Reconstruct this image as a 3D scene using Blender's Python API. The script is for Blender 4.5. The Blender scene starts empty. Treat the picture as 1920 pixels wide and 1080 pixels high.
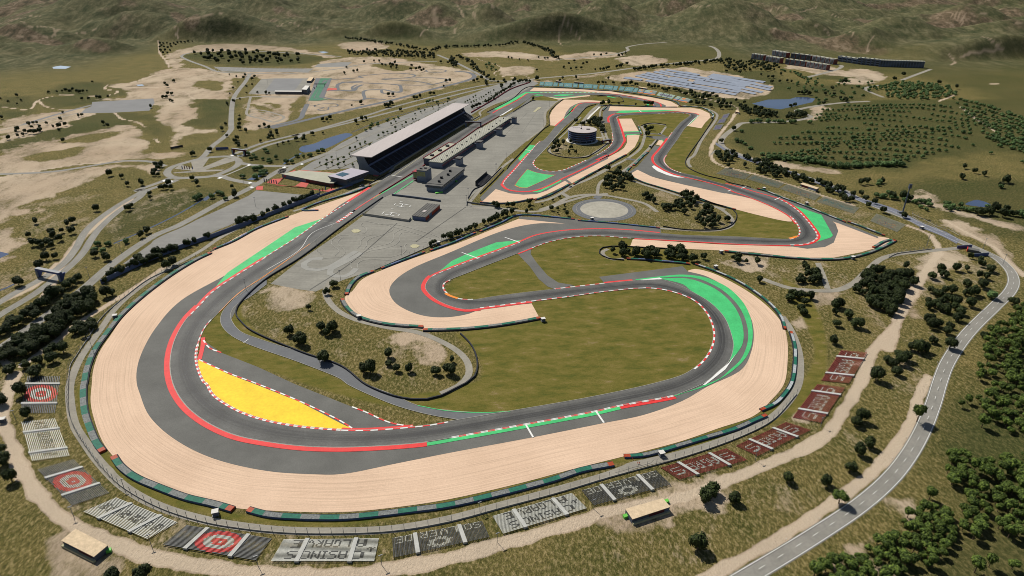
import bpy, bmesh, math, random
import numpy as np
from mathutils import Vector, Matrix
random.seed(7); np.random.seed(7)
SC = bpy.context.scene
COL = SC.collection
# ------------------------------------------------------------------ camera
FPX, PITCH, CAMH = 1220.0, math.radians(27.35), 260.0
cam = bpy.data.cameras.new('camera'); camo = bpy.data.objects.new('camera', cam); COL.objects.link(camo)
cam.sensor_width = 36; cam.lens = FPX/1920*36; cam.clip_start = 1; cam.clip_end = 60000
camo.location = (0, 0, CAMH); camo.rotation_euler = (math.pi/2-PITCH, 0, 0); SC.camera = camo
SC.cycles.filter_width = 0.95
SC.render.resolution_x = 1024; SC.render.resolution_y = 576
# ------------------------------------------------------------------ light
SUN_EL = 49.0
sdir = Vector((0.62, -0.78, 0)).normalized()          # direction the shadows fall
sunv = Vector((sdir.x*math.cos(math.radians(SUN_EL)), sdir.y*math.cos(math.radians(SUN_EL)), -math.sin(math.radians(SUN_EL))))
sl = bpy.data.lights.new('sun', 'SUN'); sl.energy = 4.6; sl.angle = math.radians(0.5); sl.color = (1, .95, .87)
so = bpy.data.objects.new('sun', sl); COL.objects.link(so); so.rotation_euler = sunv.to_track_quat('-Z', 'Y').to_euler(); so.location = (0, 0, 900)
W = bpy.data.worlds.new('World'); SC.world = W; W.use_nodes = True
nt = W.node_tree; nt.nodes.clear()
sky = nt.nodes.new('ShaderNodeTexSky'); sky.sky_type = 'NISHITA'; sky.sun_disc = False
sky.sun_elevation = math.radians(SUN_EL); sky.sun_rotation = math.atan2(-sdir.x, -sdir.y)
bg = nt.nodes.new('ShaderNodeBackground'); bg.inputs[1].default_value = 0.055
wo = nt.nodes.new('ShaderNodeOutputWorld'); nt.links.new(sky.outputs[0], bg.inputs[0]); nt.links.new(bg.outputs[0], wo.inputs[0])
SC.view_settings.view_transform = 'Standard'; SC.view_settings.look = 'None'; SC.view_settings.exposure = 0.08; SC.view_settings.gamma = 1
# ------------------------------------------------------------------ picture <-> ground
CP, SP = math.cos(PITCH), math.sin(PITCH)
def G(x, y, z=0.0):
    v = (540-y)/FPX; u = (x-960)/FPX
    t = (z-CAMH)/(-SP+v*CP)
    return Vector((u*t, (CP+v*SP)*t, z))
def toPx(X, Y, Z=0.0):
    d = Y*CP-(Z-CAMH)*SP; up = Y*SP+(Z-CAMH)*CP
    return 960+X/d*FPX, 540-up/d*FPX
# traced outlines are written in enlargement coordinates: key -> (x0, y0, scale)
KEY = dict(A=(0,0,3), B=(640,0,3), C=(1280,0,3), D=(0,360,3), E=(640,360,3), F=(1280,360,3), G=(0,720,3), H=(640,720,3), I=(1280,720,3),
 J=(900,130,8), K=(1120,130,8), L=(900,260,8), M=(1120,260,8), N=(480,260,8), O=(660,180,8), P=(700,290,8), Q=(560,370,6), S=(0,0,1),
 T=(440,120,8), U=(300,230,7.385), V=(0,350,6), R=(0,500,6), W=(1320,290,6.836), X=(1640,330,6.836), Y=(1400,80,10.667), Z=(1560,80,10.667),
 a=(1000,140,6), b=(0,0,4), c=(100,940,9), d=(1150,840,6.75), e=(1760,440,12), f=(1030,220,15.88), g=(0,690,12), h=(0,770,12), i=(60,850,12), j=(150,920,10.095), k=(300,970,9.6), l=(1230,790,9.6), m=(1380,770,12), n=(1480,650,7.2))
def px(s):
    out = []
    k = KEY['S']
    for tok in s.replace(';', ' ').split():
        if ':' in tok:
            kk, tok = tok.split(':'); k = KEY[kk]
            if not tok: continue
        v = tok.split(',')
        out.append((k[0]+float(v[0])/k[2], k[1]+float(v[1])/k[2])+tuple(float(q) for q in v[2:]))
    return out
def g(s, z=0.0): return [G(p[0], p[1], z) for p in px(s)]
def crs(pts, closed=False, step=5.0):
    n = len(pts); out = []
    for i in range(n if closed else n-1):
        p1, p2 = pts[i], pts[(i+1) % n]
        p0 = pts[(i-1) % n] if (closed or i > 0) else p1*2-p2
        p3 = pts[(i+2) % n] if (closed or i+2 < n) else p2*2-p1
        def tj(a, b): return max((b-a).length, 1e-3)**0.5
        t0 = 0; t1 = t0+tj(p0, p1); t2 = t1+tj(p1, p2); t3 = t2+tj(p2, p3)
        m = max(1, min(16, int((p2-p1).length/step)))
        for q in range(m):
            t = t1+(t2-t1)*q/m
            A1 = p0*((t1-t)/(t1-t0))+p1*((t-t0)/(t1-t0)); A2 = p1*((t2-t)/(t2-t1))+p2*((t-t1)/(t2-t1)); A3 = p2*((t3-t)/(t3-t2))+p3*((t-t2)/(t3-t2))
            B1 = A1*((t2-t)/(t2-t0))+A2*((t-t0)/(t2-t0)); B2 = A2*((t3-t)/(t3-t1))+A3*((t-t1)/(t3-t1))
            out.append(B1*((t2-t)/(t2-t1))+B2*((t-t1)/(t2-t1)))
    if not closed: out.append(pts[-1].copy())
    return out
def resample(path, step=None, n=None):
    P = np.array([(p.x, p.y, p.z) for p in path]); d = np.r_[0, np.cumsum(np.linalg.norm(np.diff(P, axis=0), axis=1))]
    if n is None: n = max(2, int(round(d[-1]/step))+1)
    t = np.linspace(0, d[-1], n)
    return [Vector((np.interp(q, d, P[:, 0]), np.interp(q, d, P[:, 1]), np.interp(q, d, P[:, 2]))) for q in t]
def plen(path): return sum((path[i+1]-path[i]).length for i in range(len(path)-1))
def sub(path, a, b):
    """the stretch of a path between the points nearest to a and to b"""
    ia = min(range(len(path)), key=lambda i: (path[i]-a).length); ib = min(range(len(path)), key=lambda i: (path[i]-b).length)
    return path[ia:ib+1] if ia < ib else path[ib:ia+1]
# ------------------------------------------------------------------ objects
def tag(o, label=None, cat=None, group=None, kind=None):
    if label: o['label'] = label
    if cat: o['category'] = cat
    if group: o['group'] = group
    if kind: o['kind'] = kind
    return o
def thing(name, label, cat, loc=(0, 0, 0), rz=0.0, group=None):
    o = bpy.data.objects.new(name, None); COL.objects.link(o); o.location = loc; o.rotation_euler = (0, 0, rz); o.empty_display_size = 2
    return tag(o, label, cat, group)
def mesh_obj(name, verts, faces, mats, parent=None, mi=None, uvs=None, smooth=False, label=None, kind=None):
    me = bpy.data.meshes.new(name); me.from_pydata([tuple(v) for v in verts], [], faces)
    if not isinstance(mats, (list, tuple)): mats = [mats]
    for m in mats: me.materials.append(m)
    if mi is not None: me.polygons.foreach_set('material_index', mi)
    if uvs is not None:
        uv = me.uv_layers.new(name='UVMap'); li = np.empty(len(me.loops), dtype=np.int32); me.loops.foreach_get('vertex_index', li)
        uv.data.foreach_set('uv', np.array(uvs, dtype=np.float32)[li].ravel())
    if smooth: me.polygons.foreach_set('use_smooth', [True]*len(me.polygons))
    me.update()
    o = bpy.data.objects.new(name, me); COL.objects.link(o)
    if parent is not None: o.parent = parent
    return tag(o, label=label, kind=kind)
class MB:
    """collects shapes of one part, then builds ONE mesh"""
    def __init__(s, org=(0, 0, 0), ang=0.0):
        s.v = []; s.f = []; s.m = []; s.o = Vector(org); s.c = math.cos(ang); s.s = math.sin(ang)
    def T(s, p): return (s.o.x+p[0]*s.c-p[1]*s.s, s.o.y+p[0]*s.s+p[1]*s.c, s.o.z+p[2])
    def box(s, x0, x1, y0, y1, z0, z1, m=0):
        b = len(s.v)
        for z in (z0, z1):
            for (x, y) in ((x0, y0), (x1, y0), (x1, y1), (x0, y1)): s.v.append(s.T((x, y, z)))
        for q in ((3, 2, 1, 0), (4, 5, 6, 7), (0, 1, 5, 4), (1, 2, 6, 5), (2, 3, 7, 6), (3, 0, 4, 7)): s.f.append([b+i for i in q]); s.m.append(m)
    def prism(s, pts, z0, z1, m=0, top=None):
        b = len(s.v); n = len(pts)
        for p in pts: s.v.append(s.T((p[0], p[1], z0)))
        for i, p in enumerate(pts): s.v.append(s.T((p[0], p[1], z1 if not isinstance(z1, (list, tuple)) else z1[i])))
        s.f.append([b+n-1-i for i in range(n)]); s.m.append(m); s.f.append([b+n+i for i in range(n)]); s.m.append(m if top is None else top)
        for i in range(n): j = (i+1) % n; s.f.append([b+i, b+j, b+n+j, b+n+i]); s.m.append(m)
    def cyl(s, x, y, z0, z1, r0, r1=None, n=8, m=0):
        r1 = r0 if r1 is None else r1; b = len(s.v)
        for z, r in ((z0, r0), (z1, r1)):
            for i in range(n): a = 2*math.pi*i/n; s.v.append(s.T((x+r*math.cos(a), y+r*math.sin(a), z)))
        s.f.append([b+n-1-i for i in range(n)]); s.m.append(m); s.f.append([b+n+i for i in range(n)]); s.m.append(m)
        for i in range(n): j = (i+1) % n; s.f.append([b+i, b+j, b+n+j, b+n+i]); s.m.append(m)
    def bar(s, a, b_, r, m=0, n=5):
        a = Vector(a); b_ = Vector(b_); d = (b_-a).normalized(); q = d.orthogonal().normalized(); w = d.cross(q); b = len(s.v)
        for c in (a, b_):
            for i in range(n): t = 2*math.pi*i/n; s.v.append(s.T(c+(q*math.cos(t)+w*math.sin(t))*r))
        s.f.append([b+n-1-i for i in range(n)]); s.m.append(m); s.f.append([b+n+i for i in range(n)]); s.m.append(m)
        for i in range(n): j = (i+1) % n; s.f.append([b+i, b+j, b+n+j, b+n+i]); s.m.append(m)
    def quad(s, p, m=0):
        b = len(s.v); s.v += [s.T(q) for q in p]; s.f.append(list(range(b, b+len(p)))); s.m.append(m)
    def build(s, name, mats, parent=None, label=None, kind=None, smooth=False):
        return mesh_obj(name, s.v, s.f, mats, parent, s.m, None, smooth, label, kind)
# ------------------------------------------------------------------ materials
def _n(nt, t, **kw):
    n = nt.nodes.new(t)
    for k, v in kw.items(): setattr(n, k, v)
    return n
def newmat(name, rough=.85, spec=.25, metal=0.0):
    m = bpy.data.materials.new(name); m.use_nodes = True; nt = m.node_tree; b = nt.nodes['Principled BSDF']
    b.inputs['Roughness'].default_value = rough; b.inputs['Specular IOR Level'].default_value = spec; b.inputs['Metallic'].default_value = metal
    return m, nt, b
def pos(nt): return _n(nt, 'ShaderNodeNewGeometry').outputs['Position']
def noise(nt, vec, scale, detail=4, rough=.55):
    n = _n(nt, 'ShaderNodeTexNoise'); n.inputs['Scale'].default_value = scale; n.inputs['Detail'].default_value = detail; n.inputs['Roughness'].default_value = rough
    nt.links.new(vec, n.inputs['Vector']); return n.outputs['Fac']
def ramp(nt, fac, stops):
    r = _n(nt, 'ShaderNodeValToRGB'); e = r.color_ramp.elements
    while len(e) < len(stops): e.new(.5)
    for q, (p, c) in zip(e, stops): q.position = p; q.color = (c[0], c[1], c[2], 1) if isinstance(c, (tuple, list)) else (c, c, c, 1)
    nt.links.new(fac, r.inputs[0]); return r.outputs[0]
def mix(nt, fac, a, b, mode='MIX'):
    n = _n(nt, 'ShaderNodeMix', data_type='RGBA', blend_type=mode)
    for s, v in ((n.inputs[0], fac), (n.inputs[6], a), (n.inputs[7], b)):
        if isinstance(v, (int, float)): s.default_value = v
        elif isinstance(v, (tuple, list)): s.default_value = (v[0], v[1], v[2], 1)
        else: nt.links.new(v, s)
    return n.outputs[2]
def math_(nt, op, a, b=0.0, clamp=False):
    n = _n(nt, 'ShaderNodeMath', operation=op, use_clamp=clamp)
    for s, v in ((n.inputs[0], a), (n.inputs[1], b)):
        if isinstance(v, (int, float)): s.default_value = v
        else: nt.links.new(v, s)
    return n.outputs[0]
def bump(nt, b, h, strength, dist):
    n = _n(nt, 'ShaderNodeBump'); n.inputs['Strength'].default_value = strength; n.inputs['Distance'].default_value = dist
    nt.links.new(h, n.inputs['Height']); nt.links.new(n.outputs[0], b.inputs['Normal'])
def mottled(name, c, var=.18, scale=.15, fine=1.2, rough=.85, spec=.2, bmp=0.0, streak=None, metal=0.0, objc=False):
    """base colour c with broad patches and fine grain; streak=(angle, along, across) draws fine lines"""
    m, nt, b = newmat(name, rough, spec, metal)
    p = _n(nt, 'ShaderNodeTexCoord').outputs['Object'] if objc else pos(nt)
    c1 = tuple(x*(1-var) for x in c); c2 = tuple(min(.95, x*(1+var)) for x in c)
    col = ramp(nt, noise(nt, p, scale, 6, .6), [(.3, c1), (.7, c2)])
    fi = ramp(nt, noise(nt, p, fine, 3, .6), [(.3, 1-var*.8), (.7, 1+var*.5)])
    col = mix(nt, 1.0, col, fi, 'MULTIPLY')
    if streak:
        mp = _n(nt, 'ShaderNodeMapping'); mp.inputs['Rotation'].default_value = (0, 0, -streak[0]); mp.inputs['Scale'].default_value = (streak[1], streak[2], 1)
        nt.links.new(p, mp.inputs[0]); s = ramp(nt, noise(nt, mp.outputs[0], 1, 3, .6), [(.3, 1-streak[3]), (.7, 1+streak[3]*.6)])
        col = mix(nt, 1.0, col, s, 'MULTIPLY')
    nt.links.new(col, b.inputs['Base Color'])
    if bmp: bump(nt, b, noise(nt, p, fine, 4), bmp, .3)
    return m
M = {}
M['track'] = mottled('track_asphalt', (.116, .115, .106), .24, .05, .9, .8, .3)
M['runoff'] = mottled('runoff_asphalt', (.126, .125, .113), .16, .045, 1.2, .85, .25)
M['road'] = mottled('public_road_asphalt', (.235, .225, .195), .14, .05, .5, .85, .2)
M['service'] = mottled('service_road_concrete', (.27, .25, .205), .15, .08, .6, .9, .2)
M['paddock'] = mottled('paddock_concrete', (.24, .23, .195), .14, .03, .35, .9, .2, streak=(math.radians(71), .02, .22, .12))
M['lot'] = mottled('car_park_asphalt', (.225, .22, .20), .1, .05, .5, .9, .2, streak=(math.radians(60), .03, .3, .08))
M['darklot'] = mottled('dark_lot_asphalt', (.20, .20, .195), .08, .03, .5, .9, .2)
M['kart'] = mottled('kart_asphalt', (.135, .14, .145), .1, .05, .5, .85, .2)
M['dirt'] = mottled('dirt_road_soil', (.42, .345, .25), .2, .1, .7, .95, .05, bmp=.5)
M['green'] = mottled('green_paint', (.055, .47, .15), .16, .08, .8, .7, .25)
M['red'] = mottled('red_paint', (.66, .035, .032), .1, .2, 1.0, .65, .25)
M['yellow'] = mottled('yellow_paint', (.80, .56, .025), .12, .07, .5, .7, .2)
M['white'] = mottled('white_paint', (.72, .72, .68), .08, .3, 1.0, .7, .2)
M['cream'] = mottled('faded_cream_paint', (.42, .39, .24), .1, .3, 1.0, .8, .2)
M['faint'] = mottled('faded_white_paint', (.33, .32, .28), .15, .3, 1.0, .8, .2)
M['orange'] = mottled('orange_paint', (.75, .24, .03), .1, .3, 1, .7, .2)
M['redpave'] = mottled('red_paving', (.50, .115, .09), .12, .15, 1, .85, .1)
M['kartgreen'] = mottled('kart_green_paint', (.07, .19, .115), .12, .1, 1, .8, .1)
M['concrete'] = mottled('concrete_wall', (.34, .32, .28), .12, .2, 1, .9, .2)
M['slate'] = mottled('slate_cladding', (.075, .092, .125), .15, .1, .8, .6, .4)
M['slatelt'] = mottled('light_slate_cladding', (.16, .19, .245), .12, .1, .8, .6, .4)
M['bluewall'] = mottled('blue_grey_wall', (.12, .15, .25), .12, .15, .8, .6, .3)
M['navy'] = mottled('navy_panel', (.06, .085, .22), .1, .1, .8, .6, .3)
M['black'] = mottled('black_metal', (.02, .02, .024), .1, .5, 1, .6, .3)
M['steel'] = mottled('grey_steel', (.16, .17, .18), .1, .5, 1, .5, .4)
M['roofpink'] = mottled('pale_pinkish_roof', (.46, .41, .385), .05, .02, .3, .7, .25, streak=(math.radians(71.7), .5, .012, .05))
M['roofcream'] = mottled('cream_ribbed_roof', (.36, .355, .27), .1, .05, .5, .75, .25)
M['roofgrey'] = mottled('grey_gravel_roof', (.125, .122, .112), .12, .1, .8, .9, .15)
M['rooftan'] = mottled('speckled_tan_roof', (.60, .47, .31), .16, .5, 2.2, .9, .1)
M['rooflav'] = mottled('pale_lavender_roof', (.40, .37, .41), .05, .05, .5, .8, .2)
M['maroon'] = mottled('maroon_panel', (.085, .012, .018), .1, .2, 1, .6, .3)
M['crimson'] = mottled('crimson_trim', (.30, .02, .03), .1, .2, 1, .6, .3)
M['brick'] = mottled('brown_brick', (.20, .075, .06), .15, .2, 1, .85, .15)
M['wallwhite'] = mottled('white_plaster', (.62, .60, .55), .06, .2, 1, .85, .2)
M['glass'] = mottled('dark_window_glass', (.02, .03, .045), .2, .3, 1, .12, .6)
M['glassyel'] = mottled('yellowish_window_glass', (.30, .28, .13), .2, .3, 1, .2, .6)
M['glassteal'] = mottled('teal_skylight_glass', (.03, .08, .11), .1, .3, 1, .15, .6)
M['redwall'] = mottled('red_orange_cladding', (.35, .06, .03), .1, .3, 1, .7, .2)
M['seatdark'] = mottled('dark_stand_seats', (.033, .032, .038), .35, .12, .5, .7, .3)
M['seatgrey'] = mottled('dark_grey_seats', (.095, .098, .092), .3, .5, 1, .6, .3)
M['seatwhite'] = mottled('white_seats', (.50, .50, .44), .14, .5, 1, .6, .3)
M['seatred'] = mottled('red_seats', (.62, .04, .035), .1, .5, 1, .6, .3)
M['seatmaroon'] = mottled('dull_red_seats', (.24, .055, .045), .35, .5, 1, .7, .2)
M['seatteal'] = mottled('turquoise_seats', (.13, .30, .31), .15, .5, 1, .6, .3)
M['seatmint'] = mottled('pale_mint_seats', (.36, .46, .36), .12, .5, 1, .6, .3)
M['seatpurple'] = mottled('purple_seats', (.12, .06, .2), .12, .5, 1, .6, .3)
M['seatorange'] = mottled('orange_seats', (.70, .25, .08), .12, .5, 1, .6, .3)
M['seatsparse'] = mottled('weathered_grey_seats', (.33, .34, .27), .2, .5, 1, .7, .2)
M['seatblue'] = mottled('pale_blue_seats', (.12, .22, .45), .12, .5, 1, .6, .3)
M['tyregreen'] = mottled('green_tyre_cover', (.018, .13, .085), .25, .6, 2.5, .7, .2)
M['tyregrey'] = mottled('grey_tyre_stack', (.18, .19, .18), .4, .8, 2.5, .8, .2)
M['tyrewhite'] = mottled('white_tyre_cover', (.36, .39, .39), .3, .6, 2, .7, .2)
M['tyreblue'] = mottled('blue_conveyor_belt', (.085, .125, .24), .2, .6, 2, .6, .2)
M['tyredark'] = mottled('black_rubber', (.025, .028, .035), .2, .6, 2, .8, .2)
M['tyreorange'] = mottled('orange_barrier_block', (.34, .055, .018), .2, .6, 2, .6, .2)
M['limegreen'] = mottled('lime_green_plastic', (.16, .55, .08), .1, .6, 2, .5, .3)
M['trunk'] = mottled('tree_bark', (.14, .10, .065), .2, 1, 4, .95, .1)
M['panel'] = mottled('solar_panel', (.27, .30, .35), .1, .05, .4, .35, .5)
M['skin'] = mottled('skin', (.45, .27, .19), .05, 5, 20, .6, .3)
M['hair'] = mottled('dark_hair', (.03, .02, .015), .1, 5, 20, .7, .2)
M['orangecloth'] = mottled('orange_overalls', (.75, .09, .03), .08, 5, 20, .85, .1)
def water_mat():
    m, nt, b = newmat('pond_water', .12, .5); p = pos(nt)
    nt.links.new(ramp(nt, noise(nt, p, .02, 3), [(.3, (.045, .065, .12)), (.7, (.06, .085, .15))]), b.inputs['Base Color'])
    bump(nt, b, noise(nt, p, .5, 4), .25, .2); return m
M['water'] = water_mat()
def palewater():
    m, nt, b = newmat('silvery_water', .3, .5); p = pos(nt)
    nt.links.new(ramp(nt, noise(nt, p, .02, 3), [(.3, (.25, .33, .42)), (.7, (.33, .42, .52))]), b.inputs['Base Color']); return m
M['palewater'] = palewater()
def kerb_mat(name, a, bcol, period, duty=.5):
    m, nt, b = newmat(name, .65, .25); uv = _n(nt, 'ShaderNodeUVMap').outputs[0]; s = _n(nt, 'ShaderNodeSeparateXYZ'); nt.links.new(uv, s.inputs[0])
    f = math_(nt, 'FRACT', math_(nt, 'DIVIDE', s.outputs[0], period)); f = math_(nt, 'LESS_THAN', f, duty)
    c = mix(nt, f, a, bcol); n = ramp(nt, noise(nt, pos(nt), .8, 3), [(.3, .85), (.7, 1.08)])
    nt.links.new(mix(nt, 1.0, c, n, 'MULTIPLY'), b.inputs['Base Color']); return m
M['kerbrw'] = kerb_mat('red_and_white_kerb', (.66, .035, .032), (.74, .74, .70), 9.0)
M['kerbshort'] = kerb_mat('red_and_white_short_kerb', (.66, .05, .04), (.74, .74, .70), 5.5)
def gravel_mat(name, raked):
    m, nt, b = newmat(name, .95, .08); p = pos(nt)
    base = ramp(nt, noise(nt, p, .02, 6, .65), [(.28, (.60, .428, .298)), (.72, (.715, .522, .372))])
    fine = ramp(nt, noise(nt, p, 1.1, 4, .7), [(.3, .88), (.7, 1.07)]); col = mix(nt, 1.0, base, fine, 'MULTIPLY')
    if raked:
        uv = _n(nt, 'ShaderNodeUVMap').outputs[0]; mp = _n(nt, 'ShaderNodeMapping'); mp.inputs['Scale'].default_value = (.010, 1.15, 1); nt.links.new(uv, mp.inputs[0])
        n = noise(nt, mp.outputs[0], 1, 3, .7); col = mix(nt, 1.0, col, ramp(nt, n, [(.36, .84), (.52, 1.0), (.7, 1.05)]), 'MULTIPLY')
    else:
        mp = _n(nt, 'ShaderNodeMapping'); mp.inputs['Rotation'].default_value = (0, 0, .5); mp.inputs['Scale'].default_value = (.03, .6, 1); nt.links.new(p, mp.inputs[0])
        n = noise(nt, mp.outputs[0], 1, 3, .7); col = mix(nt, 1.0, col, ramp(nt, n, [(.35, .88), (.6, 1.03)]), 'MULTIPLY')
    nt.links.new(col, b.inputs['Base Color']); bump(nt, b, n, .4, .3); return m
M['gravel'] = gravel_mat('gravel', False); M['gravelraked'] = gravel_mat('raked_gravel', True)
def rubber_mat():
    """worn rubber laid on the racing line, a dark stain that fades out to the sides"""
    m, nt, b = newmat('rubbered_asphalt', .6, .35); uv = _n(nt, 'ShaderNodeUVMap').outputs[0]; s = _n(nt, 'ShaderNodeSeparateXYZ'); nt.links.new(uv, s.inputs[0])
    v = math_(nt, 'SUBTRACT', 1.0, math_(nt, 'ABSOLUTE', s.outputs[1])); v = math_(nt, 'POWER', math_(nt, 'MAXIMUM', v, 0.0), 1.2)
    mp = _n(nt, 'ShaderNodeMapping'); mp.inputs['Scale'].default_value = (.008, 5, 1); nt.links.new(uv, mp.inputs[0])
    n = ramp(nt, noise(nt, mp.outputs[0], 1, 3, .6), [(.3, .1), (.7, 1.0)])
    f = math_(nt, 'MULTIPLY', math_(nt, 'MULTIPLY', v, n), .85)
    b.inputs['Base Color'].default_value = (.035, .035, .036, 1); nt.links.new(f, b.inputs['Alpha']); return m
M['rubber'] = rubber_mat()
def foliage(name, c1, c2, c3):
    m, nt, b = newmat(name, .75, .2); oi = _n(nt, 'ShaderNodeObjectInfo').outputs['Random']; p = pos(nt)
    col = ramp(nt, noise(nt, p, .8, 3), [(.3, c1), (.5, c2), (.72, c3)])
    hv = _n(nt, 'ShaderNodeHueSaturation'); nt.links.new(col, hv.inputs['Color']); nt.links.new(math_(nt, 'ADD', math_(nt, 'MULTIPLY', oi, .5), .75), hv.inputs['Value'])
    nt.links.new(hv.outputs[0], b.inputs['Base Color'])
    tr = _n(nt, 'ShaderNodeBsdfTranslucent'); nt.links.new(hv.outputs[0], tr.inputs[0]); ms = _n(nt, 'ShaderNodeMixShader'); ms.inputs[0].default_value = .12
    nt.links.new(b.outputs[0], ms.inputs[1]); nt.links.new(tr.outputs[0], ms.inputs[2]); nt.links.new(ms.outputs[0], nt.nodes['Material Output'].inputs[0]); return m
M['leafdark'] = foliage('dark_evergreen_leaves', (.012, .018, .006), (.026, .038, .010), (.060, .080, .018))
M['leafpine'] = foliage('pine_needles', (.022, .038, .008), (.065, .10, .017), (.185, .245, .042))
M['leafbush'] = foliage('orchard_leaves', (.035, .062, .022), (.085, .14, .045), (.15, .23, .07))
# ================================================================== terrain
def vnoise(x, y, seed=0):
    xi = np.floor(x).astype(np.int64); yi = np.floor(y).astype(np.int64); fx = x-xi; fy = y-yi; fx = fx*fx*(3-2*fx); fy = fy*fy*(3-2*fy)
    def hsh(a, b):
        h = (a*374761393+b*668265263+seed*1442695041) & 0xffffffff; h = ((h ^ (h >> 13))*1274126177) & 0xffffffff
        return ((h ^ (h >> 16)) & 0xffff)/65535.0
    return (hsh(xi, yi)*(1-fx)+hsh(xi+1, yi)*fx)*(1-fy)+(hsh(xi, yi+1)*(1-fx)+hsh(xi+1, yi+1)*fx)*fy
def fbm(x, y, oct=5, seed=0, ridged=False, gain=.5):
    s = 0; a = 1; t = 0
    for o in range(oct):
        n = vnoise(x*2**o+17.3*o, y*2**o-9.1*o, seed+o)
        if ridged: n = 1-np.abs(2*n-1)
        s = s+a*n; t += a; a *= gain
    return s/t
ys = list(np.arange(1420, 130, -2.3))+list(np.arange(130, -42, -.9))
Ds = [20, 50, 80, 105]+[G(960, y).y for y in ys]; d0 = Ds[-1]
for k in range(60): Ds.append(Ds[-1]*1.025)
Ds = np.array(sorted(Ds)); NR = len(Ds)
us = np.linspace(-1.28, 1.28, 1060); NC = len(us)
hyp = np.sqrt(Ds**2+0)                       # sideways reach grows with distance
XX = us[None, :]*(hyp*0.98+90)[:, None]; YY = np.repeat(Ds[:, None], NC, 1)
X = XX.ravel(); Y = YY.ravel()
def poly_sd(P):
    """signed distance (inside > 0) from every terrain vertex to polygon P, far away = -1e3"""
    P = np.array([(p.x, p.y) for p in P]); mn = P.min(0)-60; mx = P.max(0)+60
    idx = np.where((X > mn[0]) & (X < mx[0]) & (Y > mn[1]) & (Y < mx[1]))[0]
    out = np.full(X.shape, -1e3, dtype=np.float32)
    if len(idx) == 0: return out
    x = X[idx]; y = Y[idx]; ins = np.zeros(len(idx), bool); dd = np.full(len(idx), 1e9)
    for i in range(len(P)):
        a = P[i]; b = P[(i+1) % len(P)]; e = b-a; L = max(e@e, 1e-6); t = np.clip(((x-a[0])*e[0]+(y-a[1])*e[1])/L, 0, 1)
        dd = np.minimum(dd, (x-a[0]-t*e[0])**2+(y-a[1]-t*e[1])**2)
        c = (a[1] > y) != (b[1] > y)
        with np.errstate(divide='ignore', invalid='ignore'): ins ^= c & (x < e[0]*(y-a[1])/(e[1] if e[1] != 0 else 1e-9)+a[0])
    out[idx] = np.where(ins, np.sqrt(dd), -np.sqrt(dd)); return out
def line_d(P):
    P = np.array([(p.x, p.y) for p in P]); mn = P.min(0)-80; mx = P.max(0)+80
    idx = np.where((X > mn[0]) & (X < mx[0]) & (Y > mn[1]) & (Y < mx[1]))[0]; out = np.full(X.shape, 1e3, dtype=np.float32)
    if len(idx) == 0: return out
    x = X[idx]; y = Y[idx]; dd = np.full(len(idx), 1e9)
    for i in range(len(P)-1):
        a = P[i]; e = P[i+1]-a; L = max(e@e, 1e-6); t = np.clip(((x-a[0])*e[0]+(y-a[1])*e[1])/L, 0, 1); dd = np.minimum(dd, (x-a[0]-t*e[0])**2+(y-a[1]-t*e[1])**2)
    out[idx] = np.sqrt(dd); return out
def sst(a, b, v): t = np.clip((v-a)/(b-a), 0, 1); return t*t*(3-2*t)
N1 = fbm(X/34, Y/34, 5, 3)-.5; N2 = fbm(X/9, Y/9, 4, 11)-.5; N3 = fbm(X/160, Y/160, 4, 23)-.5
dirt = np.zeros(len(X)); lush = np.zeros(len(X)); rough = np.zeros(len(X)); smooth = np.zeros(len(X))
def paint(arr, s, amt=1.0, soft=8.0, nz=20.0, mode='max'):
    sd = poly_sd(crs(g(s), True, 12)); v = sst(-soft, soft, sd+N1*nz*2+N2*nz*.8)*amt
    v = np.where(sd < -900, 0, v)
    if mode == 'max': np.maximum(arr, v, out=arr)
    else: arr *= 1-v
def stroke(arr, s, w, amt=1.0, soft=None):
    soft = soft or w*.5; d = line_d(crs(g(s), False, 12)); np.maximum(arr, (1-sst(w*.34, w*.5+1.0, d+N2*w*.45))*amt, out=arr)
def erase(arr, s, **k): paint(arr, s, mode='sub', **k)
# lush / dark ground
for s in ['C:300,690 800,600 1050,560 1500,560 1920,560 2300,640 2300,1000 1920,870 1500,880 1240,945 860,950 500,910 300,800',
          'I:1400,250 1560,150 1700,60 1920,-200 2300,-200 2300,1300 1000,1300 1300,1050 1500,900 1640,700 1450,560 1380,420',
          'A:1030,310 1250,290 1700,305 1850,330 1750,350 1500,375 1250,365 1100,345', 'A:270,520 420,465 620,465 600,500 650,540 300,540',
          'A:620,490 700,475 750,490 680,540 640,530 610,510', 'A:240,545 620,550 500,590 320,610 250,590', 'A:0,545 200,545 160,610 0,600', 'A:0,620 190,620 100,665 0,665',
          'A:0,800 300,700 480,640 640,630 800,650 780,690 560,740 300,790 0,850', 'C:0,420 0,560 700,660 1040,560 1000,480 650,470 480,400 260,400', 'B:0,60 500,70 500,110 900,140 1000,240 600,270 400,250 0,230',
          'C:780,420 900,415 1020,440 960,455 780,440', 'A:1100,560 1280,560 1290,680 1200,720 1060,700 1120,640', 'A:820,640 930,720 900,780 800,690',
          'D:600,180 760,60 1000,0 1240,0 900,160 650,270', 'A:1380,880 1690,780 1640,920 1420,920', 'F:1330,-60 1920,-60 1920,270 1600,180 1400,90 1180,20', 'A:1270,990 1400,930 1600,940 1430,1010']:
    paint(lush, s, .85, 20, 22)
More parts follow.
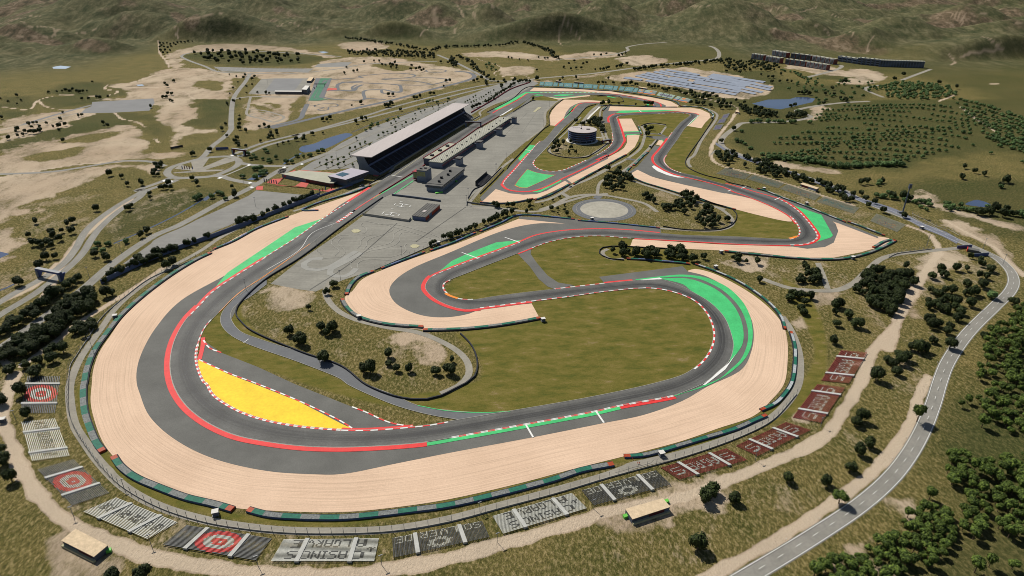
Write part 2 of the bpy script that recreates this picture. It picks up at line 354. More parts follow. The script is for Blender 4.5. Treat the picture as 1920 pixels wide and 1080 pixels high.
for s in ['C:900,335 1400,350 1920,330 2700,320 2700,1000 1920,900 1750,560 1300,430 1000,410', 'B:0,150 900,160 1920,150 2900,200 2900,330 1900,250 1300,300 1100,250 500,260 0,200', 'A:-400,330 0,330 300,290 860,250 860,300 500,330 0,390 -400,430', 'B:1250,280 1950,230 2500,300 2400,350 1900,340 1600,330']:
    paint(lush, s, .7, 40, 30)
# dry pale soil
for s in ['A:600,470 730,460 960,385 1230,395 1310,430 1300,520 1280,640 1230,760 1090,850 950,890 820,890 900,820 960,760 900,700 800,660 760,600 560,560 720,540',
          'A:960,290 1180,250 1500,255 1700,280 1900,320 1900,335 1600,290 1300,285 1060,300 1020,350 1000,390 950,360', 'A:0,860 400,760 700,700 800,740 860,850 800,900 500,920 0,990',
          'A:-300,1000 0,985 500,935 900,930 880,985 650,940 480,1020 300,1090 200,1200 -300,1200', 'D:-300,0 330,0 200,70 60,150 130,230 150,330 90,370 -300,380', 'A:0,680 200,640 450,610 560,630 320,700 200,730 0,790',
          'A:0,745 150,700 440,640 480,650 200,760 0,800', 'A:1230,420 1420,400 1920,385 1920,620 1700,640 1550,720 1380,740 1380,600 1460,440 1310,440', 'B:-50,330 300,320 420,350 740,400 760,440 480,520 250,590 -100,640 -200,620 -200,440',
          'B:20,240 200,235 270,260 180,285 20,280', 'B:850,290 940,290 1230,330 1200,345 900,325 720,320 700,300', 'B:1240,310 1500,290 1600,310 1500,325 1250,335', 'B:1490,440 1700,400 1920,380 2100,400 2400,470 2420,500 2250,560 1920,500 1700,470',
          'B:1550,330 1700,310 1850,340 1700,370 1560,350', 'C:560,375 700,350 950,400 1150,430 1000,470 900,430 780,420', 'C:940,385 1060,390 1150,425 1050,445 960,420', 'C:880,460 1050,455 1100,465 1000,475 860,470',
          'I:-400,700 -150,680 100,560 300,500 200,590 80,640 -100,760 -300,830', 'F:1440,330 1600,340 1560,400 1420,500 1380,480', 'F:1480,170 1620,180 1760,270 1920,420 1920,480 1740,330 1600,250', 'F:600,740 720,700 735,580 870,570 780,640 690,740 655,860',
          'F:1250,560 1330,540 1340,740 1230,900 1200,870 1250,740', 'I:620,110 700,60 720,120 640,190', 'F:200,380 480,370 460,400 400,470 280,420', 'I:720,1090 1250,720 1290,660 1310,700 1180,850 900,1010', 'I:-200,780 100,640 200,600 220,640 0,740',
          'D:1510,530 1640,520 1760,560 1630,680 1570,680', 'E:310,800 420,790 500,830 430,840 340,830', 'E:440,870 560,850 650,900 600,940 480,950', 'W:880,110 1200,130 1700,200 1860,260 1500,230 1000,170', 'C:720,600 810,600 790,660 700,680 720,640',
          'F:1290,-10 1530,90 1900,190 1900,230 1500,110 1250,20', 'B:860,400 1000,370 1100,390 1050,420 900,420', 'G:200,1000 260,860 420,800 520,870 700,1000 760,1080 560,1100 260,1090', 'G:250,820 420,800 560,900 700,1000 900,1080 300,1080 200,1000',
          'd:0,540 400,500 700,440 1080,420 1080,700 900,740 760,880 400,1000 100,1050 -100,900', 'J:0,330 700,180 1200,150 1920,40 1920,80 1000,190 700,210']:
    paint(dirt, s, .70 if s[:2] not in ('K:',) else .9, 10, 22)
for s, w in [('G:90,-60 40,60 10,170 60,330 130,500 330,740 600,880 900,980 1400,1060 1920,1072 2400,1010 2820,900 3200,790 3500,700 3840,640 4140,520 4440,400 4640,290 4790,80 4850,-20', 9),
             ('I:1000,0 1070,-180 1180,-300', 9), ('F:1140,880 1260,620 1400,400 1440,340', 11), ('F:1445,330 1430,290 1390,240 1270,190', 7), ('W:1914,650 1500,520 1100,385 640,245 250,150 120,80 90,0', 6),
             ('C:160,880 165,820 290,650 300,600 150,560 0,520', 6), ('R:1850,5 1400,310 1000,560 800,690 600,860 400,1010 250,1120', 6), ('D:0,930 60,1000 60,1080', 4), ('A:0,600 160,615 215,565 330,535 560,540 640,530 665,515 590,500 620,475 740,480', 5),
             ('A:220,570 260,600 330,615 440,620', 5), ('A:640,630 690,670 780,690 880,790 930,830', 5), ('A:890,235 900,300 940,350 950,380', 6), ('A:1060,400 1150,395 1210,410', 6), ('A:730,470 960,390', 8),
             ('I:110,1100 470,910 800,700 1100,470 1290,200 1345,20 1380,-40', 7), ('F:1480,160 1600,230 1750,310 1860,420 1920,470', 8), ('C:1700,470 1920,478', 4), ('C:1560,600 1640,660 1760,740', 5), ('C:1440,570 1540,530', 6),
             ('B:760,330 900,380 860,420 980,440', 4), ('B:1000,410 1060,440', 4),
             ('F:950,970 1050,960', 3), ('A:0,1000 400,930 760,905', 9), ('D:240,620 340,420 480,240 740,40', 9), ('D:0,620 180,540 320,400', 6), ('C:340,540 430,530 500,500 490,480', 7), ('C:0,490 200,540 340,555', 6), ('A:640,490 980,500 1100,560', 6)]:
    stroke(dirt, s, w, .95)
for s in ['A:1110,465 1180,450 1250,470 1240,510 1150,500', 'A:1100,560 1280,565 1290,690 1200,730 1060,700 1120,640', 'A:1040,770 1200,740 1230,765 1090,855 1000,840', 'A:870,805 960,790 930,850 870,850', 'A:760,600 900,590 860,660 920,760 870,790 800,700', 'A:150,900 300,850 480,830 300,900', 'A:330,800 520,760 700,740 480,800', 'D:60,90 260,40 240,70 120,110', 'A:1420,590 1500,600 1480,640', 'B:180,360 420,380 300,400', 'T:500,590 650,610 640,650 540,630', 'T:900,560 1000,480 1080,480 980,700 850,860']:
    erase(dirt, s, soft=8, nz=16)
# patches of scrub where soil shows between the tufts
for s in ['D:1350,580 1500,530 1900,560 1920,560 2050,780 2400,800 2560,980 2500,1080 2350,1130 2150,1130 1920,1030 1600,900 1380,800 1310,700', 'I:0,780 300,560 620,430 830,300 1000,60 1120,-250 1260,-500 1500,-700 1640,-680 1560,-400 1330,-60 1150,330 800,700 300,1000 0,1090 -400,1090 -600,900',
          'G:-200,-200 200,-200 380,0 380,200 560,450 900,700 1300,800 1920,850 2800,700 3600,470 4100,300 4500,100 4600,-100 4700,0 4600,320 4000,620 3000,900 1920,1080 900,980 300,740 0,300 -200,200', 'F:-120,-20 0,-80 100,0 300,200 260,230 0,220 -400,180 -300,60',
          'F:300,370 1000,370 1400,330 1920,300 1920,520 1700,700 1500,850 1300,900 1000,850 800,900 640,760 460,560', 'F:400,-20 1000,70 1250,190 1250,290 1100,240 700,80', 'L:1050,150 1250,-50 1900,-60 1900,200 1600,280 1200,280 1050,230', 'D:100,0 640,0 1300,0 700,300 300,560 0,700 0,400']:
    paint(rough, s, .66, 15, 20)
# mown grass inside and round the circuit
for s in ['E:560,620 650,480 1100,280 1500,230 1930,240 1970,400 2120,450 2320,560 2460,700 2490,850 2400,1000 2200,1060 1800,1090 1000,1240 300,1210 -400,1010 -900,800 -760,600 -300,200 -200,120 -170,100 -400,420 -560,640 -540,720 0,1060 300,1140 640,1100 780,1060 770,920 700,860 640,800 1100,720 700,640',
          'L:1000,120 760,350 850,460 1130,510 1500,400 1920,160 1920,100 1660,280 1400,310 1100,260 1000,190 1020,120', 'L:800,0 950,0 550,380 380,600 0,900 0,840 360,470 480,300', 'K:310,700 500,680 1000,660 1400,680 1250,820 1060,1080 M:960,0 600,300 420,300 640,0 K:640,1000 640,880 540,740 310,740',
          'K:1500,720 1350,850 1200,1080 M:1200,10 990,300 1010,400 1150,490 1920,700 1920,620 1400,430 1330,320 1540,0 K:1700,780 1760,700', 'F:260,80 700,130 660,220 640,270 0,262 -400,250 0,225 220,220 310,150', 'J:800,420 1000,400 1200,450 1180,480 820,470 560,600 500,600',
          'K:0,400 300,420 700,480 860,540 840,560 0,550', 'G:440,0 500,0 520,200 600,380 900,600 1400,740 1920,740 2200,720 3000,530 3840,300 4200,190 4480,20 4580,-200 4400,-600 4550,-500 4650,-100 4500,150 4100,300 3300,490 2500,700 1920,800 1300,760 850,640 560,430 450,200',
          'J:1300,900 1700,520 1850,520 1600,700 1100,1090 800,1090 1050,840 1300,840']:
    paint(smooth, s, 1.0, 1.6, .6)
erase(smooth, 'E:310,640 0,700 -130,540 -270,600 -300,690 -200,800 0,930 200,1060 330,1110 560,1110 700,1040 740,960 690,880 560,800 440,760', soft=3, nz=3)
smooth *= (poly_sd(g('E:-200,690 640,690 760,900 740,1060 600,1130 300,1130 -40,1000')) < -500) | True
# hills beyond the site
flat = g('S:-1500,2200 3400,2200 3400,100 1930,118 1760,122 1560,96 1400,100 1350,86 1290,84 1050,88 900,90 640,74 560,84 300,84 240,104 130,124 0,126 -600,140 -1500,180')
P = np.array([(p.x, p.y) for p in flat]); 
fd = poly_sd(flat); far = fd < -900
fd = np.where(far, -70, fd)
# true outside distance for far vertices: coarse estimate by row distance
edge = np.interp(toPx(X, Y)[0], [-1500, -600, 0, 130, 240, 300, 560, 640, 900, 1050, 1290, 1350, 1400, 1560, 1760, 1930, 3400], [180, 140, 126, 122, 100, 80, 82, 72, 79, 78, 80, 84, 98, 94, 118, 112, 96])
De = np.interp(edge, ys[::-1], [G(960, y).y for y in ys[::-1]])
out = Y-De
hm = sst(0, 300, out)
wx = X+70*(fbm(X/260, Y/260, 3, 5)-.5); wy = Y+70*(fbm(X/260+40, Y/260, 3, 6)-.5)
base = fbm(wx/620+3.1, wy/760+1.7, 5, 31, True, .46)
gul = fbm(wx/120, wy/210, 4, 41, True, .55)
ridge2 = fbm(wx/330+7, wy/420, 4, 91, True, .5)
farm = .55+.6*sst(500, 1500, out)
Z = hm*(-10+95*farm*np.clip(base-.45, -.25, 1)+70*farm*np.clip(ridge2-.5, -.3, 1)+22*(gul-.5)+7*(fbm(wx/52, wy/80, 3, 71, True)-.5))+sst(4200, 10000, out)*300
def hill(x, y, rx, ry, h, tex=1.0):
    global Z
    c = G(x, y); r = np.sqrt(((X-c.x)/rx)**2+((Y-c.y-ry*.3)/ry)**2); b = (.5*(1-sst(0, 1.25, r))+.5*np.clip(1-r/1.25, 0, 1))*h
    Z = np.where(r < 1.3, Z*sst(.55, 1.25, r)+(b+tex*(gul-.5)*20*(1-sst(.6, 1.25, r)))*sst(0, 90, out), Z)
for a in [(640, 10, 260, 200, 80), (980, 16, 300, 200, 80), (1280, 26, 280, 200, 90), (1560, 22, 240, 200, 75), (1720, 20, 240, 200, 80), (190, 50, 360, 330, 140), (490, 36, 240, 240, 105), (600, 34, 170, 160, 66), (740, 36, 230, 200, 85), (1370, 64, 260, 290, 120), (1830, 50, 200, 160, 80), (1140, 50, 180, 200, 100), (815, 50, 135, 160, 92), (255, 64, 190, 150, 80), (410, 74, 210, 180, 92), (915, 57, 120, 140, 92, .3),
          (1690, 70, 180, 140, 62), (1515, 68, 110, 110, 52), (560, 62, 140, 90, 40), (1640, 93, 140, 120, 58), (725, 74, 165, 120, 66, .2), (1050, 76, 290, 210, 84, .15), (40, 82, 170, 110, 60), (180, 98, 120, 80, 38), (1900, 72, 170, 130, 58), (1900, 110, 330, 200, 55, .3), (1290, 84, 160, 70, 24, .3), (640, 68, 130, 70, 26, .2)]:
    hill(*a)
Z = np.where(out > 0, Z, 0.0)
# soft rise of the olive hillside on the left and the orchard slope on the right
red = np.clip(sst(.57, .70, fbm(X/190+9, Y/260, 5, 77, False, .62))*sst(200, 700, out)*.75, 0, 1)
upc = sst(-260, 160, out+N3*260)
ZG = Z.reshape(NR, NC)
def zat(x, y):
    """terrain height under a point"""
    r = int(np.clip(np.searchsorted(Ds, y), 1, NR-1)); D = Ds[r]; c = int(np.clip(round((x/(D*.98+90)+1.28)/2.56*(NC-1)), 0, NC-1)); return float(ZG[r, c])
def hit(x, y):
    """where the sight line through a picture point meets the hills"""
    a = G(x, y); o = Vector((0, 0, CAMH)); d = (a-o).normalized() if y > -80 else Vector((0, 1, -.1)); t = 1500.0
    while t < 9000:
        p = o+d*t
        if p.z < zat(p.x, p.y): break
        t += 14
    return Vector((p.x, p.y, 0))
def hpath(s, w, arr, amt=1.0):
    P_ = [hit(p[0], p[1]) for p in px(s)]; out_ = [P_[0]]
    for q in P_[1:]:
        if (q-out_[-1]).length > 900: continue
        out_.append(q)
    if len(out_) < 2: return
    d = line_d(crs(out_, False, 15)); np.maximum(arr, (1-sst(w*.5, w*.8, d+N2*4))*amt, out=arr)
for s_, w_ in [('B:1255,110 1240,160 1225,190 1240,260', 7), ('B:1255,115 1310,170 1340,200', 5), ('B:1330,75 1360,50 1440,40', 8), ('B:1790,0 1800,40 1830,90', 7), ('B:640,20 660,45 680,75 750,95', 12), ('B:700,50 780,35 850,30', 16), ('B:640,190 650,160 690,135', 9), ('B:440,200 470,175 490,150', 7),
               ('A:40,130 180,155 290,160 300,200 200,210 100,205', 9), ('A:300,205 420,190 540,155', 10), ('A:980,150 1010,180 990,200 1020,225', 8), ('A:1060,110 1180,90 1250,70', 10), ('A:0,130 60,110 250,90', 8), ('C:520,160 512,185', 8), ('C:720,130 800,165 830,205', 7), ('C:1070,215 1045,250 1040,290', 8), ('C:1500,90 1560,110 1570,150', 10), ('C:1580,50 1540,75 1600,95 1740,75', 9),
               ('C:1680,210 1750,240 1790,260', 10), ('C:1570,330 1620,300 1700,285 1800,265', 12), ('C:820,75 900,100 970,120', 7), ('C:500,50 600,45 760,30', 9), ('C:1500,310 1530,350 1510,370', 10), ('C:940,180 960,200', 8), ('C:0,50 80,40 180,30', 8), ('C:1840,140 1920,130', 8), ('B:1600,270 1640,260', 6), ('A:1560,150 1600,130 1700,160', 8), ('A:1700,190 1790,150', 9)]: hpath(s_, w_*.55, dirt, .75)
for s_, w_ in [('B:420,95 470,120 530,130 600,125', 60), ('B:480,70 530,60', 40), ('C:990,115 1060,120', 50), ('A:0,60 80,20 200,10', 70), ('A:20,160 120,190 200,230 300,250', 50), ('A:470,240 560,260', 40), ('A:1000,90 1080,110', 40), ('C:560,185 700,210 850,240 900,270', 60), ('C:900,285 1100,300', 40), ('C:1080,30 1300,20 1500,10', 60)]: hpath(s_, w_, red, .7)
hpath('B:520,60 530,110 540,140', 14, dirt, .6)
verts = np.stack([X, Y, Z], 1).astype(np.float32)
ii = np.arange(NR*NC).reshape(NR, NC)
quads = np.stack([ii[:-1, :-1], ii[:-1, 1:], ii[1:, 1:], ii[1:, :-1]], -1).reshape(-1, 4).astype(np.int32)
me = bpy.data.meshes.new('terrain'); me.vertices.add(len(verts)); me.vertices.foreach_set('co', verts.ravel())
me.loops.add(quads.size); me.loops.foreach_set('vertex_index', quads.ravel()); me.polygons.add(len(quads))
me.polygons.foreach_set('loop_start', np.arange(0, quads.size, 4, dtype=np.int32)); me.polygons.foreach_set('loop_total', np.full(len(quads), 4, dtype=np.int32))
me.update(calc_edges=True); me.polygons.foreach_set('use_smooth', [True]*len(quads))
at = me.attributes.new('cover', 'FLOAT_COLOR', 'POINT'); at.data.foreach_set('color', np.stack([dirt, lush, rough, smooth], 1).astype(np.float32).ravel())
at = me.attributes.new('upland', 'FLOAT_COLOR', 'POINT'); at.data.foreach_set('color', np.stack([upc, red, hm*0, hm*0+1], 1).astype(np.float32).ravel())
def ground_mat():
    m, nt, b = newmat('open_ground', .95, .05); p = pos(nt); L = nt.links.new
    a = _n(nt, 'ShaderNodeAttribute', attribute_name='cover'); s = _n(nt, 'ShaderNodeSeparateColor'); L(a.outputs['Color'], s.inputs[0])
    a2 = _n(nt, 'ShaderNodeAttribute', attribute_name='upland'); s2 = _n(nt, 'ShaderNodeSeparateColor'); L(a2.outputs['Color'], s2.inputs[0])
    dirt_, lush_, rough_, mown = s.outputs[0], s.outputs[1], s.outputs[2], a.outputs['Alpha']
    mp = _n(nt, 'ShaderNodeMapping'); mp.inputs['Rotation'].default_value = (0, 0, .6); mp.inputs['Scale'].default_value = (1, .55, 1); L(p, mp.inputs[0]); q = mp.outputs[0]
    tuft = noise(nt, q, .55, 6, .72); fine = noise(nt, q, 1.5, 3, .6); broad = noise(nt, p, .035, 5, .6); wide = noise(nt, p, .008, 4, .55)
    grass = ramp(nt, tuft, [(.40, (.044, .046, .014)), (.5, (.122, .104, .034)), (.60, (.29, .225, .11))])
    grass = mix(nt, .35, grass, ramp(nt, broad, [(.35, (.07, .078, .018)), (.65, (.20, .155, .055))]))
    grass = mix(nt, 1.0, grass, ramp(nt, fine, [(.36, .72), (.62, 1.28)]), 'MULTIPLY')
    lushc = ramp(nt, tuft, [(.40, (.026, .034, .012)), (.5, (.060, .063, .021)), (.60, (.135, .115, .045))]); lushc = mix(nt, .4, lushc, ramp(nt, wide, [(.35, (.030, .052, .014)), (.65, (.100, .090, .034))]))
    col = mix(nt, lush_, grass, lushc)
    soil = ramp(nt, tuft, [(.34, (.34, .26, .175)), (.62, (.47, .375, .265))]); soil = mix(nt, .5, soil, ramp(nt, wide, [(.35, (.36, .27, .185)), (.65, (.46, .38, .275))]))
    mid = noise(nt, q, .085, 6, .68); big = noise(nt, q, .022, 6, .66); f = math_(nt, 'ADD', math_(nt, 'MULTIPLY', math_(nt, 'SUBTRACT', tuft, .5), 1.5), math_(nt, 'ADD', math_(nt, 'MULTIPLY', math_(nt, 'SUBTRACT', mid, .5), 2.2), math_(nt, 'MULTIPLY', math_(nt, 'SUBTRACT', big, .5), 2.6)))
    sc = math_(nt, 'MULTIPLY', math_(nt, 'ADD', math_(nt, 'SUBTRACT', rough_, .72), f), 2.2, True); sc = math_(nt, 'MULTIPLY', math_(nt, 'MULTIPLY', sc, rough_), .75)
    col = mix(nt, sc, col, soil)
    df = math_(nt, 'ADD', math_(nt, 'MULTIPLY', math_(nt, 'SUBTRACT', dirt_, .36), 3.0), math_(nt, 'MULTIPLY', f, 1.0), True)
    soil = mix(nt, 1.0, soil, ramp(nt, big, [(.36, .72), (.5, .98), (.66, 1.1)]), 'MULTIPLY'); pale = ramp(nt, fine, [(.3, (.46, .37, .265)), (.7, (.62, .51, .38))]); soil2 = mix(nt, math_(nt, 'MULTIPLY', math_(nt, 'SUBTRACT', dirt_, .84), 6.0, True), soil, pale)
    col = mix(nt, df, col, soil2)
    hv = _n(nt, 'ShaderNodeMapping'); hv.inputs['Scale'].default_value = (1, .4, 1); L(p, hv.inputs[0]); hg = ramp(nt, noise(nt, hv.outputs[0], .05, 8, .75), [(.38, (.038, .048, .020)), (.5, (.086, .086, .040)), (.62, (.175, .155, .085))]); hg = mix(nt, .35, hg, ramp(nt, wide, [(.35, (.045, .056, .026)), (.65, (.125, .110, .056))]))
    hr = ramp(nt, noise(nt, hv.outputs[0], .05, 8, .75), [(.37, (.055, .046, .028)), (.52, (.145, .10, .066)), (.66, (.27, .20, .145))])
    hc = mix(nt, s2.outputs[1], hg, hr); hc = mix(nt, math_(nt, 'MULTIPLY', dirt_, .8), hc, (.33, .25, .17))
    ms = _n(nt, 'ShaderNodeMapping'); ms.inputs['Rotation'].default_value = (0, 0, -.35); ms.inputs['Scale'].default_value = (.05, .11, 1); L(p, ms.inputs[0]); mn = noise(nt, ms.outputs[0], 1, 8, .74)
    mown_c = ramp(nt, mn, [(.36, (.078, .088, .018)), (.49, (.130, .116, .026)), (.59, (.165, .136, .038)), (.70, (.25, .185, .10))])
    mown_c = mix(nt, 1.0, mown_c, ramp(nt, fine, [(.3, .80), (.7, 1.14)]), 'MULTIPLY')
    col = mix(nt, s2.outputs[0], col, hc); col = mix(nt, mown, col, mown_c)
    L(col, b.inputs['Base Color'])
    bs = math_(nt, 'SUBTRACT', 1.0, math_(nt, 'MULTIPLY', mown, .8)); bn = _n(nt, 'ShaderNodeBump'); bn.inputs['Distance'].default_value = 1.6
    L(math_(nt, 'MULTIPLY', bs, .75), bn.inputs['Strength']); L(tuft, bn.inputs['Height'])
    bh = _n(nt, 'ShaderNodeBump'); bh.inputs['Distance'].default_value = 9; L(math_(nt, 'MULTIPLY', s2.outputs[0], .8), bh.inputs['Strength']); L(noise(nt, hv.outputs[0], .02, 7, .68), bh.inputs['Height']); L(bn.outputs[0], bh.inputs['Normal'])
    bl = _n(nt, 'ShaderNodeBump'); bl.inputs['Distance'].default_value = 16; L(math_(nt, 'MULTIPLY', lush_, math_(nt, 'SUBTRACT', 1.0, s2.outputs[0])), bl.inputs['Strength']); L(noise(nt, p, .006, 3, .45), bl.inputs['Height']); L(bh.outputs[0], bl.inputs['Normal'])
    L(bl.outputs[0], b.inputs['Normal']); return m
me.materials.append(ground_mat())
to = bpy.data.objects.new('terrain', me); COL.objects.link(to); tag(to, kind='structure')
# ================================================================== flat sheets
LAYER = dict(pond=.02, lot=.10, road=.18, gravel=.34, runoff=.42, lane=.50, track=.58, rubber=.66, paint=.72, kerb=.80, line=.88, line2=.96)
LCNT = {}
def lz(layer):
    LCNT[layer] = LCNT.get(layer, -1)+1; return .4*(LAYER[layer]+.002*(LCNT[layer] % (75 if layer == 'road' else 35)))
def sheet(name, pts, layer, mat, smooth=True, closed=True):
    P = crs(pts, True, 4) if smooth else pts
    z = lz(layer)
    o = mesh_obj(name, [(p.x, p.y, z) for p in P], [list(range(len(P)))], mat); return tag(o, kind='structure')
def ribbon_geo(path, w0, w1, z):
    n = len(path); V = []; F = []; UV = []; s = 0
    for i, p in enumerate(path):
        t = (path[min(i+1, n-1)]-path[max(i-1, 0)]); t.z = 0; t.normalize(); r = Vector((t.y, -t.x, 0))
        if i: s += (path[i]-path[i-1]).length
        V += [p+r*w0, p+r*w1]; UV += [(s, w0), (s, w1)]
        if i: b = 2*i; F.append([b-2, b, b+1, b-1])
    return [(v.x, v.y, z) for v in V], F, UV
def ribbon(name, path, w0, w1, layer, mat, uvnorm=False):
    V, F, UV = ribbon_geo(path, w0, w1, lz(layer))
    if uvnorm: UV = [(u, -1 if i % 2 == 0 else 1) for i, (u, v) in enumerate(UV)]
    o = mesh_obj(name, V, F, mat, uvs=UV); return tag(o, kind='structure')
def road(name, s, w, layer='road', mat='road', closed=False):
    pts = g(s) if isinstance(s, str) else s
    P = crs(pts, closed, 5)
    if closed: P.append(P[0].copy())
    return ribbon(name, P, -w/2, w/2, layer, M[mat]), P
def strip(name, A, B, layer, mat, n=260):
    A = resample(crs(A, False, 4), n=n); B = resample(crs(B, False, 4), n=n); V = []; F = []; UV = []; s = 0; z = lz(layer); K = 6
    for i in range(n):
        w = (A[i]-B[i]).length
        if i: s += ((A[i]-A[i-1]).length+(B[i]-B[i-1]).length)/2
        for k in range(K+1): p = A[i].lerp(B[i], k/K); V.append((p.x, p.y, z)); UV.append((s, w*k/K))
        if i:
            for k in range(K): b = i*(K+1)+k; F.append([b-K-1, b, b+1, b-K])
    return tag(mesh_obj(name, V, F, mat, uvs=UV), kind='structure')
# ---- main track outline: U = right-hand edge, V = left-hand edge when driving away from the far bend
Us = '''J:180,660 S:900,224 847,257 794,290 752,315 729,331 707,345 N:1400,950 Q:250,260 0,440 D:1490,370 1200,558 1120,640 1050,715 985,830 958,960
 G:975,0 1030,100 1100,170 1200,235 1330,290 1500,325 1700,350 1920,357 H:200,350 350,340 480,327 620,303 1000,235 1430,155 1560,125 1870,67 1920,48
 F:130,1070 200,1010 255,960 285,870 270,790 230,700 150,620 50,560 0,535 E:1800,495 1640,500 1480,515 1200,547 1000,570 850,590 740,607
 660,603 610,585 580,560 570,540 575,515 610,495 700,460 800,420 990,347 1070,315 1170,280 1300,255 1450,247 1630,260 1920,275 F:200,287 420,297 620,298 690,293 735,277 757,255 752,232 730,200 690,150 640,100 550,45
 400,0 C:240,1035 M:1920,690 1600,600 1400,545 1250,515 1150,480 1060,430 1010,375 992,330 1000,290 1030,250 1100,150 1210,0 K:1300,900 1345,850 1430,762 1505,690 1480,668 1400,655 1250,640 1000,640 700,650 400,663 280,672 210,702
 180,740 190,800 225,950 240,1070 M:235,40 200,110 100,190 0,250 L:1920,165 1800,220 1600,325 1400,415 1250,475 1130,493 1000,490 880,460 810,410 790,360 820,320 1000,130 1110,0 J:1250,880 1480,690 1620,545 1720,515 1820,512 K:0,545 400,548'''
Vs = '''J:490,600 290,710 180,775 O:1870,500 1380,860 P:590,270 430,370 90,590 0,645 N:1490,1060 Q:540,215 430,285 D:1750,290 1560,420 1360,560 1270,640 1190,720 1150,770 1115,860 1105,930 1115,990 1150,1070
 G:1165,0 1200,60 1300,130 1400,175 1520,210 1700,240 1920,258 H:130,260 300,250 500,230 600,212 670,200 950,153 1400,75 1750,0 F:0,1030 60,995 120,940 160,870 172,810 160,740 130,680 80,625 30,595 0,583
 E:1900,575 1800,550 1700,543 1500,560 1270,592 1070,617 780,655 700,662 620,645 540,610 490,570 472,540 480,510 510,475 600,435 770,370 1000,285 1100,245 1250,220 1450,210 1600,215 1790,232 1920,243
 F:300,252 500,263 600,265 643,250 655,220 640,180 600,135 500,80 350,20 290,0 C:290,1080 M:1920,735 1600,640 1250,560 1100,510 960,440 870,370 845,300 860,260 930,180 1030,50 1065,0 K:1130,945 1250,800 1390,690
 1370,675 1280,660 1150,655 900,670 500,685 360,700 310,715 295,740 310,800 345,900 375,1000 390,1075 M:375,60 340,120 250,200 120,270 0,325 L:1920,250 1500,468 1250,585 850,765 650,790 450,765 365,710 352,680 385,620 500,495 740,220 910,40
 J:940,1075 1140,855 1270,740 1380,640 1510,520 1600,505 1820,505 K:0,530 400,532'''
TU = crs(g(Us), False, 3.5); TV = crs(g(Vs), False, 3.5)
sheet('race_track', TU+TV[::-1], 'track', M['track'], smooth=False)
TB1 = crs(g('K:945,560 940,530 900,502 780,472 600,437 330,387 0,352 J:1600,350 1200,350 900,350 720,360 660,390 560,460 400,540 260,610 180,660'), False, 3.5)
TB2 = crs(g('K:855,560 840,535 740,492 580,455 400,428 130,392 0,385 J:1560,380 1300,372 1100,380 860,378 800,390 750,430 700,465 560,560 490,600'), False, 3.5)
sheet('race_track', TB1+TB2[::-1], 'track', M['track'], smooth=False)
# rubber on the racing line
va = np.array([(p.x, p.y) for p in TV]); cl = []; last = 0
for p in TU:
    d = (va[:, 0]-p.x)**2+(va[:, 1]-p.y)**2; lo = max(0, last-4); hi = min(len(va), last+40); k = lo+int(np.argmin(d[lo:hi])); last = max(last, k)
    if d[k] < 32**2: cl.append(p.lerp(TV[k], .5))
cl = [sum((cl[j] for j in range(max(0, i-5), min(len(cl), i+6))), Vector())/(min(len(cl), i+6)-max(0, i-5)) for i in range(len(cl))]
cl = resample(cl, step=6)
ribbon('tyre_marks', cl, -6.0, 6.0, 'rubber', M['rubber'], True)
# ---- gravel
GR1o = g('N:1600,785 D:1920,35 1700,110 1400,220 1200,330 1100,385 900,520 700,700 620,810 560,900 525,1000 517,1080 G:510,100 530,200 580,330 650,420 800,530 1000,620 1300,695 1500,712 1920,722 H:300,695 600,650 1000,560 1300,480 1600,405 1920,320 I:200,250 400,180 500,90 570,0 F:590,950 590,850 560,740 450,620 300,520 150,450 60,433 30,443')
GR1i = g('N:1600,795 S:640,383 600,412 D:1680,200 1300,450 1020,610 880,760 800,900 770,1000 770,1080 G:785,50 840,180 980,310 1200,420 1500,490 1750,508 1920,508 H:300,450 600,390 1080,300 1480,220 1700,175 1920,95 I:130,20 F:330,1000 385,900 400,800 380,700 310,590 220,520 120,470 30,448')
strip('gravel_trap', GR1o, GR1i, 'gravel', M['gravelraked'], 300)
GR2o = g('E:1000,150 850,210 650,290 400,375 230,440 120,490 60,560 20,590 40,640 100,700 250,745 460,775 700,765 900,740 1110,700')
GR2i = g('E:1260,178 1100,178 930,212 600,345 400,430 310,490 270,550 300,620 380,670 480,700 600,705 720,685 780,662 1070,627')
strip('gravel_trap', GR2o, GR2i, 'gravel', M['gravelraked'], 200)
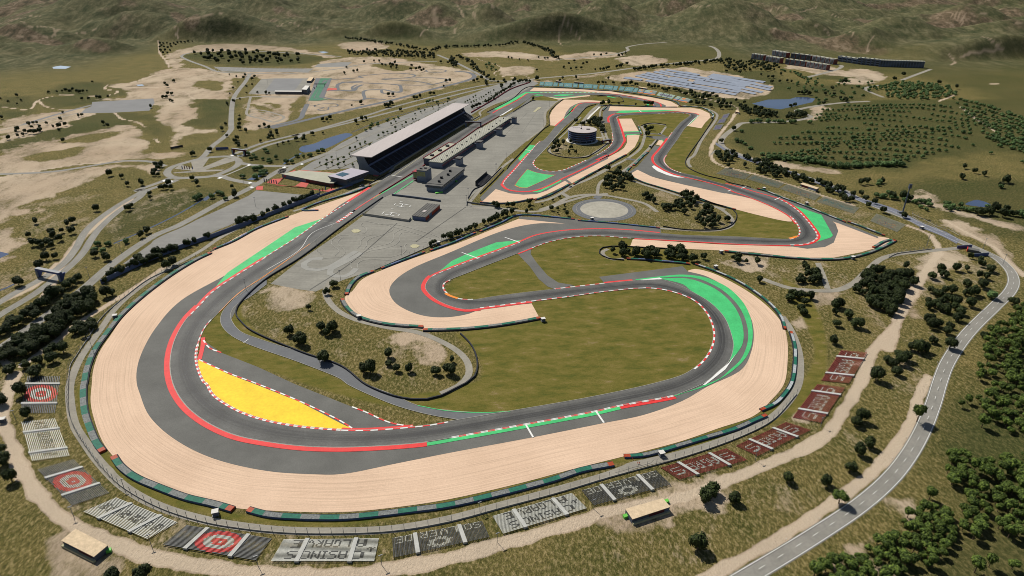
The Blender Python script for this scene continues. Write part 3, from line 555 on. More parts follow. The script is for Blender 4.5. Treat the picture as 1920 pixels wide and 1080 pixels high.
for s, sm in [('M:600,465 510,530 545,590 900,720 1500,890 W:0,580 400,700 1000,845 1120,858 1000,722 760,602 500,540 0,440 M:1300,690 820,570', 1),
              ('E:1640,265 1920,282 F:200,295 620,308 700,320 800,310 850,285 875,220 860,180 840,165 1100,250 1160,260 1180,290 1000,340 850,370 650,370 400,340 240,330 0,320 E:1800,312 1625,305', 0),
              ('L:1300,610 1380,670 1650,520 1920,390 M:200,375 430,240 560,130 615,20 K:635,985 560,982 440,990 M:445,60 400,140 330,190 180,270 0,370 L:1920,300', 0),
              ('L:1275,630 1340,675 1100,790 900,880 700,930 400,970 200,970 30,945 235,755 450,820 650,840 850,830 1000,780', 0),
              ('J:1270,455 1600,460 1910,482 1905,498 1600,492 1500,500 1420,530 1350,570 1290,650 1250,750 1140,850 1050,840 1045,700 1080,620 1180,500', 0),
              ('K:190,555 700,570 1150,576 1400,575 1550,600 1680,660 1700,720 1620,800 1560,885 1350,850 1530,690 1400,650 1200,628 1000,628 600,620 165,622', 0),
              ('K:310,742 515,740 620,930 380,940', 0), ('J:740,325 810,275 1300,290 1920,322 K:400,368 800,418 1100,480 1220,545 1210,562 1020,562 1025,540 900,490 600,420 350,377 0,347 J:1500,332', 0),
              ('J:1000,412 1180,432 1640,385 1655,402 1300,440 1180,456', 0), ('M:940,0 880,90 970,110 1000,45', 0)]:
    sheet('gravel_trap', g(s), 'gravel', M['gravel'], bool(sm))
# ---- run-off asphalt
iu = min(range(len(TU)), key=lambda i: (TU[i]-g('E:1480,513')[0]).length)
RA1 = crs(GR1i, False, 4)+g('E:1920,418 1450,478 1480,514')+TU[:iu][::-1]
k0 = min(range(len(RA1)), key=lambda i: (RA1[i]-RA1[0]).length)
i0 = min(range(iu), key=lambda i: (TU[i]-g('N:1700,750')[0]).length)
sheet('runoff_asphalt', crs(GR1i, False, 4)+g('E:1920,418 1450,478 1480,514')+TU[i0:iu][::-1], 'runoff', M['runoff'], smooth=False)
sheet('runoff_asphalt', g('E:1000,152 1000,138 1300,152 1795,208 1800,240 1450,232 1100,265 600,460 520,540 600,640 780,655 1070,627')+crs(GR2i, False, 4)[::-1][1:], 'runoff', M['runoff'], smooth=False)
for s in ['W:330,360 610,430 780,480 1100,590 1400,690 1720,840 F:1100,252 1100,262 840,163 860,180 875,220 850,285 800,310 700,320 620,308 F:300,290 640,285 740,250 690,180 560,80 400,10',
          'M:480,500 600,420 760,240 860,100 960,125 900,260 860,340 900,430 1250,565 1920,745 1920,825 1300,692 820,572 600,467 510,520', 'W:0,350 0,440 500,540 760,602 800,580', 'E:990,347 1070,315 1065,350 1100,400 1160,470 1220,510 1310,525 1200,548 1160,532 1110,490 1060,420',
          'K:80,650 165,555 192,555 165,622 350,622 200,700 190,740 200,812 95,810 80,740', 'L:0,885 200,680 400,470 570,300 750,95 850,105 500,520 360,690 400,740 640,790 850,770 1220,590 1920,255 1920,302 1300,612 1380,672 1345,680 1275,632 1000,782 850,832 650,842 450,822 235,757 30,947',
          'J:1250,750 1290,650 1350,570 1420,530 1500,500 1600,492 1820,500 1500,560 1270,760', 'J:740,327 812,272 770,268 480,430 200,600 95,655 185,668 660,390 900,352 1920,358 K:600,440 900,510 930,560 1025,562 1025,540 900,490 600,420 350,377 0,347 J:1500,330', 'J:860,372 1300,368 1640,380 1180,432 1000,412 930,398',
          'K:385,945 630,935 640,975 440,985 405,1020', 'D:1140,810 1145,835 1245,905 1450,985 1660,1082 H:150,165 230,203 300,228 400,240 300,250 0,250 D:1130,950', 'K:700,1000 1080,1010 1060,1070 900,1060', 'J:930,390 800,425 740,440 860,400']:
    sheet('runoff_asphalt', g(s), 'runoff', M['runoff'], smooth=False)
sheet('pit_lane', g('S:774,326 808,318 760,352 720,370 700,389 640,426 560,486 500,522 467,552 445,578 433,600 415,600 420,585 445,550 500,500 560,457 640,403 712,362'), 'lane', M['runoff'], smooth=False)
sheet('pit_exit_lane', g('J:290,740 560,600 700,470 740,440 860,400 930,398 800,430 640,570 480,660 300,760'), 'lane', M['runoff'], smooth=False)
SLa = crs(g('D:1500,470 1400,545 1300,620 1250,680 1243,740 1290,800 1380,850 1700,965 1920,1055 H:30,0 200,80 330,130 500,175 660,202'), False, 4)
SLb = crs(g('D:1500,520 1400,595 1330,635 1297,690 1312,740 1360,790 1450,825 1700,905 1920,975 H:140,0 300,65 430,122 600,150 800,162 940,156'), False, 4)
sheet('service_lane', SLa+SLb[::-1], 'lane', M['kart'], smooth=False)
# ---- painted areas
def paint_area(s, mat, name='painted_area', layer='paint'): sheet(name, g(s), layer, M[mat], smooth=False)
for s in ['D:1200,555 1240,500 1280,455 1660,200 1800,155 N:1370,960 Q:250,262 0,440 D:1490,372',
          'E:530,465 620,390 700,352 780,320 870,285 1020,270 770,372 600,437 515,472', 'F:575,60 780,130 845,245 830,258 745,285 762,255 752,225 720,180 690,145 640,95',
          'L:710,460 850,510 1000,538 1135,545 900,655 715,738 620,735 525,700 600,590', 'L:750,95 835,105 605,345 572,300', 'L:780,800 900,775 1225,615 1215,645 900,805 850,808', 'J:195,600 680,342 1500,345 1920,352 1500,355 900,352 720,362 660,392 400,542 260,610', 'J:1095,395 1200,378 1420,378 1300,398 1160,405',
          'J:1335,630 1430,540 1500,515 1370,640 J:1255,745 1360,655', 'K:275,655 350,620 1000,612 1250,625 1000,632 700,642 400,656', 'K:1375,835 1360,840 1515,690 1535,685 1440,775', 'J:800,390 860,378 940,385 945,395 830,395', 'J:1010,410 1180,428 1620,384 1600,390 1180,436', 'K:385,935 635,930 635,940 385,950', 'K:400,1010 440,975 640,970 640,978 450,988 410,1030',
          'K:130,395 290,432 270,437 150,412', 'M:950,0 990,30 1010,50 1000,60 970,25', 'P:290,600 600,385 600,400 300,605', 'P:0,655 100,592 590,310 590,325 110,600 0,665', 'a:1275,322 1305,322 1300,345 1275,348']:
    paint_area(s, 'green')
# the wide bend on the right: green, a grey lane, green again
def band(name, o, i, mat, layer='paint'): sheet(name, crs(g(o), False, 4)+crs(g(i), False, 4)[::-1], layer, M[mat], smooth=False)
tr = 'E:1800,490 1920,520 F:50,560 150,620 230,700 270,790 285,870 262,962'
band('painted_area', 'E:1800,488 1920,486 F:60,495 180,545 270,620 320,700 342,790 335,860 300,915 262,962', tr, 'green')
band('painted_area', 'E:1655,492 1850,470 1920,466 F:120,480 240,530 330,610 375,690 393,780 385,870 350,940 290,1000 200,1060 140,1090 I:0,55 H:1870,72', 'E:1655,497 1800,484 1920,478 F:90,490 210,545 300,625 345,700 368,790 362,860 325,945 262,1005 210,1050 130,1085 H:1925,52 1870,66', 'green')
paint_area('F:262,960 300,912 240,1000 130,1085 110,1090 200,1012', 'white', layer='line')
paint_area('E:1660,498 1790,483 1808,492 1700,498', 'white', layer='line')
paint_area('M:818,420 850,402 1000,490 1150,550 1310,588 1200,585 1050,550 900,490 840,445', 'white')
paint_area('J:290,700 310,690 490,580 480,600 340,690', 'white', layer='line')
paint_area('D:1115,946 1290,1028 1440,1085 G:1680,100 H:0,225 55,250 0,258 G:1700,240 1520,210 1400,175 1300,130 1200,60 D:1150,1070 1118,1000', 'yellow')
for s in ['E:675,342 680,341 773,374 768,377', 'E:917,257 922,256 1007,284 1002,287', 'H:1032,230 1042,229 1084,301 1074,303', 'H:1427,156 1437,154 1482,219 1472,221', 'W:300,470 340,452 350,456 312,474', 'W:470,433 540,410 548,414 482,437', 'W:900,578 970,552 980,556 912,582', 'K:620,618 632,618 668,645 655,646', 'L:675,172 682,168 762,178 755,184', 'P:270,315 276,312 440,338 432,342']:
    paint_area(s, 'white', 'painted_line', 'line2')
paint_area('J:795,640 870,570 925,572 830,640', 'cream')
for s in ['Q:590,380 620,362 670,362 700,378 670,398 620,402', 'Q:1250,552 1280,532 1330,532 1362,548 1330,570 1280,572']: sheet('painted_circle', g(s), 'paint', M['cream'])
# ---- kerbs
def kerb(path, a, b, w0, w1, mat, layer='kerb'):
    P = sub(path, g(a)[0], g(b)[0]); ribbon('kerb', P, w0, w1, layer, M[mat])
# U: offsets > 0 lie outside the track (to the right of travel); V: offsets < 0 lie outside
for a in [('N:1740,730', 'N:1385,950', 0, 4.2, 'red'), ('N:1385,950', 'Q:250,260', -.2, 1.5, 'kerbrw'), ('Q:250,260', 'D:1490,370', -.4, 1.1, 'kerbrw'), ('D:1490,370', 'D:1060,705', -.9, .5, 'kerbrw'), ('D:1490,370', 'D:1120,640', .5, 2.6, 'red'),
          ('D:1120,640', 'H:480,327', .4, 4.0, 'red'), ('D:1060,705', 'H:480,327', .1, .42, 'faint'), ('H:480,327', 'H:1560,125', .7, 3.6, 'green'), ('H:620,303', 'H:1870,67', -.7, .75, 'kerbrw'), ('H:1560,125', 'H:1870,67', 1.0, 3.4, 'red'),
          ('E:1640,500', 'E:1480,515', -.3, 2.4, 'red'), ('E:1480,515', 'E:1200,547', -.6, .9, 'kerbrw'), ('E:740,607', 'E:610,495', -.3, 1.2, 'kerbrw'), ('E:990,347', 'E:1070,315', 0, 2.0, 'red'), ('E:1070,315', 'E:1630,260', -.2, 1.0, 'kerbrw'), ('E:1640,260', 'F:600,298', -.2, 2.2, 'red'),
          ('F:600,298', 'F:550,45', -.7, .8, 'kerbrw'), ('F:620,298', 'F:550,45', .8, 3.0, 'red'), ('F:550,45', 'C:240,1035', 0, 2.4, 'red'), ('M:1250,515', 'M:1030,250', -.3, 1.5, 'kerbshort'), ('K:1345,850', 'K:1505,690', 0, 1.2, 'white'), ('K:1500,690', 'K:280,672', 0, 2.4, 'red'), ('K:280,672', 'K:190,800', 0, 4.0, 'red'),
          ('K:225,950', 'M:0,250', -.2, 1.1, 'kerbrw'), ('L:1600,325', 'L:820,320', -.3, 1.5, 'kerbrw'), ('L:830,310', 'J:1250,880', 0, .4, 'white')]: kerb(TU, *a)
for a in [('D:1190,720', 'D:1115,860', -.3, .8, 'kerbrw'), ('D:1115,860', 'H:0,258', -.6, 1.2, 'kerbshort'), ('H:0,258', 'H:400,240', -1.8, .4, 'red'), ('H:0,258', 'H:600,212', -.2, 1.1, 'kerbrw'), ('F:60,995', 'E:1700,543', -.2, 1.4, 'kerbrw'), ('E:1700,543', 'E:1270,592', -.3, .9, 'kerbrw'), ('E:1270,592', 'E:780,655', -.4, 1.1, 'kerbrw'),
          ('E:1070,617', 'E:780,655', -2.4, -.4, 'red'), ('E:780,655', 'E:510,475', -3.8, 0, 'red'), ('E:510,475', 'E:1000,285', -.2, .9, 'kerbrw'), ('E:510,475', 'E:1000,285', -2.2, -.2, 'red'), ('E:1000,285', 'E:1790,232', -2.4, 0, 'red'), ('F:600,265', 'F:600,135', -.3, 1.3, 'kerbrw'), ('F:640,180', 'F:350,20', -2.2, -.3, 'red'), ('F:350,20', 'M:1250,560', -2.4, 0, 'red'),
          ('M:1250,560', 'M:1065,0', -3.6, 0, 'red'), ('M:1065,0', 'K:1130,945', -1.2, .2, 'kerbrw'), ('K:1390,690', 'K:900,670', -.2, 1.2, 'kerbrw'), ('K:360,700', 'K:295,740', -.3, 1.2, 'kerbrw'), ('K:295,740', 'M:375,60', -3.8, -.2, 'red'), ('M:375,60', 'L:850,765', -3.0, -.3, 'red'), ('L:850,765', 'L:352,680', -3.8, -.4, 'red'), ('L:352,680', 'L:740,220', -2.6, -.8, 'red'), ('L:352,680', 'L:910,40', -.9, .5, 'kerbrw'),
          ('J:1140,855', 'J:1270,740', -2.6, 0, 'red'), ('J:1270,740', 'J:1380,640', -1.6, 0, 'green'), ('J:1380,640', 'J:1820,505', -2.6, 0, 'red'), ('N:1860,820', 'Q:600,160', -1.6, 0, 'red')]: kerb(TV, *a)
for a in [('K:920,560', 'K:600,437', -.2, 2.6, 'red'), ('J:1920,352', 'J:900,350', -.2, 1.6, 'kerbrw'), ('J:720,360', 'J:180,660', -2.4, 0.3, 'red')]: kerb(TB1, *a)
kerb(TB1, 'K:600,437', 'J:1800,350', -.2, 1.8, 'red')
ribbon('kerb', crs(g('K:740,492 840,535 855,560'), False, 3), -1, .8, 'kerb', M['kerbrw'])
def line(s, w, mat='white', layer='line', name='painted_line', smooth=True):
    P = g(s) if isinstance(s, str) else s
    if smooth: P = crs(P, False, 4)
    ribbon(name, P, -w/2, w/2, layer, M[mat])
line('Q:600,168 540,215 430,285', 3.4, 'kerbshort'); line('Q:430,285 160,400 D:1680,330 1500,440', .5); line('D:1745,292 1480,480 1350,565 1230,680', .8, 'orange')
line('Q:250,268 490,308', .5, 'faint'); line('L:520,700 600,590 710,460', .5, 'red'); line('L:710,460 850,510 1000,538 1135,545', .5, 'red'); line('L:1135,545 900,655 705,742', .5, 'red'); line('L:520,700 600,738 705,742', 1.2, 'orange')
line('D:1143,820 1140,870 1122,945', 3.0, 'red'); line('D:1120,945 1290,1022 1440,1078 G:1700,105 1920,212 H:60,250', 1.0, 'kerbrw'); line('D:1145,835 1180,880 1245,905', 1.2, 'kerbrw'); line('H:60,130 150,165 230,203 300,226 400,240', 1.0, 'kerbrw'); line('D:1370,850 1400,828', .5)
line(SLa, .35, 'faint', smooth=False); line(SLb, .35, 'faint', smooth=False); line('H:430,123 600,153 800,163 950,155', .6, 'green')
line('E:585,572 610,585 655,600', 2.6, 'orange', 'line2'); line('F:600,263 620,258 645,250', 3, 'orange', 'line2')
line('P:240,0 300,-40', .2, 'cream'); line('P:290,330 760,0 O:1200,780 1920,350', .8, 'cream'); line('F:640,180 600,135', .3)
for P_ in (TU, TV): ribbon('painted_line', resample(P_, step=6), -.18, .18, 'line', M['faint'])
# grid slots on the straight
for k in range(16):
    t = k/15; a = g('P:300,330')[0].lerp(g('O:1700,430')[0], t*.8); off = 4 if k % 2 else 9; d = Vector((math.cos(math.radians(71.6)), math.sin(math.radians(71.6)), 0)); r = Vector((d.y, -d.x, 0))
    p = a+r*off; ribbon('grid_box', [p-r*1.3, p+r*1.3], -.25, .25, 'line', M['faint'])
# ---- paddock, car parks, courts
sheet('paddock', g('S:718,371 774,326 832,288 894,243 940,221 J:800,465 1170,475 1000,640 970,850 720,1060 L:380,300 180,560 P:1420,680 E:735,72 980,95 S:933,403 E:640,242 470,320 180,440 Q:500,930 190,1060 0,1035 S:507,532 560,490 640,435 680,405'), 'lot', M['paddock'], smooth=False)
sheet('car_park', g('S:480,357 575,366 D:1735,25 1650,60 1340,165 1100,268 960,320 780,395 690,405 850,290 870,262 1250,92 1400,20'), 'lot', M['lot'], smooth=False)
sheet('car_park', g('S:560,322 566,316 640,268 700,238 780,208 860,186 905,172 960,150 1000,152 1010,156 960,185 900,205 870,225 800,250 720,290 690,322 660,315 620,318'), 'lot', M['lot'], smooth=False)
sheet('car_park', g('A:1200,375 1500,385 1765,386 1735,405 1500,406 1250,402'), 'lot', M['lot'], smooth=False); sheet('car_park', g('A:1790,360 1920,350 B:60,350 30,375 A:1765,378'), 'lot', M['lot'], smooth=False)
sheet('asphalt_yard', g('b:690,765 1150,738 1160,770 1120,830 850,845 605,850 640,815 690,795'), 'lot', M['darklot'], smooth=False)
sheet('training_yard', g('T:205,445 400,225 600,215 1080,215 1180,205 1130,330 1000,410 590,455'), 'lot', M['paddock'], smooth=False); sheet('training_yard', g('T:450,410 600,220 1030,220 900,398'), 'road', M['darklot'], smooth=False)
road('service_road', 'T:0,520 240,490 600,495 940,495', 9, 'road', 'service'); road('service_road', 'T:240,490 205,640 200,770 400,820 600,872 740,800 560,730 370,690 230,690', 5, 'road', 'service')
for k in range(4): road('service_road', 'T:%d,%d %d,%d %d,%d' % (225, 715+k*18, 420, 728+k*34, 640+(3-k)*12, 812+k*18), 2.2, 'road', 'service')
sheet('kart_track', g('T:1080,625 1215,215 1460,215 1340,510 1250,530 1110,552 1075,640'), 'lane', M['kart'], smooth=False)
for s in ['T:1112,550 1200,400 1290,215 1450,217 1400,240 1330,250 1200,480 1180,510 1240,525 1410,540 1240,552', 'T:1200,505 1300,300 1400,245 1350,330 1260,500 1400,535 1240,520']: paint_area(s, 'kartgreen')
paint_area('T:1375,400 1400,362 1530,365 1535,392', 'redpave')
for s, w in [('T:1090,600 1030,720 960,830 700,900 470,955', 9), ('T:550,965 1000,860 1400,760 1920,640 B:300,560 500,505 700,455 748,432 715,408 640,400', 11), ('T:1320,500 1500,530 1920,540 B:130,555 250,560', 6), ('T:1400,400 1600,395 1780,400 1830,350 1920,310', 8), ('T:1545,390 1560,300 1650,275 1920,260', 8),
             ('T:1300,290 1440,240 1600,225 1920,200 B:100,430 300,412 405,420 410,430 340,440 230,445 420,458 500,472', 6), ('B:0,462 200,470 320,478 335,495 325,520 240,505 230,505 140,508 132,560', 7), ('B:70,512 62,490 90,476', 6), ('B:340,440 500,438 600,448 560,465 480,478 320,478', 6), ('B:0,510 60,512 75,500', 6), ('B:225,505 240,525 330,515', 6),
             ('T:1090,632 1200,625 1300,600 1500,598 1550,620 1520,640 1420,645 1390,690 1290,698 1250,685 1340,655 1200,640 1210,615', 3.0), ('B:475,395 540,390 590,398 560,408 490,405 475,395', 4)]:
    road('kart_track', s, w, 'lane', 'kart')
# skid pan
c = G(1132, 393); c.y = (G(1132, 373).y+G(1132, 414.6).y)/2; c.x = 104.5
def disc(r, r0=0, n=72, cx=0, cy=0): return [Vector((c.x+r*math.cos(2*math.pi*i/n), c.y+r*math.sin(2*math.pi*i/n), 0)) for i in range(n)]
sheet('skid_pan', disc(36), 'road', M['kart'], smooth=False); sheet('skid_pan', disc(27), 'gravel', mottled('worn_skid_pan_concrete', (.36, .34, .28), .16, .06, .3, .9, .1), smooth=False)
Pc = disc(31.5)+[disc(31.5)[0]]; ribbon('painted_line', Pc, -.2, .2, 'line', M['faint'])
# ---- roads
R1 = {}
_, R1['a'] = road('road', 'D:-200,750 0,620 100,560 V:430,1060 700,880 850,700 950,520 1080,390 1300,230 1620,30 A:760,1075 900,1025 960,1000', 7.5)
_, R1['b'] = road('road', 'D:-200,830 0,692 200,570 V:760,920 930,750 1030,590 1120,470 1330,280 1560,130 A:830,1070 950,1032 1000,1010', 7.5)
_, R1['c'] = road('road', 'D:-200,1000 0,880 200,740 450,560 640,400 870,245 1000,190 1250,55 S:470,352 U:1700,640 N:380,520 600,400 1200,170 1500,30 O:500,490 850,370 1130,220 1640,30 S:890,176 940,158 1000,150', 9.5)
_, R1['d'] = road('road', 'U:980,455 1400,290 1920,160 T:870,1080 1920,790 B:300,600 700,500 830,476 900,470', 7.5)
_, R1['e'] = road('road', 'U:1110,470 1500,310 1920,200 T:980,1075 1920,830 B:300,625 700,520 850,487', 7.5)
_, R1['f'] = road('road', 'U:560,500 620,450 720,330 900,190 985,90 A:1300,700 1312,560 1340,510 1380,460 1405,415', 9)
road('road', 'A:1405,412 1240,405 1150,372 1050,335 1022,315 1060,300 1180,288 1400,287 1700,302 1920,318', 8); road('road', 'A:1405,412 1600,415 1750,405 1920,385 B:100,365 300,352 540,345', 8)
_, R1['g'] = road('road', 'U:100,700 160,620 330,560 620,490 950,470 1085,520 1070,590 900,680 720,740 450,762 200,760', 9.5, closed=True)
road('road', 'A:-300,990 0,980 300,965 500,935 700,905 850,910 930,935', 7.5); road('road', 'U:1120,560 1300,590 1740,602 1880,600', 9); road('road', 'U:760,730 850,745 1000,790 1290,842 1400,850', 9); road('footpath', 'U:850,755 1050,670 1230,592', 2.5, mat='faint')
road('road', 'B:540,308 640,350 740,400 830,448', 9); road('road', 'B:830,455 1000,455 1100,442 1400,415 1700,375 1920,350 C:100,342 185,330 205,300 180,270 150,258', 11, mat='service'); road('road', 'B:1205,335 1350,325 1500,310 1610,285 1610,265 1700,248 1830,238', 9, mat='service')
road('road', 'C:700,435 800,410 880,385 890,368 850,362', 10, mat='service'); road('road', 'b:170,935 420,860 640,800 700,785', 8, mat='darklot'); road('road', 'b:0,980 120,950 350,900 600,845', 5, mat='service'); road('road', 'b:-300,1060 0,975 110,950', 9, mat='dirt')
_, RR = road('road', 'I:200,1180 370,1080 700,880 1000,680 1170,530 1275,395 1350,260 1410,110 1450,-20 F:1490,960 1600,800 1750,650 1840,560 1862,500 1840,440 1770,375 1690,335 1550,275 1300,165 1000,45 C:900,1070 500,935 350,880', 9.5)
road('road', 'C:350,880 240,835 215,805 230,770 300,715 340,692 450,690 600,682 690,668 720,655 700,645 640,625 700,605 900,578 1050,570', 9, mat='service'); road('road', 'C:1130,548 1060,520 1025,500 1050,488 1110,480', 8, mat='service'); road('road', 'C:1230,452 1300,425 1395,390', 9, mat='service')
for P_ in (RR,):
    P2 = resample(P_, step=4)
    for o_ in (-4.1, 3.85): ribbon('painted_line', P2, o_, o_+.3, 'line', M['white'])
def dashes(P, off, ln, gap, y_min=0, w=.22, mat='white', maxn=200):
    P = resample(P, step=1.0); i = 0; V = []; F = []
    while i+ln < len(P) and maxn:
        v, f, _ = ribbon_geo(P[i:i+ln+1], off-w/2, off+w/2, LAYER['line']); b = len(V); V += v; F += [[b+q for q in ff] for ff in f]; i += ln+gap; maxn -= 1
    tag(mesh_obj('lane_marking', V, F, M[mat]), kind='structure')
dashes(RR, 0, 4, 9)
for k in 'abc': dashes(R1[k], 0, 3, 9, mat='faint', w=.35)
for k in 'abcde':
    P2 = resample(R1[k], step=5)
    for o_ in (-3.5, 3.3): ribbon('painted_line', P2, o_, o_+.22, 'line', M['faint'])
_, SR = road('service_road', 'D:1500,130 1250,250 1130,330 R:1830,60 1500,290 1300,470 1150,680 1050,820 950,960 880,1080 G:395,0 395,100 420,230 480,330 560,440 700,580 900,690 1150,765 1350,800 1600,825 1920,830 H:300,815 600,762 900,682 1200,600 1500,512 1640,460 1750,432 1920,390 I:300,290 500,190 600,90 650,0 F:660,950 640,850 600,760 560,700', 5.2, 'road', 'service')
sheet('service_road', g('H:590,770 640,740 760,700 800,700 780,730'), 'lane', M['service']); sheet('service_road', g('H:1540,500 1600,450 1680,430 1760,425 1740,445 1640,470'), 'lane', M['service']); sheet('service_road', g('G:555,450 590,445 660,520 640,535'), 'lane', M['service'])
for s, w, m in [('F:450,490 600,540 700,552 850,555 950,520 1040,440 1120,375 1220,348 1400,330 1560,315', 6, 'service'), ('F:760,400 790,470 815,545', 5, 'service'), ('E:-60,500 -90,560 -40,650 60,710 250,760 430,790 560,840 660,900 710,960 715,1030 660,1090 560,1135', 5, 'service'), ('E:1500,320 1470,335 1480,360 1530,380 1590,375', 4, 'service'), ('W:-100,610 0,625 150,670 280,740 360,830 370,880 320,930 200,965 0,975 F:-200,200', 4.5, 'service'), ('M:1920,1060 1550,960 1240,860 960,770 700,690 530,630', 4.5, 'service'), ('M:410,560 380,500 480,420 640,280 790,130 900,10 K:940,1020', 4.5, 'service'),
               ('M:0,520 200,430 480,280 640,150 700,0 K:715,980 690,900 660,860', 4.5, 'service'), ('K:660,860 760,822 880,818 1030,840', 3.5, 'service'), ('K:720,960 930,975 1010,1000', 5, 'runoff'), ('K:950,970 1030,860', 3.5, 'service'), ('M:430,300 560,320', 8, 'runoff'), ('M:0,830 20,700 60,640 110,610 220,560', 4, 'service'), ('M:-100,850 100,850 400,900 700,970 820,1040 900,1100', 5, 'service'),
               ('L:900,1070 1100,1000 1350,880 1600,840 1920,850', 6, 'service'), ('L:820,960 1000,920 1250,800 1400,700 1600,620 1920,460', 5, 'service'), ('L:1230,820 1340,880', 6, 'service'), ('L:1740,900 1790,860', 9, 'kart'), ('f:1400,600 1700,585', 3, 'wallwhite'), ('f:0,930 100,850 230,700 550,390 700,230 940,0', 2.5, 'service'), ('f:1050,180 1180,0 J:1800,560', 4, 'wallwhite'), ('J:1490,850 1700,600 1780,540', 6, 'service'), ('J:1870,1080 1800,850 1820,600 1870,560', 3, 'service'),
               ('f:1290,1080 1600,880 1750,720 1700,560 1560,100', 3.5, 'service'), ('L:1050,120 1040,180 1100,240 1300,280 1500,280 1700,230 1900,90', 3.5, 'service'), ('W:90,0 150,-60', 3, 'service'), ('M:1540,60 1440,260 1380,300 1360,360 1400,430', 4.5, 'service'), ('K:1290,540 1400,560 1600,580 1780,660 1790,730 1640,950 1550,1080 M:1540,60', 4.5, 'service'), ('N:560,1090 1000,950 1500,760 1700,690 1920,600 O:700,1000 1400,560 1920,300 J:0,640 480,400 770,255', 4, 'service'), ('J:690,1080 960,850 985,640 1160,480 1250,440', 4, 'service'), ('P:1440,720 1640,480 1920,200 L:500,300', 4.5, 'service'), ('E:740,90 900,95 1100,110 1250,60 1400,20 1500,10', 5, 'service')]:
    road('service_road', s, w, 'road', m)
for s in ['N:315,690 380,600 N:590,465 600,475 460,560 330,640', 'N:155,660 250,605 380,600 380,625 310,690', 'N:0,735 20,715 110,710 100,770 0,770', 'N:310,690 1050,780 1240,765 1160,800 1050,795 590,720 300,700', 'N:590,710 680,650 800,660 750,735', 'N:1050,780 1120,745 1240,765 1160,800', 'N:520,545 650,468 1175,515 1150,525 680,480 560,545', 'N:1340,700 1430,705 1360,745', 'P:0,300 90,315 60,330 0,320', 'N:460,520 590,465 560,500 480,535']: paint_area(s, 'redpave', 'red_paving', 'lane')
# roundabout island
for s in ['U:430,540 680,492 590,620 900,490 1010,500 1035,530 630,652 890,650 860,668 200,702 180,692 300,680 460,662', 'U:200,640 290,580 470,640 460,665']: sheet('paved_island', g(s), 'road', M['service'], smooth=False)
for s in ['U:970,455 1010,450 1030,458 995,466', 'U:1060,462 1100,455 1120,462 1080,472', 'U:1200,592 1230,578 1265,585 1230,605', 'U:1690,625 1730,610 1755,618 1720,636', 'U:1210,840 1250,822 1280,830 1240,850', 'U:1235,895 1270,885 1305,900 1270,912', 'U:790,775 830,755 870,760 830,780', 'U:20,810 60,793 95,803 55,822', 'U:130,815 160,803 190,812 160,828', 'N:655,385 690,372 720,385 690,397', 'N:390,440 430,420 462,428 430,448']: paint_area(s, 'white', 'zebra_crossing', 'line')
# helipad letters and driving-course markings
for pts in ['P:350,772 480,793', 'P:390,735 528,758', 'P:440,745 418,785', 'P:175,900 315,920', 'P:225,865 355,885', 'P:285,872 250,912', 'P:312,760 335,738', 'P:540,790 565,768', 'P:130,890 165,860', 'P:370,920 395,895', 'P:400,708 440,714', 'P:270,815 300,822']: line(pts, .9, 'white', smooth=False)
for s in ['Q:405,660 450,620 455,600 380,540 370,500 400,460 470,430 560,425', 'Q:460,680 515,640 520,600 445,530 450,490 500,450', 'Q:660,575 700,540 700,490 740,450 830,420', 'Q:735,585 765,550 770,500 820,460 900,435 1000,400 1060,370 1060,340 1020,320 880,295 740,265', 'Q:720,290 700,310 760,350 765,385 740,405 660,415', 'Q:1165,355 1075,410 1065,480 1020,520 860,560 740,605', 'Q:1240,390 1160,400 1130,440 1135,490 1080,540 960,575 800,605 740,630', 'Q:600,805 580,770 600,720 700,680 880,675 1050,675', 'Q:665,795 665,750 720,710 850,700 1020,708', 'Q:1220,520 1190,545 1210,600 1170,635 1050,670', 'Q:830,300 1100,310 1300,360 1500,420 1590,460 1600,480 1580,495 1500,470 1240,385 1050,330', 'Q:1280,490 1350,500 1440,508', 'Q:110,790 200,800 280,795', 'Q:270,690 350,680 460,678']:
    line(s, .45, 'faint')
M['pale'] = mottled('pale_worn_concrete', (.30, .295, .265), .08, .1, .6, .9, .1)
for s, w in [('Q:270,690 140,695 65,740 60,780 120,810 230,815 330,790 650,605', 6), ('Q:710,625 500,740 360,815 350,860 420,890 520,890 600,850 650,800', 6)]: road('worn_course', s, w, 'gravel', 'pale')
line('Q:1320,500 1880,110', .4, 'tyredark'); line('Q:130,1040 560,760 1110,290', .4, 'tyredark')
for k in range(9): line('J:%d,%d %d,%d' % (60+k*95, 1070-k*20, 520+k*60, 720-k*22), .3, 'faint', smooth=False) if k % 3 == 0 else None
# bay lines in the car parks
for k in range(22): x = 1215+k*24; line('A:%d,379 %d,403' % (x, x-14), .6, 'faint', smooth=False)
for k in range(24): x = 1010+k*22; line('D:%d,%d %d,%d' % (x, 275-int(k*6.3), x+45, 245-int(k*6.3)), .3, 'faint', smooth=False)
M['verge'] = mottled('grass_verge', (.115, .10, .032), .25, .3, 1.2, .95, .05)
for s in ['N:700,410 1040,258', 'N:1200,185 1530,30', 'N:870,455 1300,262', 'N:1050,465 1450,270', 'N:1200,475 1750,215', 'N:1380,220 1750,45', 'N:1530,230 1920,70', 'O:0,835 310,690', 'O:370,655 690,510', 'O:740,465 1030,350', 'O:1080,320 1230,250', 'O:80,870 700,590', 'O:780,540 1000,420', 'O:160,635 510,485', 'O:570,450 870,330', 'O:940,300 1240,195', 'O:1290,185 1580,70', 'O:0,705 100,670']: line(s, 1.3, 'verge', 'road', 'grass_verge', False)
for P_, o_ in ((R1['c'], 6.0),): ribbon('grass_verge', sub(resample(P_, step=6), g('D:640,400')[0], g('D:1250,55')[0]), o_, o_+1.6, 'road', M['verge'])
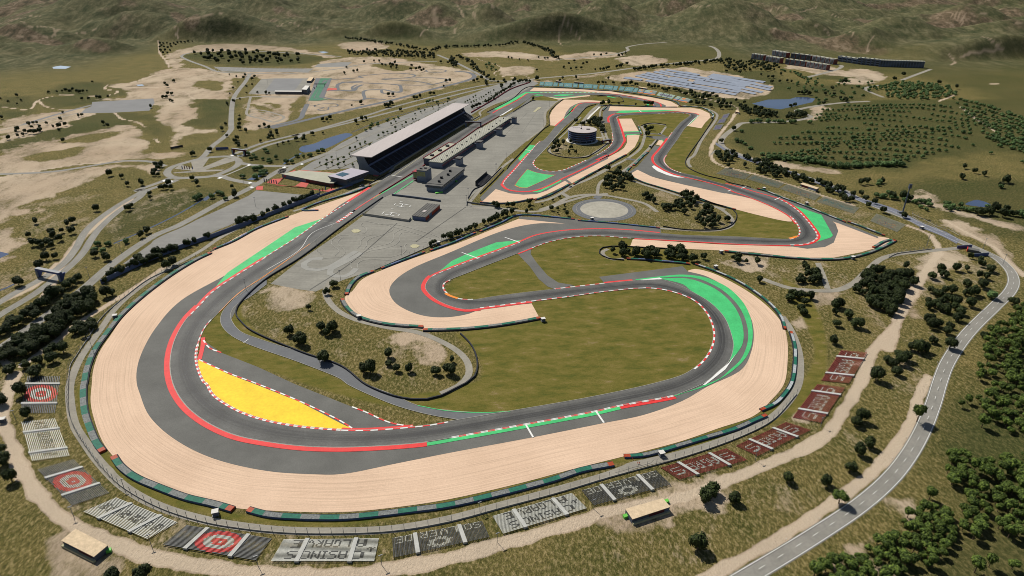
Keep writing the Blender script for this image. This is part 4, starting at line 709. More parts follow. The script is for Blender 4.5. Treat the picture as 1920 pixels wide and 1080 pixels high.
# ---- water
for s, m, sm in [('S:561,281 567,274 586,270 611,260 630,254 650,249.5 661,252 650,259 630,270 615,277 600,282.5 583,284.5 572,286', 'water', 1), ('N:390,385 480,320 560,275 660,215 690,225 620,260 520,310 430,385', 'water', 0), ('C:390,583 480,560 600,558 640,546 700,546 745,555 730,575 640,595 550,615 470,605', 'water', 0), ('X:1165,365 1230,325 1320,305 1400,325 1490,370 1420,400 1280,385', 'water', 1),
                 ('A:295,378 340,370 400,376 370,388 300,387', 'palewater', 0), ('B:-90,198 0,190 60,192 -60,206', 'palewater', 0), ('A:765,478 800,475 812,482 780,486', 'palewater', 0), ('B:-130,292 -100,290 -70,294 -100,300', 'palewater', 0), ('D:0,335 55,348 0,372 -40,370 -60,340', 'water', 0), ('U:1200,790 1400,700 1450,690 1500,685 1440,720 1290,795', 'water', 0), ('U:590,1078 780,960 770,975 640,1078', 'water', 0)]:
    sheet('pond', g(s), 'line' if m == 'palewater' else 'pond', M[m], smooth=bool(sm))
road('stream', 'O:0,545 300,420 600,310 740,280 1000,200 1300,110 1600,20', 3, 'lot', 'black'); road('stream', 'D:640,290 830,208 1000,125 1190,12', 2.2, 'pond', 'water'); road('stream', 'R:-20,275 80,235 160,195', 2.2, 'pond', 'water')
M['aislegrey'] = mottled('pale_concrete_steps', (.42, .42, .385), .12, .2, 1.5, .85, .2)
nth = lambda i: '%d%s' % (i, 'th' if 10 < i % 100 < 14 else {1: 'st', 2: 'nd', 3: 'rd'}.get(i % 10, 'th'))
M['steelpale'] = mottled('pale_balcony_panels', (.36, .38, .42), .1, .2, 1, .7, .3)
# ================================================================== buildings
def frame(a, b):
    d = b-a; return math.atan2(d.y, d.x), d.length
def bmats(*k): return [M[q] for q in k]
# --- main grandstand
a0, a1 = g('S:713.7,328.7 889,223'); ang, Lg = frame(a0, a1)
gs = thing('main_grandstand', 'long grandstand with dark seats under a pale flat roof beside the main straight', 'grandstand', a0, ang)
DP = 32.0       # depth to the left of the front line (local +y)
m = MB()
for k in range(16): y = 1.5+k*.95; m.box(0, Lg, y, y+.96, 0 if k == 0 else 1.2+k*.5-.6, 1.8+k*.55, 0)
m.build('lower_tier', bmats('seatdark'), gs)
m = MB()
for k in range(13): y = 17.5+k*.95; m.box(0, Lg, y, y+.96, 9.5+k*.75, 11.2+k*.8, 0)
m.build('upper_tier', bmats('seatdark'), gs)
m = MB(); m.box(-.1, Lg+.1, 16.7, 17.5, 10.0, 12.2); m.box(-.1, Lg+.1, 16.2, 16.6, 8.6, 10.6); m.build('balcony_front', bmats('bluewall'), gs)
m = MB(); m.box(-.1, Lg+.1, .6, 1.5, 0, 2.6); m.build('front_wall', bmats('slatelt'), gs)
m = MB(); m.box(0, Lg, 29.9, 30.6, 0, 22.5); m.build('back_wall', bmats('slate'), gs)
for x0, x1 in ((-.9, 0), (Lg, Lg+.9)):
    m = MB(); b = len(m.v)
    prof = [(1.5, 0), (1.5, 3), (16, 11), (22, 22.6), (33.5, 23.6), (30.6, 12), (30.6, 0)]
    for x in (x0, x1):
        for (y, z) in prof: m.v.append((x, y, z))
    n_ = len(prof); m.f = [list(range(n_)), [n_+i for i in range(n_)][::-1]]+[[i, n_+i, n_+(i+1) % n_, (i+1) % n_] for i in range(n_)]; m.m = [0]*len(m.f)
    m.build('end_wall', bmats('slatelt'), gs)
m = MB()
for k in range(30): x = 6+k*(Lg-12)/29; m.bar((x, 29, 20), (x, 12, 24.4), .35); m.bar((x, 29.5, 0), (x, 29.5, 24.5), .4)
m.build('roof_truss', bmats('steel'), gs)
m = MB(); b0 = len(m.v)
y0, y1 = 7.0, 35.5
m.prism([(-7, y0), (Lg-2, y0), (Lg-4, y1), (-9, y1)], 24.6, [25.4, 25.4, 26.2, 26.2], 0); rf = m.build('roof', bmats('roofpink'), gs)
m = MB(); m.prism([(-9, y1), (Lg-4, y1), (Lg-4, y1+2.6), (-9, y1+2.6)], 24.4, [26.1, 26.1, 24.9, 24.9]); m.build('gutter', bmats('roofpink'), rf)
m = MB()
for k in range(26): x = 10+k*(Lg-20)/25; m.box(x-.5, x+.5, 1.6, 16.5, 2.4+.1, 2.5)
for k in range(26):
    x = 10+k*(Lg-20)/25
    for j in range(15): m.box(x-.6, x+.6, 1.7+j*.95, 2.6+j*.95, 1.9+j*.55, 2.5+j*.55)
m.build('stairway', bmats('slate'), gs)
# --- pit building
b0, b1 = g('S:829,316 957,230'); ang, Lp = frame(b0, b1)
pb = thing('pit_building', 'long low pit building with cream ribbed roof between main straight and paddock', 'pit building', b0, ang); WP = 19.0
m = MB(); m.box(0, Lp, 0, WP, 0, 7.6); m.build('wall', bmats('slatelt'), pb)
m = MB(); m.box(-.6, Lp+.6, -.4, WP+.5, 7.6, 8.3, 0)
for k in range(7): y = 1.2+k*2.7; m.box(-.5, Lp+.5, y, y+.35, 8.3, 8.65, 1)
rf = m.build('roof', bmats('roofcream', 'wallwhite'), pb)
for k in range(14):
    x = Lp*(k+.5)/14; m = MB(); m.box(x-.8, x+.8, 4+(k*37 % 9), 5.6+(k*37 % 9), 8.3, 9.7); m.build('roof_unit', bmats('black'), rf)
m = MB(); m.box(0, Lp, -.5, -.02, 3.6, 4.3); m.build('red_band', bmats('crimson'), pb)
for k in range(38):
    x = 3+k*(Lp-8)/37; m = MB(); m.box(x, x+Lp/52, -.25, -.02, 4.9, 7.2); m.build('window', bmats('glass'), pb)
for k in range(38):
    x = 3+k*(Lp-8)/37; m = MB(); m.box(x, x+Lp/50, -.2, -.02, .1, 3.4); m.build('garage_door', bmats('slate'), pb)
# terrace in front with red rims
tr_ = thing('pit_terrace', 'narrow terrace block with crimson rim on the track side of the pit building', 'terrace', b0, ang)
m = MB(); m.box(8, 92, WP+.6, WP+12, 0, 8.8); m.build('wall', bmats('slate'), tr_)
m = MB(); m.box(8, 92, WP+.6, WP+12, 8.8, 9.3); m.build('deck', bmats('roofcream'), tr_)
m = MB(); m.box(7.5, 92.5, WP+12, WP+12.7, 8.0, 10.1); m.box(7.5, 92.5, WP+.2, WP+.6, 8.7, 9.9); m.box(92.0, 92.6, WP+.6, WP+12, 8.9, 9.9); m.build('rim', bmats('crimson'), tr_)
for k in range(3): m = MB(); m.box(20+k*26, 25+k*26, WP+4, WP+8, 9.3, 11.2); m.build('roof_unit', bmats('black'), tr_)
lab = ['nearest', 'second nearest', 'third nearest', 'farthest']
for q, (x, y) in enumerate([(861.5, 309), (899.5, 277.5), (936.5, 253), (964, 231)]):
    c_ = G(x, y); t = thing('stair_tower', 'dark flat-capped stair tower beside the pit building, %s of the four' % lab[q], 'stair tower', c_, ang, 'stair towers along the pit building')
    s_ = 1.0 if q < 3 else .7
    m = MB(); m.box(-5*s_, 5*s_, -3.6, 3.6, 0, 8.8); m.build('wall', bmats('slatelt'), t)
    m = MB(); m.box(-5.6*s_, 5.6*s_, -4.1, 4.1, 9.9, 10.5); m.build('roof', bmats('roofgrey'), t)
    for sx in (-4.6, 4.6):
        for sy in (-3.2, 3.2): m = MB(); m.box(sx*s_-.3, sx*s_+.3, sy-.3, sy+.3, 8.8, 9.9); m.build('cap_post', bmats('crimson'), t)
    m = MB(); m.box(-.8, .8, 3.61, 9.5, 4.6, 6.4); m.build('footbridge', bmats('slate'), t)
# --- control tower
c0, c1 = g('P:600,392 800,415'); ang2, Lc = frame(c0, c1)
ct = thing('control_tower', 'square control tower with yellowish windows and crimson frame at the near pit end', 'control tower', c0, ang2); H = 14.5
m = MB(); m.box(5.5, Lc, 0, 15, 0, H); m.build('wall', bmats('slatelt'), ct)
m = MB(); m.box(5, Lc+.5, -.5, 15.5, H, H+.6); rf = m.build('roof', bmats('roofgrey'), ct)
for k in range(2): m = MB(); m.box(8+k*4, 11+k*4, 4+k*4, 6+k*4, H+.6, H+1.8); m.build('roof_unit', bmats('black'), rf)
m = MB(); m.box(0, 5.49, 1, 12, 3.0, 11.5); m.build('side_room', bmats('slate'), ct)
m = MB(); m.box(-.8, 6.2, .2, 12.6, 11.5, 12.2); m.box(-.8, 6.2, .2, 12.6, 2.3, 3.0); m.box(5.5, 6.2, .1, .9, 3, 11.5); m.build('red_frame', bmats('crimson'), ct)
for k in range(4):
    x = 6.3+k*(Lc-7.2)/4; m = MB(); m.box(x, x+(Lc-7.2)/4-.35, -.25, -.02, 7.2, 13.2); w_ = m.build('window', bmats('glassyel'), ct); 
for k in range(2):
    m = MB(); m.box(.6+k*2.4, 2.7+k*2.4, .75, .98, 4, 10.8); m.build('window', bmats('glassyel'), ct)
# --- paddock building
p0, p1 = G(829.4, 361.8), G(871.5, 327.5); ang3, Lk = frame(p0, p1)
pk = thing('paddock_building', 'two-level dark office building with gravel roof standing in the paddock', 'office building', p0, ang3); WK = 22
m = MB(); m.box(1, Lk-1, 1, WK-1, 0, 5.2); m.build('wall', bmats('slatelt'), pk)
m = MB(); m.box(0, Lk, 0, WK, 5.2, 8.0); m.build('upper_floor', bmats('slate'), pk)
m = MB(); m.box(5.5, Lk+.3, -.2, WK+.3, 8.0, 8.7); rf = m.build('roof', bmats('roofgrey'), pk)
m = MB(); m.box(0, 5.5, 0, WK, 8.0, 8.2); m.build('terrace', bmats('roofgrey'), pk)
for k in range(4): m = MB(); x = 12+k*Lk*.19; m.box(x, x+2.6, 8+k % 2*3, 10.6+k % 2*3, 8.7, 11.2); m.build('roof_unit', bmats('black'), rf)
for k in range(11): m = MB(); x = 2+k*(Lk-6)/11; m.box(x, x+(Lk-6)/14, -.22, -.02, 5.9, 7.4); m.build('window', bmats('glass'), pk)
for k in range(5): m = MB(); y = 2+k*(WK-4)/5; m.box(-.2, -.02, y, y+3, 5.9, 7.4); m.build('window', bmats('glass'), pk)
# --- red shed
s0, s1 = G(*px('P:785,997')[0]), G(*px('P:1000,808')[0]); ang4, Ls = frame(s0, s1); WSH = (G(*px('P:600,965')[0])-s0).length
sh = thing('paddock_shed', 'low grey-roofed shed with orange-red long side standing alone in the paddock', 'shed', s0, ang4)
m = MB(); m.box(0, Ls, .05, WSH, 0, 4.3); m.build('wall', bmats('bluewall'), sh)
for x0, x1 in ((.3, Ls*.25), (Ls*.42, Ls-.2)): m = MB(); m.box(x0, x1, -.12, .03, .2, 4.2); m.build('red_cladding', bmats('redwall'), sh)
m = MB(); m.box(-.4, Ls+.4, -.3, WSH+.3, 4.3, 4.7)
for k in range(6): y = .5+k*(WSH-1)/5; m.box(-.4, Ls+.4, y-.15, y+.15, 4.7, 4.9)
rf = m.build('roof', bmats('roofgrey'), sh); m = MB(); m.box(Ls*.32, Ls*.46, WSH*.4, WSH*.62, 4.9, 5.2); m.build('skylight', bmats('roofpink'), rf)
for x in (Ls*.26, Ls*.33): m = MB(); m.box(x, x+Ls*.05, -.15, .03, .1, 3.4); m.build('door', bmats('slatelt'), sh)
# --- round tower
H = 17.5; cc = G(1092, 242.4, H); cc.z = 0; RT = 22.0
rt = thing('round_tower', 'round five-storey hospitality tower with pale flat roof inside the infield loop', 'tower', cc)
m = MB(); m.cyl(0, 0, 0, .5, RT+2.6, n=64); m.build('plinth', bmats('wallwhite'), rt)
m = MB(); m.cyl(0, 0, .5, 16.8, RT-2.2, n=64); m.build('glass_wall', bmats('glass'), rt)
for k in range(4):
    z = 3.9+k*3.2; m = MB(); m.cyl(0, 0, z, z+.35, RT-.6, RT-.1, 64); m.cyl(0, 0, z+.35, z+1.5, RT-.1, RT-.1, 64); fl = m.build('storey_band', bmats('bluewall'), rt)
m = MB(); m.cyl(0, 0, 16.8, 17.5, RT, RT+.3, 64); rf = m.build('roof', bmats('roofpink'), rt)
m = MB(); m.cyl(-1.5, 2, 17.5, 18.6, 1.4, 1.2, 8); m.cyl(-1.5, 2, 18.6, 23.5, .35, .12, 6); m.build('antenna', bmats('black'), rf)
m = MB(); m.box(6, 11.5, -2, -.6, 17.5, 18.6); m.build('roof_unit', bmats('black'), rf)
for k in range(14): a = 2*math.pi*k/14; m = MB(); m.cyl((RT-1)*math.cos(a), (RT-1)*math.sin(a), .5, 3.9, .45, n=8); m.build('column', bmats('slatelt'), rt)
m = MB()
for k in range(7): m.box(-13+k*1.6, -12.4+k*1.6, 11+(k % 2), 13+(k % 2), 17.5, 17.9)
m.build('roof_sign', bmats('slatelt'), rf)
m = MB(); m.box(3.2, 8.2, -RT-.2, -RT+.8, 9.3, 10.1); m.build('red_sign', bmats('crimson'), rt)
# --- entrance building
h_ = 5.0
eb = thing('entrance_building', 'angular entrance building with cream canopy and overhanging dark box with skylight', 'entrance building', (0, 0, 0))
A_ = [G(p[0], p[1], h_) for p in px('N:378,527 650,474 1175,515 1350,560 1160,668 1100,668 790,610')]
m = MB(); m.prism(A_, h_-.8, h_, 0, 1); m.build('canopy', bmats('steel', 'roofcream'), eb)
w0, w1, w2, w3 = [G(p[0], p[1], h_-.82) for p in px('N:385,535 745,608 805,618 1165,672')]
def wallseg(mb, a, b, z0, z1, t=.6, m_=0):
    d = (b-a).normalized(); r = Vector((-d.y, d.x, 0))*t; mb.prism([a, b, b+r, a+r], z0, z1, m_)
m = MB(); wallseg(m, w0, w1, 0, h_-.82); m.build('wall', bmats('slatelt'), eb)
m = MB(); wallseg(m, w1+(w2-w1)*.02, w2, 0, h_-.82); m.build('red_door', bmats('maroon'), eb)
m = MB(); wallseg(m, w2+(w3-w2)*.01, w3, 0, h_-.82); m.build('glazed_wall', bmats('brick'), eb)
lp0 = w0+(w1-w0)*.09; lp1 = w0+(w1-w0)*.17; dd_ = (lp1-lp0).normalized(); nn = Vector((dd_.y, -dd_.x, 0))*.12
m = MB(); m.prism([lp0, lp0+(lp1-lp0)*.35, lp0+(lp1-lp0)*.35+nn, lp0+nn], 1.3, 3.4); m.prism([lp0+(lp1-lp0)*.6, lp1, lp1+nn, lp0+(lp1-lp0)*.6+nn], 1.3, 2.6); m.prism([lp0+(lp1-lp0)*.1, lp0+(lp1-lp0)*.9, lp0+(lp1-lp0)*.9+nn*1.4, lp0+(lp1-lp0)*.1+nn*1.4], 2.9, 3.5); m.build('emblem', bmats('seatred'), eb)
ht = 11.0
B_ = [G(p[0], p[1], ht) for p in px('N:1075,558 1345,616 1690,490 1425,440')]; cB = sum(B_, Vector())/4
m = MB(); b = len(m.v)
for p in B_: q = cB+(p-cB)*.86; m.v.append((q.x, q.y, 4.6))
for p in B_: m.v.append((p.x, p.y, ht-.3))
m.f = [[3, 2, 1, 0], [4, 5, 6, 7], [0, 1, 5, 4], [1, 2, 6, 5], [2, 3, 7, 6], [3, 0, 4, 7]]; m.m = [0]*6; up = m.build('upper_box', bmats('slate'), eb)
m = MB(); m.prism([cB+(p-cB)*1.01 for p in B_], ht-.3, ht); up2 = m.build('roof', bmats('rooflav'), eb)
S_ = [G(p[0], p[1], ht) for p in px('N:1195,542 1295,572 1405,530 1300,505')]; m = MB(); m.prism(S_, ht, ht+.3); m.build('skylight', bmats('glassteal'), up2)
lower = [cB+(p-cB)*.72 for p in B_]; m = MB(); m.prism(lower, 0, 4.6); m.build('lower_wall', bmats('slatelt'), eb)
for k in range(5):
    a = cB+(B_[1]-cB)*.885; b_ = cB+(B_[2]-cB)*.885; q0 = a.lerp(b_, .06+k*.18); q1 = a.lerp(b_, .2+k*.18); d = (q1-q0).normalized(); r = Vector((d.y, -d.x, 0))*.9; m = MB(); m.prism([q0, q1, q1+r, q0+r], 6.6, 8.6); m.build('window', bmats('glass'), eb)
# --- karting buildings
def simple_building(name, label, cat, s, z, wall, roof, extra=None, group=None):
    P_ = [G(p[0], p[1], z) for p in px(s)]; c_ = sum(P_, Vector())/len(P_); c_.z = 0
    t = thing(name, label, cat, c_, 0, group)
    L_ = [Vector((p.x-c_.x, p.y-c_.y, 0)) for p in P_]
    m = MB(); m.prism([p*.985 for p in L_], 0, z-.4); m.build('wall', bmats(wall), t)
    m = MB(); m.prism(L_, z-.4, z); rf_ = m.build('roof', bmats(roof), t)
    return t, L_, rf_
def facade_windows(t, a, b, n, z0, z1, mat='glass', name='window', fill=.7, out_=.15):
    d = (b-a); ln = d.length; d = d.normalized(); r = Vector((d.y, -d.x, 0))
    for k in range(n):
        q0 = a+d*(ln*(k+(1-fill)/2)/n); q1 = a+d*(ln*(k+(1+fill)/2)/n); m = MB(); m.prism([q0+r*out_, q1+r*out_, q1-r*.1, q0-r*.1], z0, z1); m.build(name, bmats(mat), t)
kb, L_, _ = simple_building('kart_clubhouse', 'long low dark clubhouse with white roof edge facing the karting yard', 'clubhouse', 'T:600,412 1005,415 1010,400 605,398', 5.5, 'slate', 'wallwhite')
facade_windows(kb, L_[0]*.985, L_[1]*.985, 10, 1.2, 3.6)
kb, L_, _ = simple_building('kart_tower', 'square two-storey block with white roof at the right end of the kart clubhouse', 'building', 'T:1003,380 1080,385 1125,325 1060,322', 9.5, 'slate', 'wallwhite'); facade_windows(kb, L_[0]*.985, L_[1]*.985, 2, 5, 7.5)
kb, L_, _ = simple_building('kart_workshop', 'small tan-roofed workshop with dark walls at the far corner of the kart pits', 'workshop', 'T:1078,250 1145,252 1190,193 1125,193', 4.5, 'slate', 'rooftan'); facade_windows(kb, L_[0]*.985, L_[1]*.985, 3, .5, 3)
t = thing('kart_gantry', 'thin black gantry sign spanning the karting start straight', 'gantry', G(*px('T:1290,345')[0]))
m = MB(); m.box(-13, 13, -.3, .3, 5.6, 7.2); m.build('sign_board', bmats('black'), t)
for x in (-9, 9): m = MB(); m.box(x-.3, x+.3, -.3, .3, 0, 9 if x < 0 else 5.6); m.build('leg', bmats('black'), t)
# --- flats and hotel on the far hillside (one block per building)
def flats(s, label, front, bays, floors=4, z=13.0, depth=13.0, name='apartment_block'):
    p = px(s); a = G(p[0][0], p[0][1]); b_ = G(p[1][0], p[1][1]); an, ln = frame(a, b_)
    t = thing(name, label, 'apartments' if name == 'apartment_block' else 'hotel', a, an, 'apartment blocks on the far rise' if name == 'apartment_block' else None)
    m = MB(); m.box(0, ln, 0, depth, 0, z); m.build('wall', bmats('brick' if name == 'apartment_block' else 'bluewall'), t)
    m = MB(); m.box(-.3, ln+.3, -.5, depth+.3, z, z+.6); rf_ = m.build('roof', bmats('roofcream'), t)
    for k in range(bays): x = ln*(k+.35)/bays; m = MB(); m.box(x, x+ln*.25/bays, 2, 6, z+.6, z+1.8); m.build('roof_unit', bmats('roofpink' if front != 'dark' else 'slate'), rf_)
    bw = ln/bays
    for k in range(bays):
        x = k*bw+bw*.12; m = MB(); m.box(x, x+bw*.76, -.9, -.02, .6, z-.4, 0); f_ = m.build('window_bay', bmats('steelpale' if front != 'dark' else 'slatelt'), t)
        m = MB()
        for j in range(floors): zz = 1.1+j*(z-1.4)/floors; m.box(x+bw*.05, x+bw*.71, -1.15, -.92, zz, zz+(z-1.4)/floors*.55)
        m.build('window_row', bmats('glass'), f_)
    return t
for s, l, f_, n_ in [('Y:85,322 330,357', 'brick-red and grey apartment block at the left end of the front row', 'l', 4), ('Y:368,368 655,418', 'brick-red and grey apartment block second from left in the front row, behind trees', 'l', 4), ('Y:760,432 1165,487', 'dark-fronted apartment block in the middle of the front row', 'dark', 4), ('Y:1180,490 1590,555', 'brick-red and grey apartment block at the right end of the front row', 'l', 5),
                  ('Y:498,252 785,303', 'brick-red and grey apartment block at the left end of the back row', 'l', 4), ('Y:870,312 1275,362', 'dark-fronted apartment block in the middle of the back row', 'dark', 4), ('Y:1295,365 1735,440', 'brick-red and grey apartment block at the right end of the back row', 'l', 5)]:
    flats(s, l, f_, n_)
flats('Z:100,372 490,428', 'low blue-grey hotel wing with plain base at the left end of the hotel', 'dark', 4, 2, 13, 15, 'hotel_wing'); flats('Z:492,430 942,478', 'blue-grey hotel wing with balconies in the middle of the hotel', 'dark', 5, 3, 16, 15, 'hotel_wing'); flats('Z:944,478 1830,508', 'gridded hotel wing with pale stair bands at the right end of the hotel', 'dark', 16, 5, 15, 15, 'hotel_wing')
# --- bar huts
def hut(s, z, label, panel=(.05, .45), bins=(1,), cat='kiosk', front=(3, 2), name='kiosk'):
    P_ = [G(p[0], p[1], z) for p in px(s)]; c_ = sum(P_, Vector())/4; c_.z = 0; t = thing(name, label, cat, c_); L_ = [Vector((p.x-c_.x, p.y-c_.y, 0)) for p in P_]
    a, b_ = L_[front[0]], L_[front[1]]; d = (b_-a).normalized(); n_ = Vector((d.y, -d.x, 0))
    if n_.dot(-(a+b_)/2) > 0: n_ = -n_
    back = [p for i, p in enumerate(L_) if i not in front]
    ln = (b_-a).length
    ai, bi = a-n_*.3, b_-n_*.3
    m = MB(); bk = sorted(back, key=lambda p: (p-a).length); m.prism([ai, bi, bk[1], bk[0]], 0, z-.3); m.build('wall', bmats('slate'), t)
    m = MB(); m.prism([p*1.01 for p in L_], z-.3, z); m.build('roof', bmats('rooftan'), t)
    m = MB(); c1_, c2_ = a+d*.1-n_*.28, b_-d*.1-n_*.28; m.prism([c1_, c2_, c2_+n_*1.3, c1_+n_*1.3], 0, 1.15); m.build('counter', bmats('cream'), t)
    q0, q1 = a+d*ln*panel[0]-n_*.28, a+d*ln*panel[1]-n_*.28; m = MB(); m.prism([q0, q1, q1+n_*.2, q0+n_*.2], 1.2, z-.5); m.build('maroon_panel', bmats('maroon'), t)
    q0, q1 = a+d*ln*(panel[1]+.03)-n_*.28, a+d*ln*.97-n_*.28
    if panel[1] < .9: m = MB(); m.prism([q0, q1, q1+n_*.2, q0+n_*.2], 1.2, z-.5); m.build('shutter', bmats('bluewall'), t)
    return t, c_, L_
hut('c:375,465 915,740 680,935 135,660', 3.6, 'tan-roofed bar kiosk on the dirt track in the bottom left corner', (.5, .9))
hut('d:155,770 625,635 720,745 245,900', 3.6, 'tan-roofed bar kiosk on the dirt track at the bottom right of centre', (.45, .85))
hut('W:1235,375 1265,358 1475,425 1440,440', 4.2, 'tan-roofed kiosk with red panel between the dirt path and the tree row on the right', (.1, .5), front=(0, 3))
hut('C:298,628 320,632 316,622 298,620', 3.6, 'tiny tan-roofed kiosk beside the far dirt path, left of the lake', (.1, .5), front=(0, 1))
hut('a:460,82 565,88 566,84 468,78', 4, 'low dark kiosk behind the turquoise seats, right one of two', (.1, .5), front=(0, 1)); hut('a:250,70 305,76 308,72 255,68', 4, 'low dark kiosk behind the turquoise seats, left one of two', (.1, .5), front=(0, 1)); hut('a:1180,140 1280,155 1285,148 1190,133', 4, 'long pale-roofed kiosk behind the orange and mint seats', (.1, .5), front=(0, 1))
for s, l in [('c:945,850', 'lime green bin at the corner of the bottom left kiosk'), ('d:150,880', 'lime green bin left of the kiosk at the bottom right of centre'), ('d:672,690', 'lime green bin right of the kiosk at the bottom right of centre'), ('P:603,970', 'lime green bin at the front corner of the paddock shed'), ('P:1245,408', 'lime green bin beside the paddock building'), ('P:985,580', 'row of lime green bins before the paddock building')]:
    w = thing('waste_bin', l, 'bin', g(s)[0], .4); n_ = 4 if 'row' in l else 1
    m = MB(); m.box(-1.1*n_, 1.1*n_, -.8, .8, 0, 1.3); m.build('body', bmats('limegreen'), w); m = MB(); m.prism([(-1.15*n_, -.85), (1.15*n_, -.85), (1.15*n_, .85), (-1.15*n_, .85)], 1.3, [1.45, 1.45, 1.75, 1.75]); m.build('lid', bmats('limegreen'), w)
# --- solar panel rows
SP_ = [('K', 380, 125, 650, 160, 24), ('K', 555, 90, 800, 140, 24), ('K', 640, 70, 880, 120, 22), ('K', 710, 50, 970, 105, 22), ('K', 705, 165, 1225, 255, 26), ('K', 805, 140, 1325, 230, 26), ('K', 885, 115, 1405, 205, 26), ('K', 1060, 122, 1330, 165, 24), ('K', 830, 35, 1045, 80, 20), ('K', 915, 22, 1130, 68, 18), ('K', 1010, 10, 1500, 85, 18),
       ('K', 1050, 80, 1580, 165, 22), ('K', 1140, 60, 1670, 145, 22), ('K', 1230, 250, 1820, 345, 26), ('K', 1325, 225, 1905, 325, 26), ('K', 1410, 195, 2110, 305, 26), ('K', 1430, 172, 2160, 285, 24), ('K', 1590, 158, 2200, 258, 24), ('K', 1680, 135, 2260, 230, 22), ('K', 1640, 100, 2330, 210, 22), ('K', 1690, 75, 2480, 195, 22), ('K', 1825, 340, 2060, 380, 24), ('K', 1920, 315, 2110, 345, 24),
       ('C', 150, 422, 490, 492, 8), ('C', 141, 436, 485, 506, 8), ('C', 300, 490, 440, 520, 8), ('C', 230, 490, 400, 528, 8), ('C', 0, 405, 80, 422, 8)]
for i, (k, x0, y0, x1, y1, th) in enumerate(SP_):
    a, b_ = g('%s:%g,%g %g,%g' % (k, x0, y0+th*.62, x1, y1+th*.62)); c_ = g('%s:%g,%g' % (k, x0, y0-th*.1))[0]; an, ln = frame(a, b_); wd = max(5.0, abs((c_.x-a.x)*-math.sin(an)+(c_.y-a.y)*math.cos(an)))
    side = 'near' if i in (0, 4, 5, 13, 14, 21, 22, 26, 27) else 'far'
    t = thing('solar_panel_row', 'pale solar panel row, %s of %d from left' % (nth(1+sum(1 for j, q in enumerate(SP_) if (KEY[q[0]][0]+q[1]/KEY[q[0]][2], j) < (KEY[k][0]+x0/KEY[k][2], i))), len(SP_)), 'solar panels', a, an, 'solar rows on the %s side of the field' % side)
    m = MB(); b = len(m.v)
    for x in (0, ln):
        for y, z in ((0, .8), (wd, 2.6), (wd, 2.75), (0, .95)): m.v.append((x, y, z))
    m.f = [[0, 3, 2, 1], [4, 5, 6, 7], [3, 7, 6, 2], [0, 1, 5, 4], [1, 2, 6, 5], [0, 4, 7, 3]]; m.m = [0]*6; m.build('panels', bmats('panel'), t)
    m = MB()
    for q in range(max(2, int(ln/14))): x = 2+q*(ln-4)/max(1, int(ln/14)-1); m.box(x-.15, x+.15, .5, .8, 0, 1.0); m.box(x-.15, x+.15, wd-.8, wd-.5, 0, 2.4)
    m.build('support_frame', bmats('steel'), t)
t, L_, _ = simple_building('inverter_cabin', 'small black cabin standing among the solar panel rows', 'cabin', 'K:990,110 1055,118 1057,108 992,100', 3, 'black', 'slate')
# ================================================================== seating blocks with lettering
F5 = {'A': '01110 10001 10001 11111 10001 10001 10001', 'C': '01111 10000 10000 10000 10000 10000 01111', 'D': '11110 10001 10001 10001 10001 10001 11110', 'E': '11111 10000 10000 11110 10000 10000 11111', 'G': '01111 10000 10000 10011 10001 10001 01111', 'I': '111 010 010 010 010 010 111', 'L': '10000 10000 10000 10000 10000 10000 11111',
      'N': '10001 11001 10101 10101 10011 10001 10001', 'O': '01110 10001 10001 10001 10001 10001 01110', 'R': '11110 10001 10001 11110 10100 10010 10001', 'S': '01111 10000 10000 01110 00001 00001 11110', 'V': '10001 10001 10001 10001 01010 01010 00100', 'P': '11110 10001 10001 11110 10000 10000 10000',
      'o': '00000 00000 01110 10001 10001 10001 01110', 'r': '0000 0000 1011 1100 1000 1000 1000', 't': '010 010 111 010 010 010 011', 'i': '1 0 1 1 1 1 1', 'm': '00000 00000 11010 10101 10101 10101 10101', 'a': '00000 00000 01110 00001 01111 10001 01111', 'd': '00001 00001 01111 10001 10001 10001 01111', 'g': '00000 01111 10001 10001 01111 00001 01110', 's': '0000 0000 0111 1000 0110 0001 1110', ' ': '0 0 0 0 0 0 0'}
def bitmap(text, gap=1): 
    rows = ['']*7
    for ch in text:
        gl = F5[ch].split()
        for r in range(7): rows[r] += gl[r]+'0'*gap
    return [r[:-gap] for r in rows]
def stamp(grid, text, r0, c0, val, sx=1, sy=1, fitw=None):
    bm_ = bitmap(text); w = len(bm_[0]); tw = fitw or w*sx; th = 7*sy
    for r in range(int(th)):
        for c in range(int(tw)):
            if bm_[min(6, int(r/sy))][min(w-1, int(c*w/tw))] == '1' and 0 <= r0+r < len(grid) and 0 <= c0+c < len(grid[0]): grid[r0+r][c0+c] = val
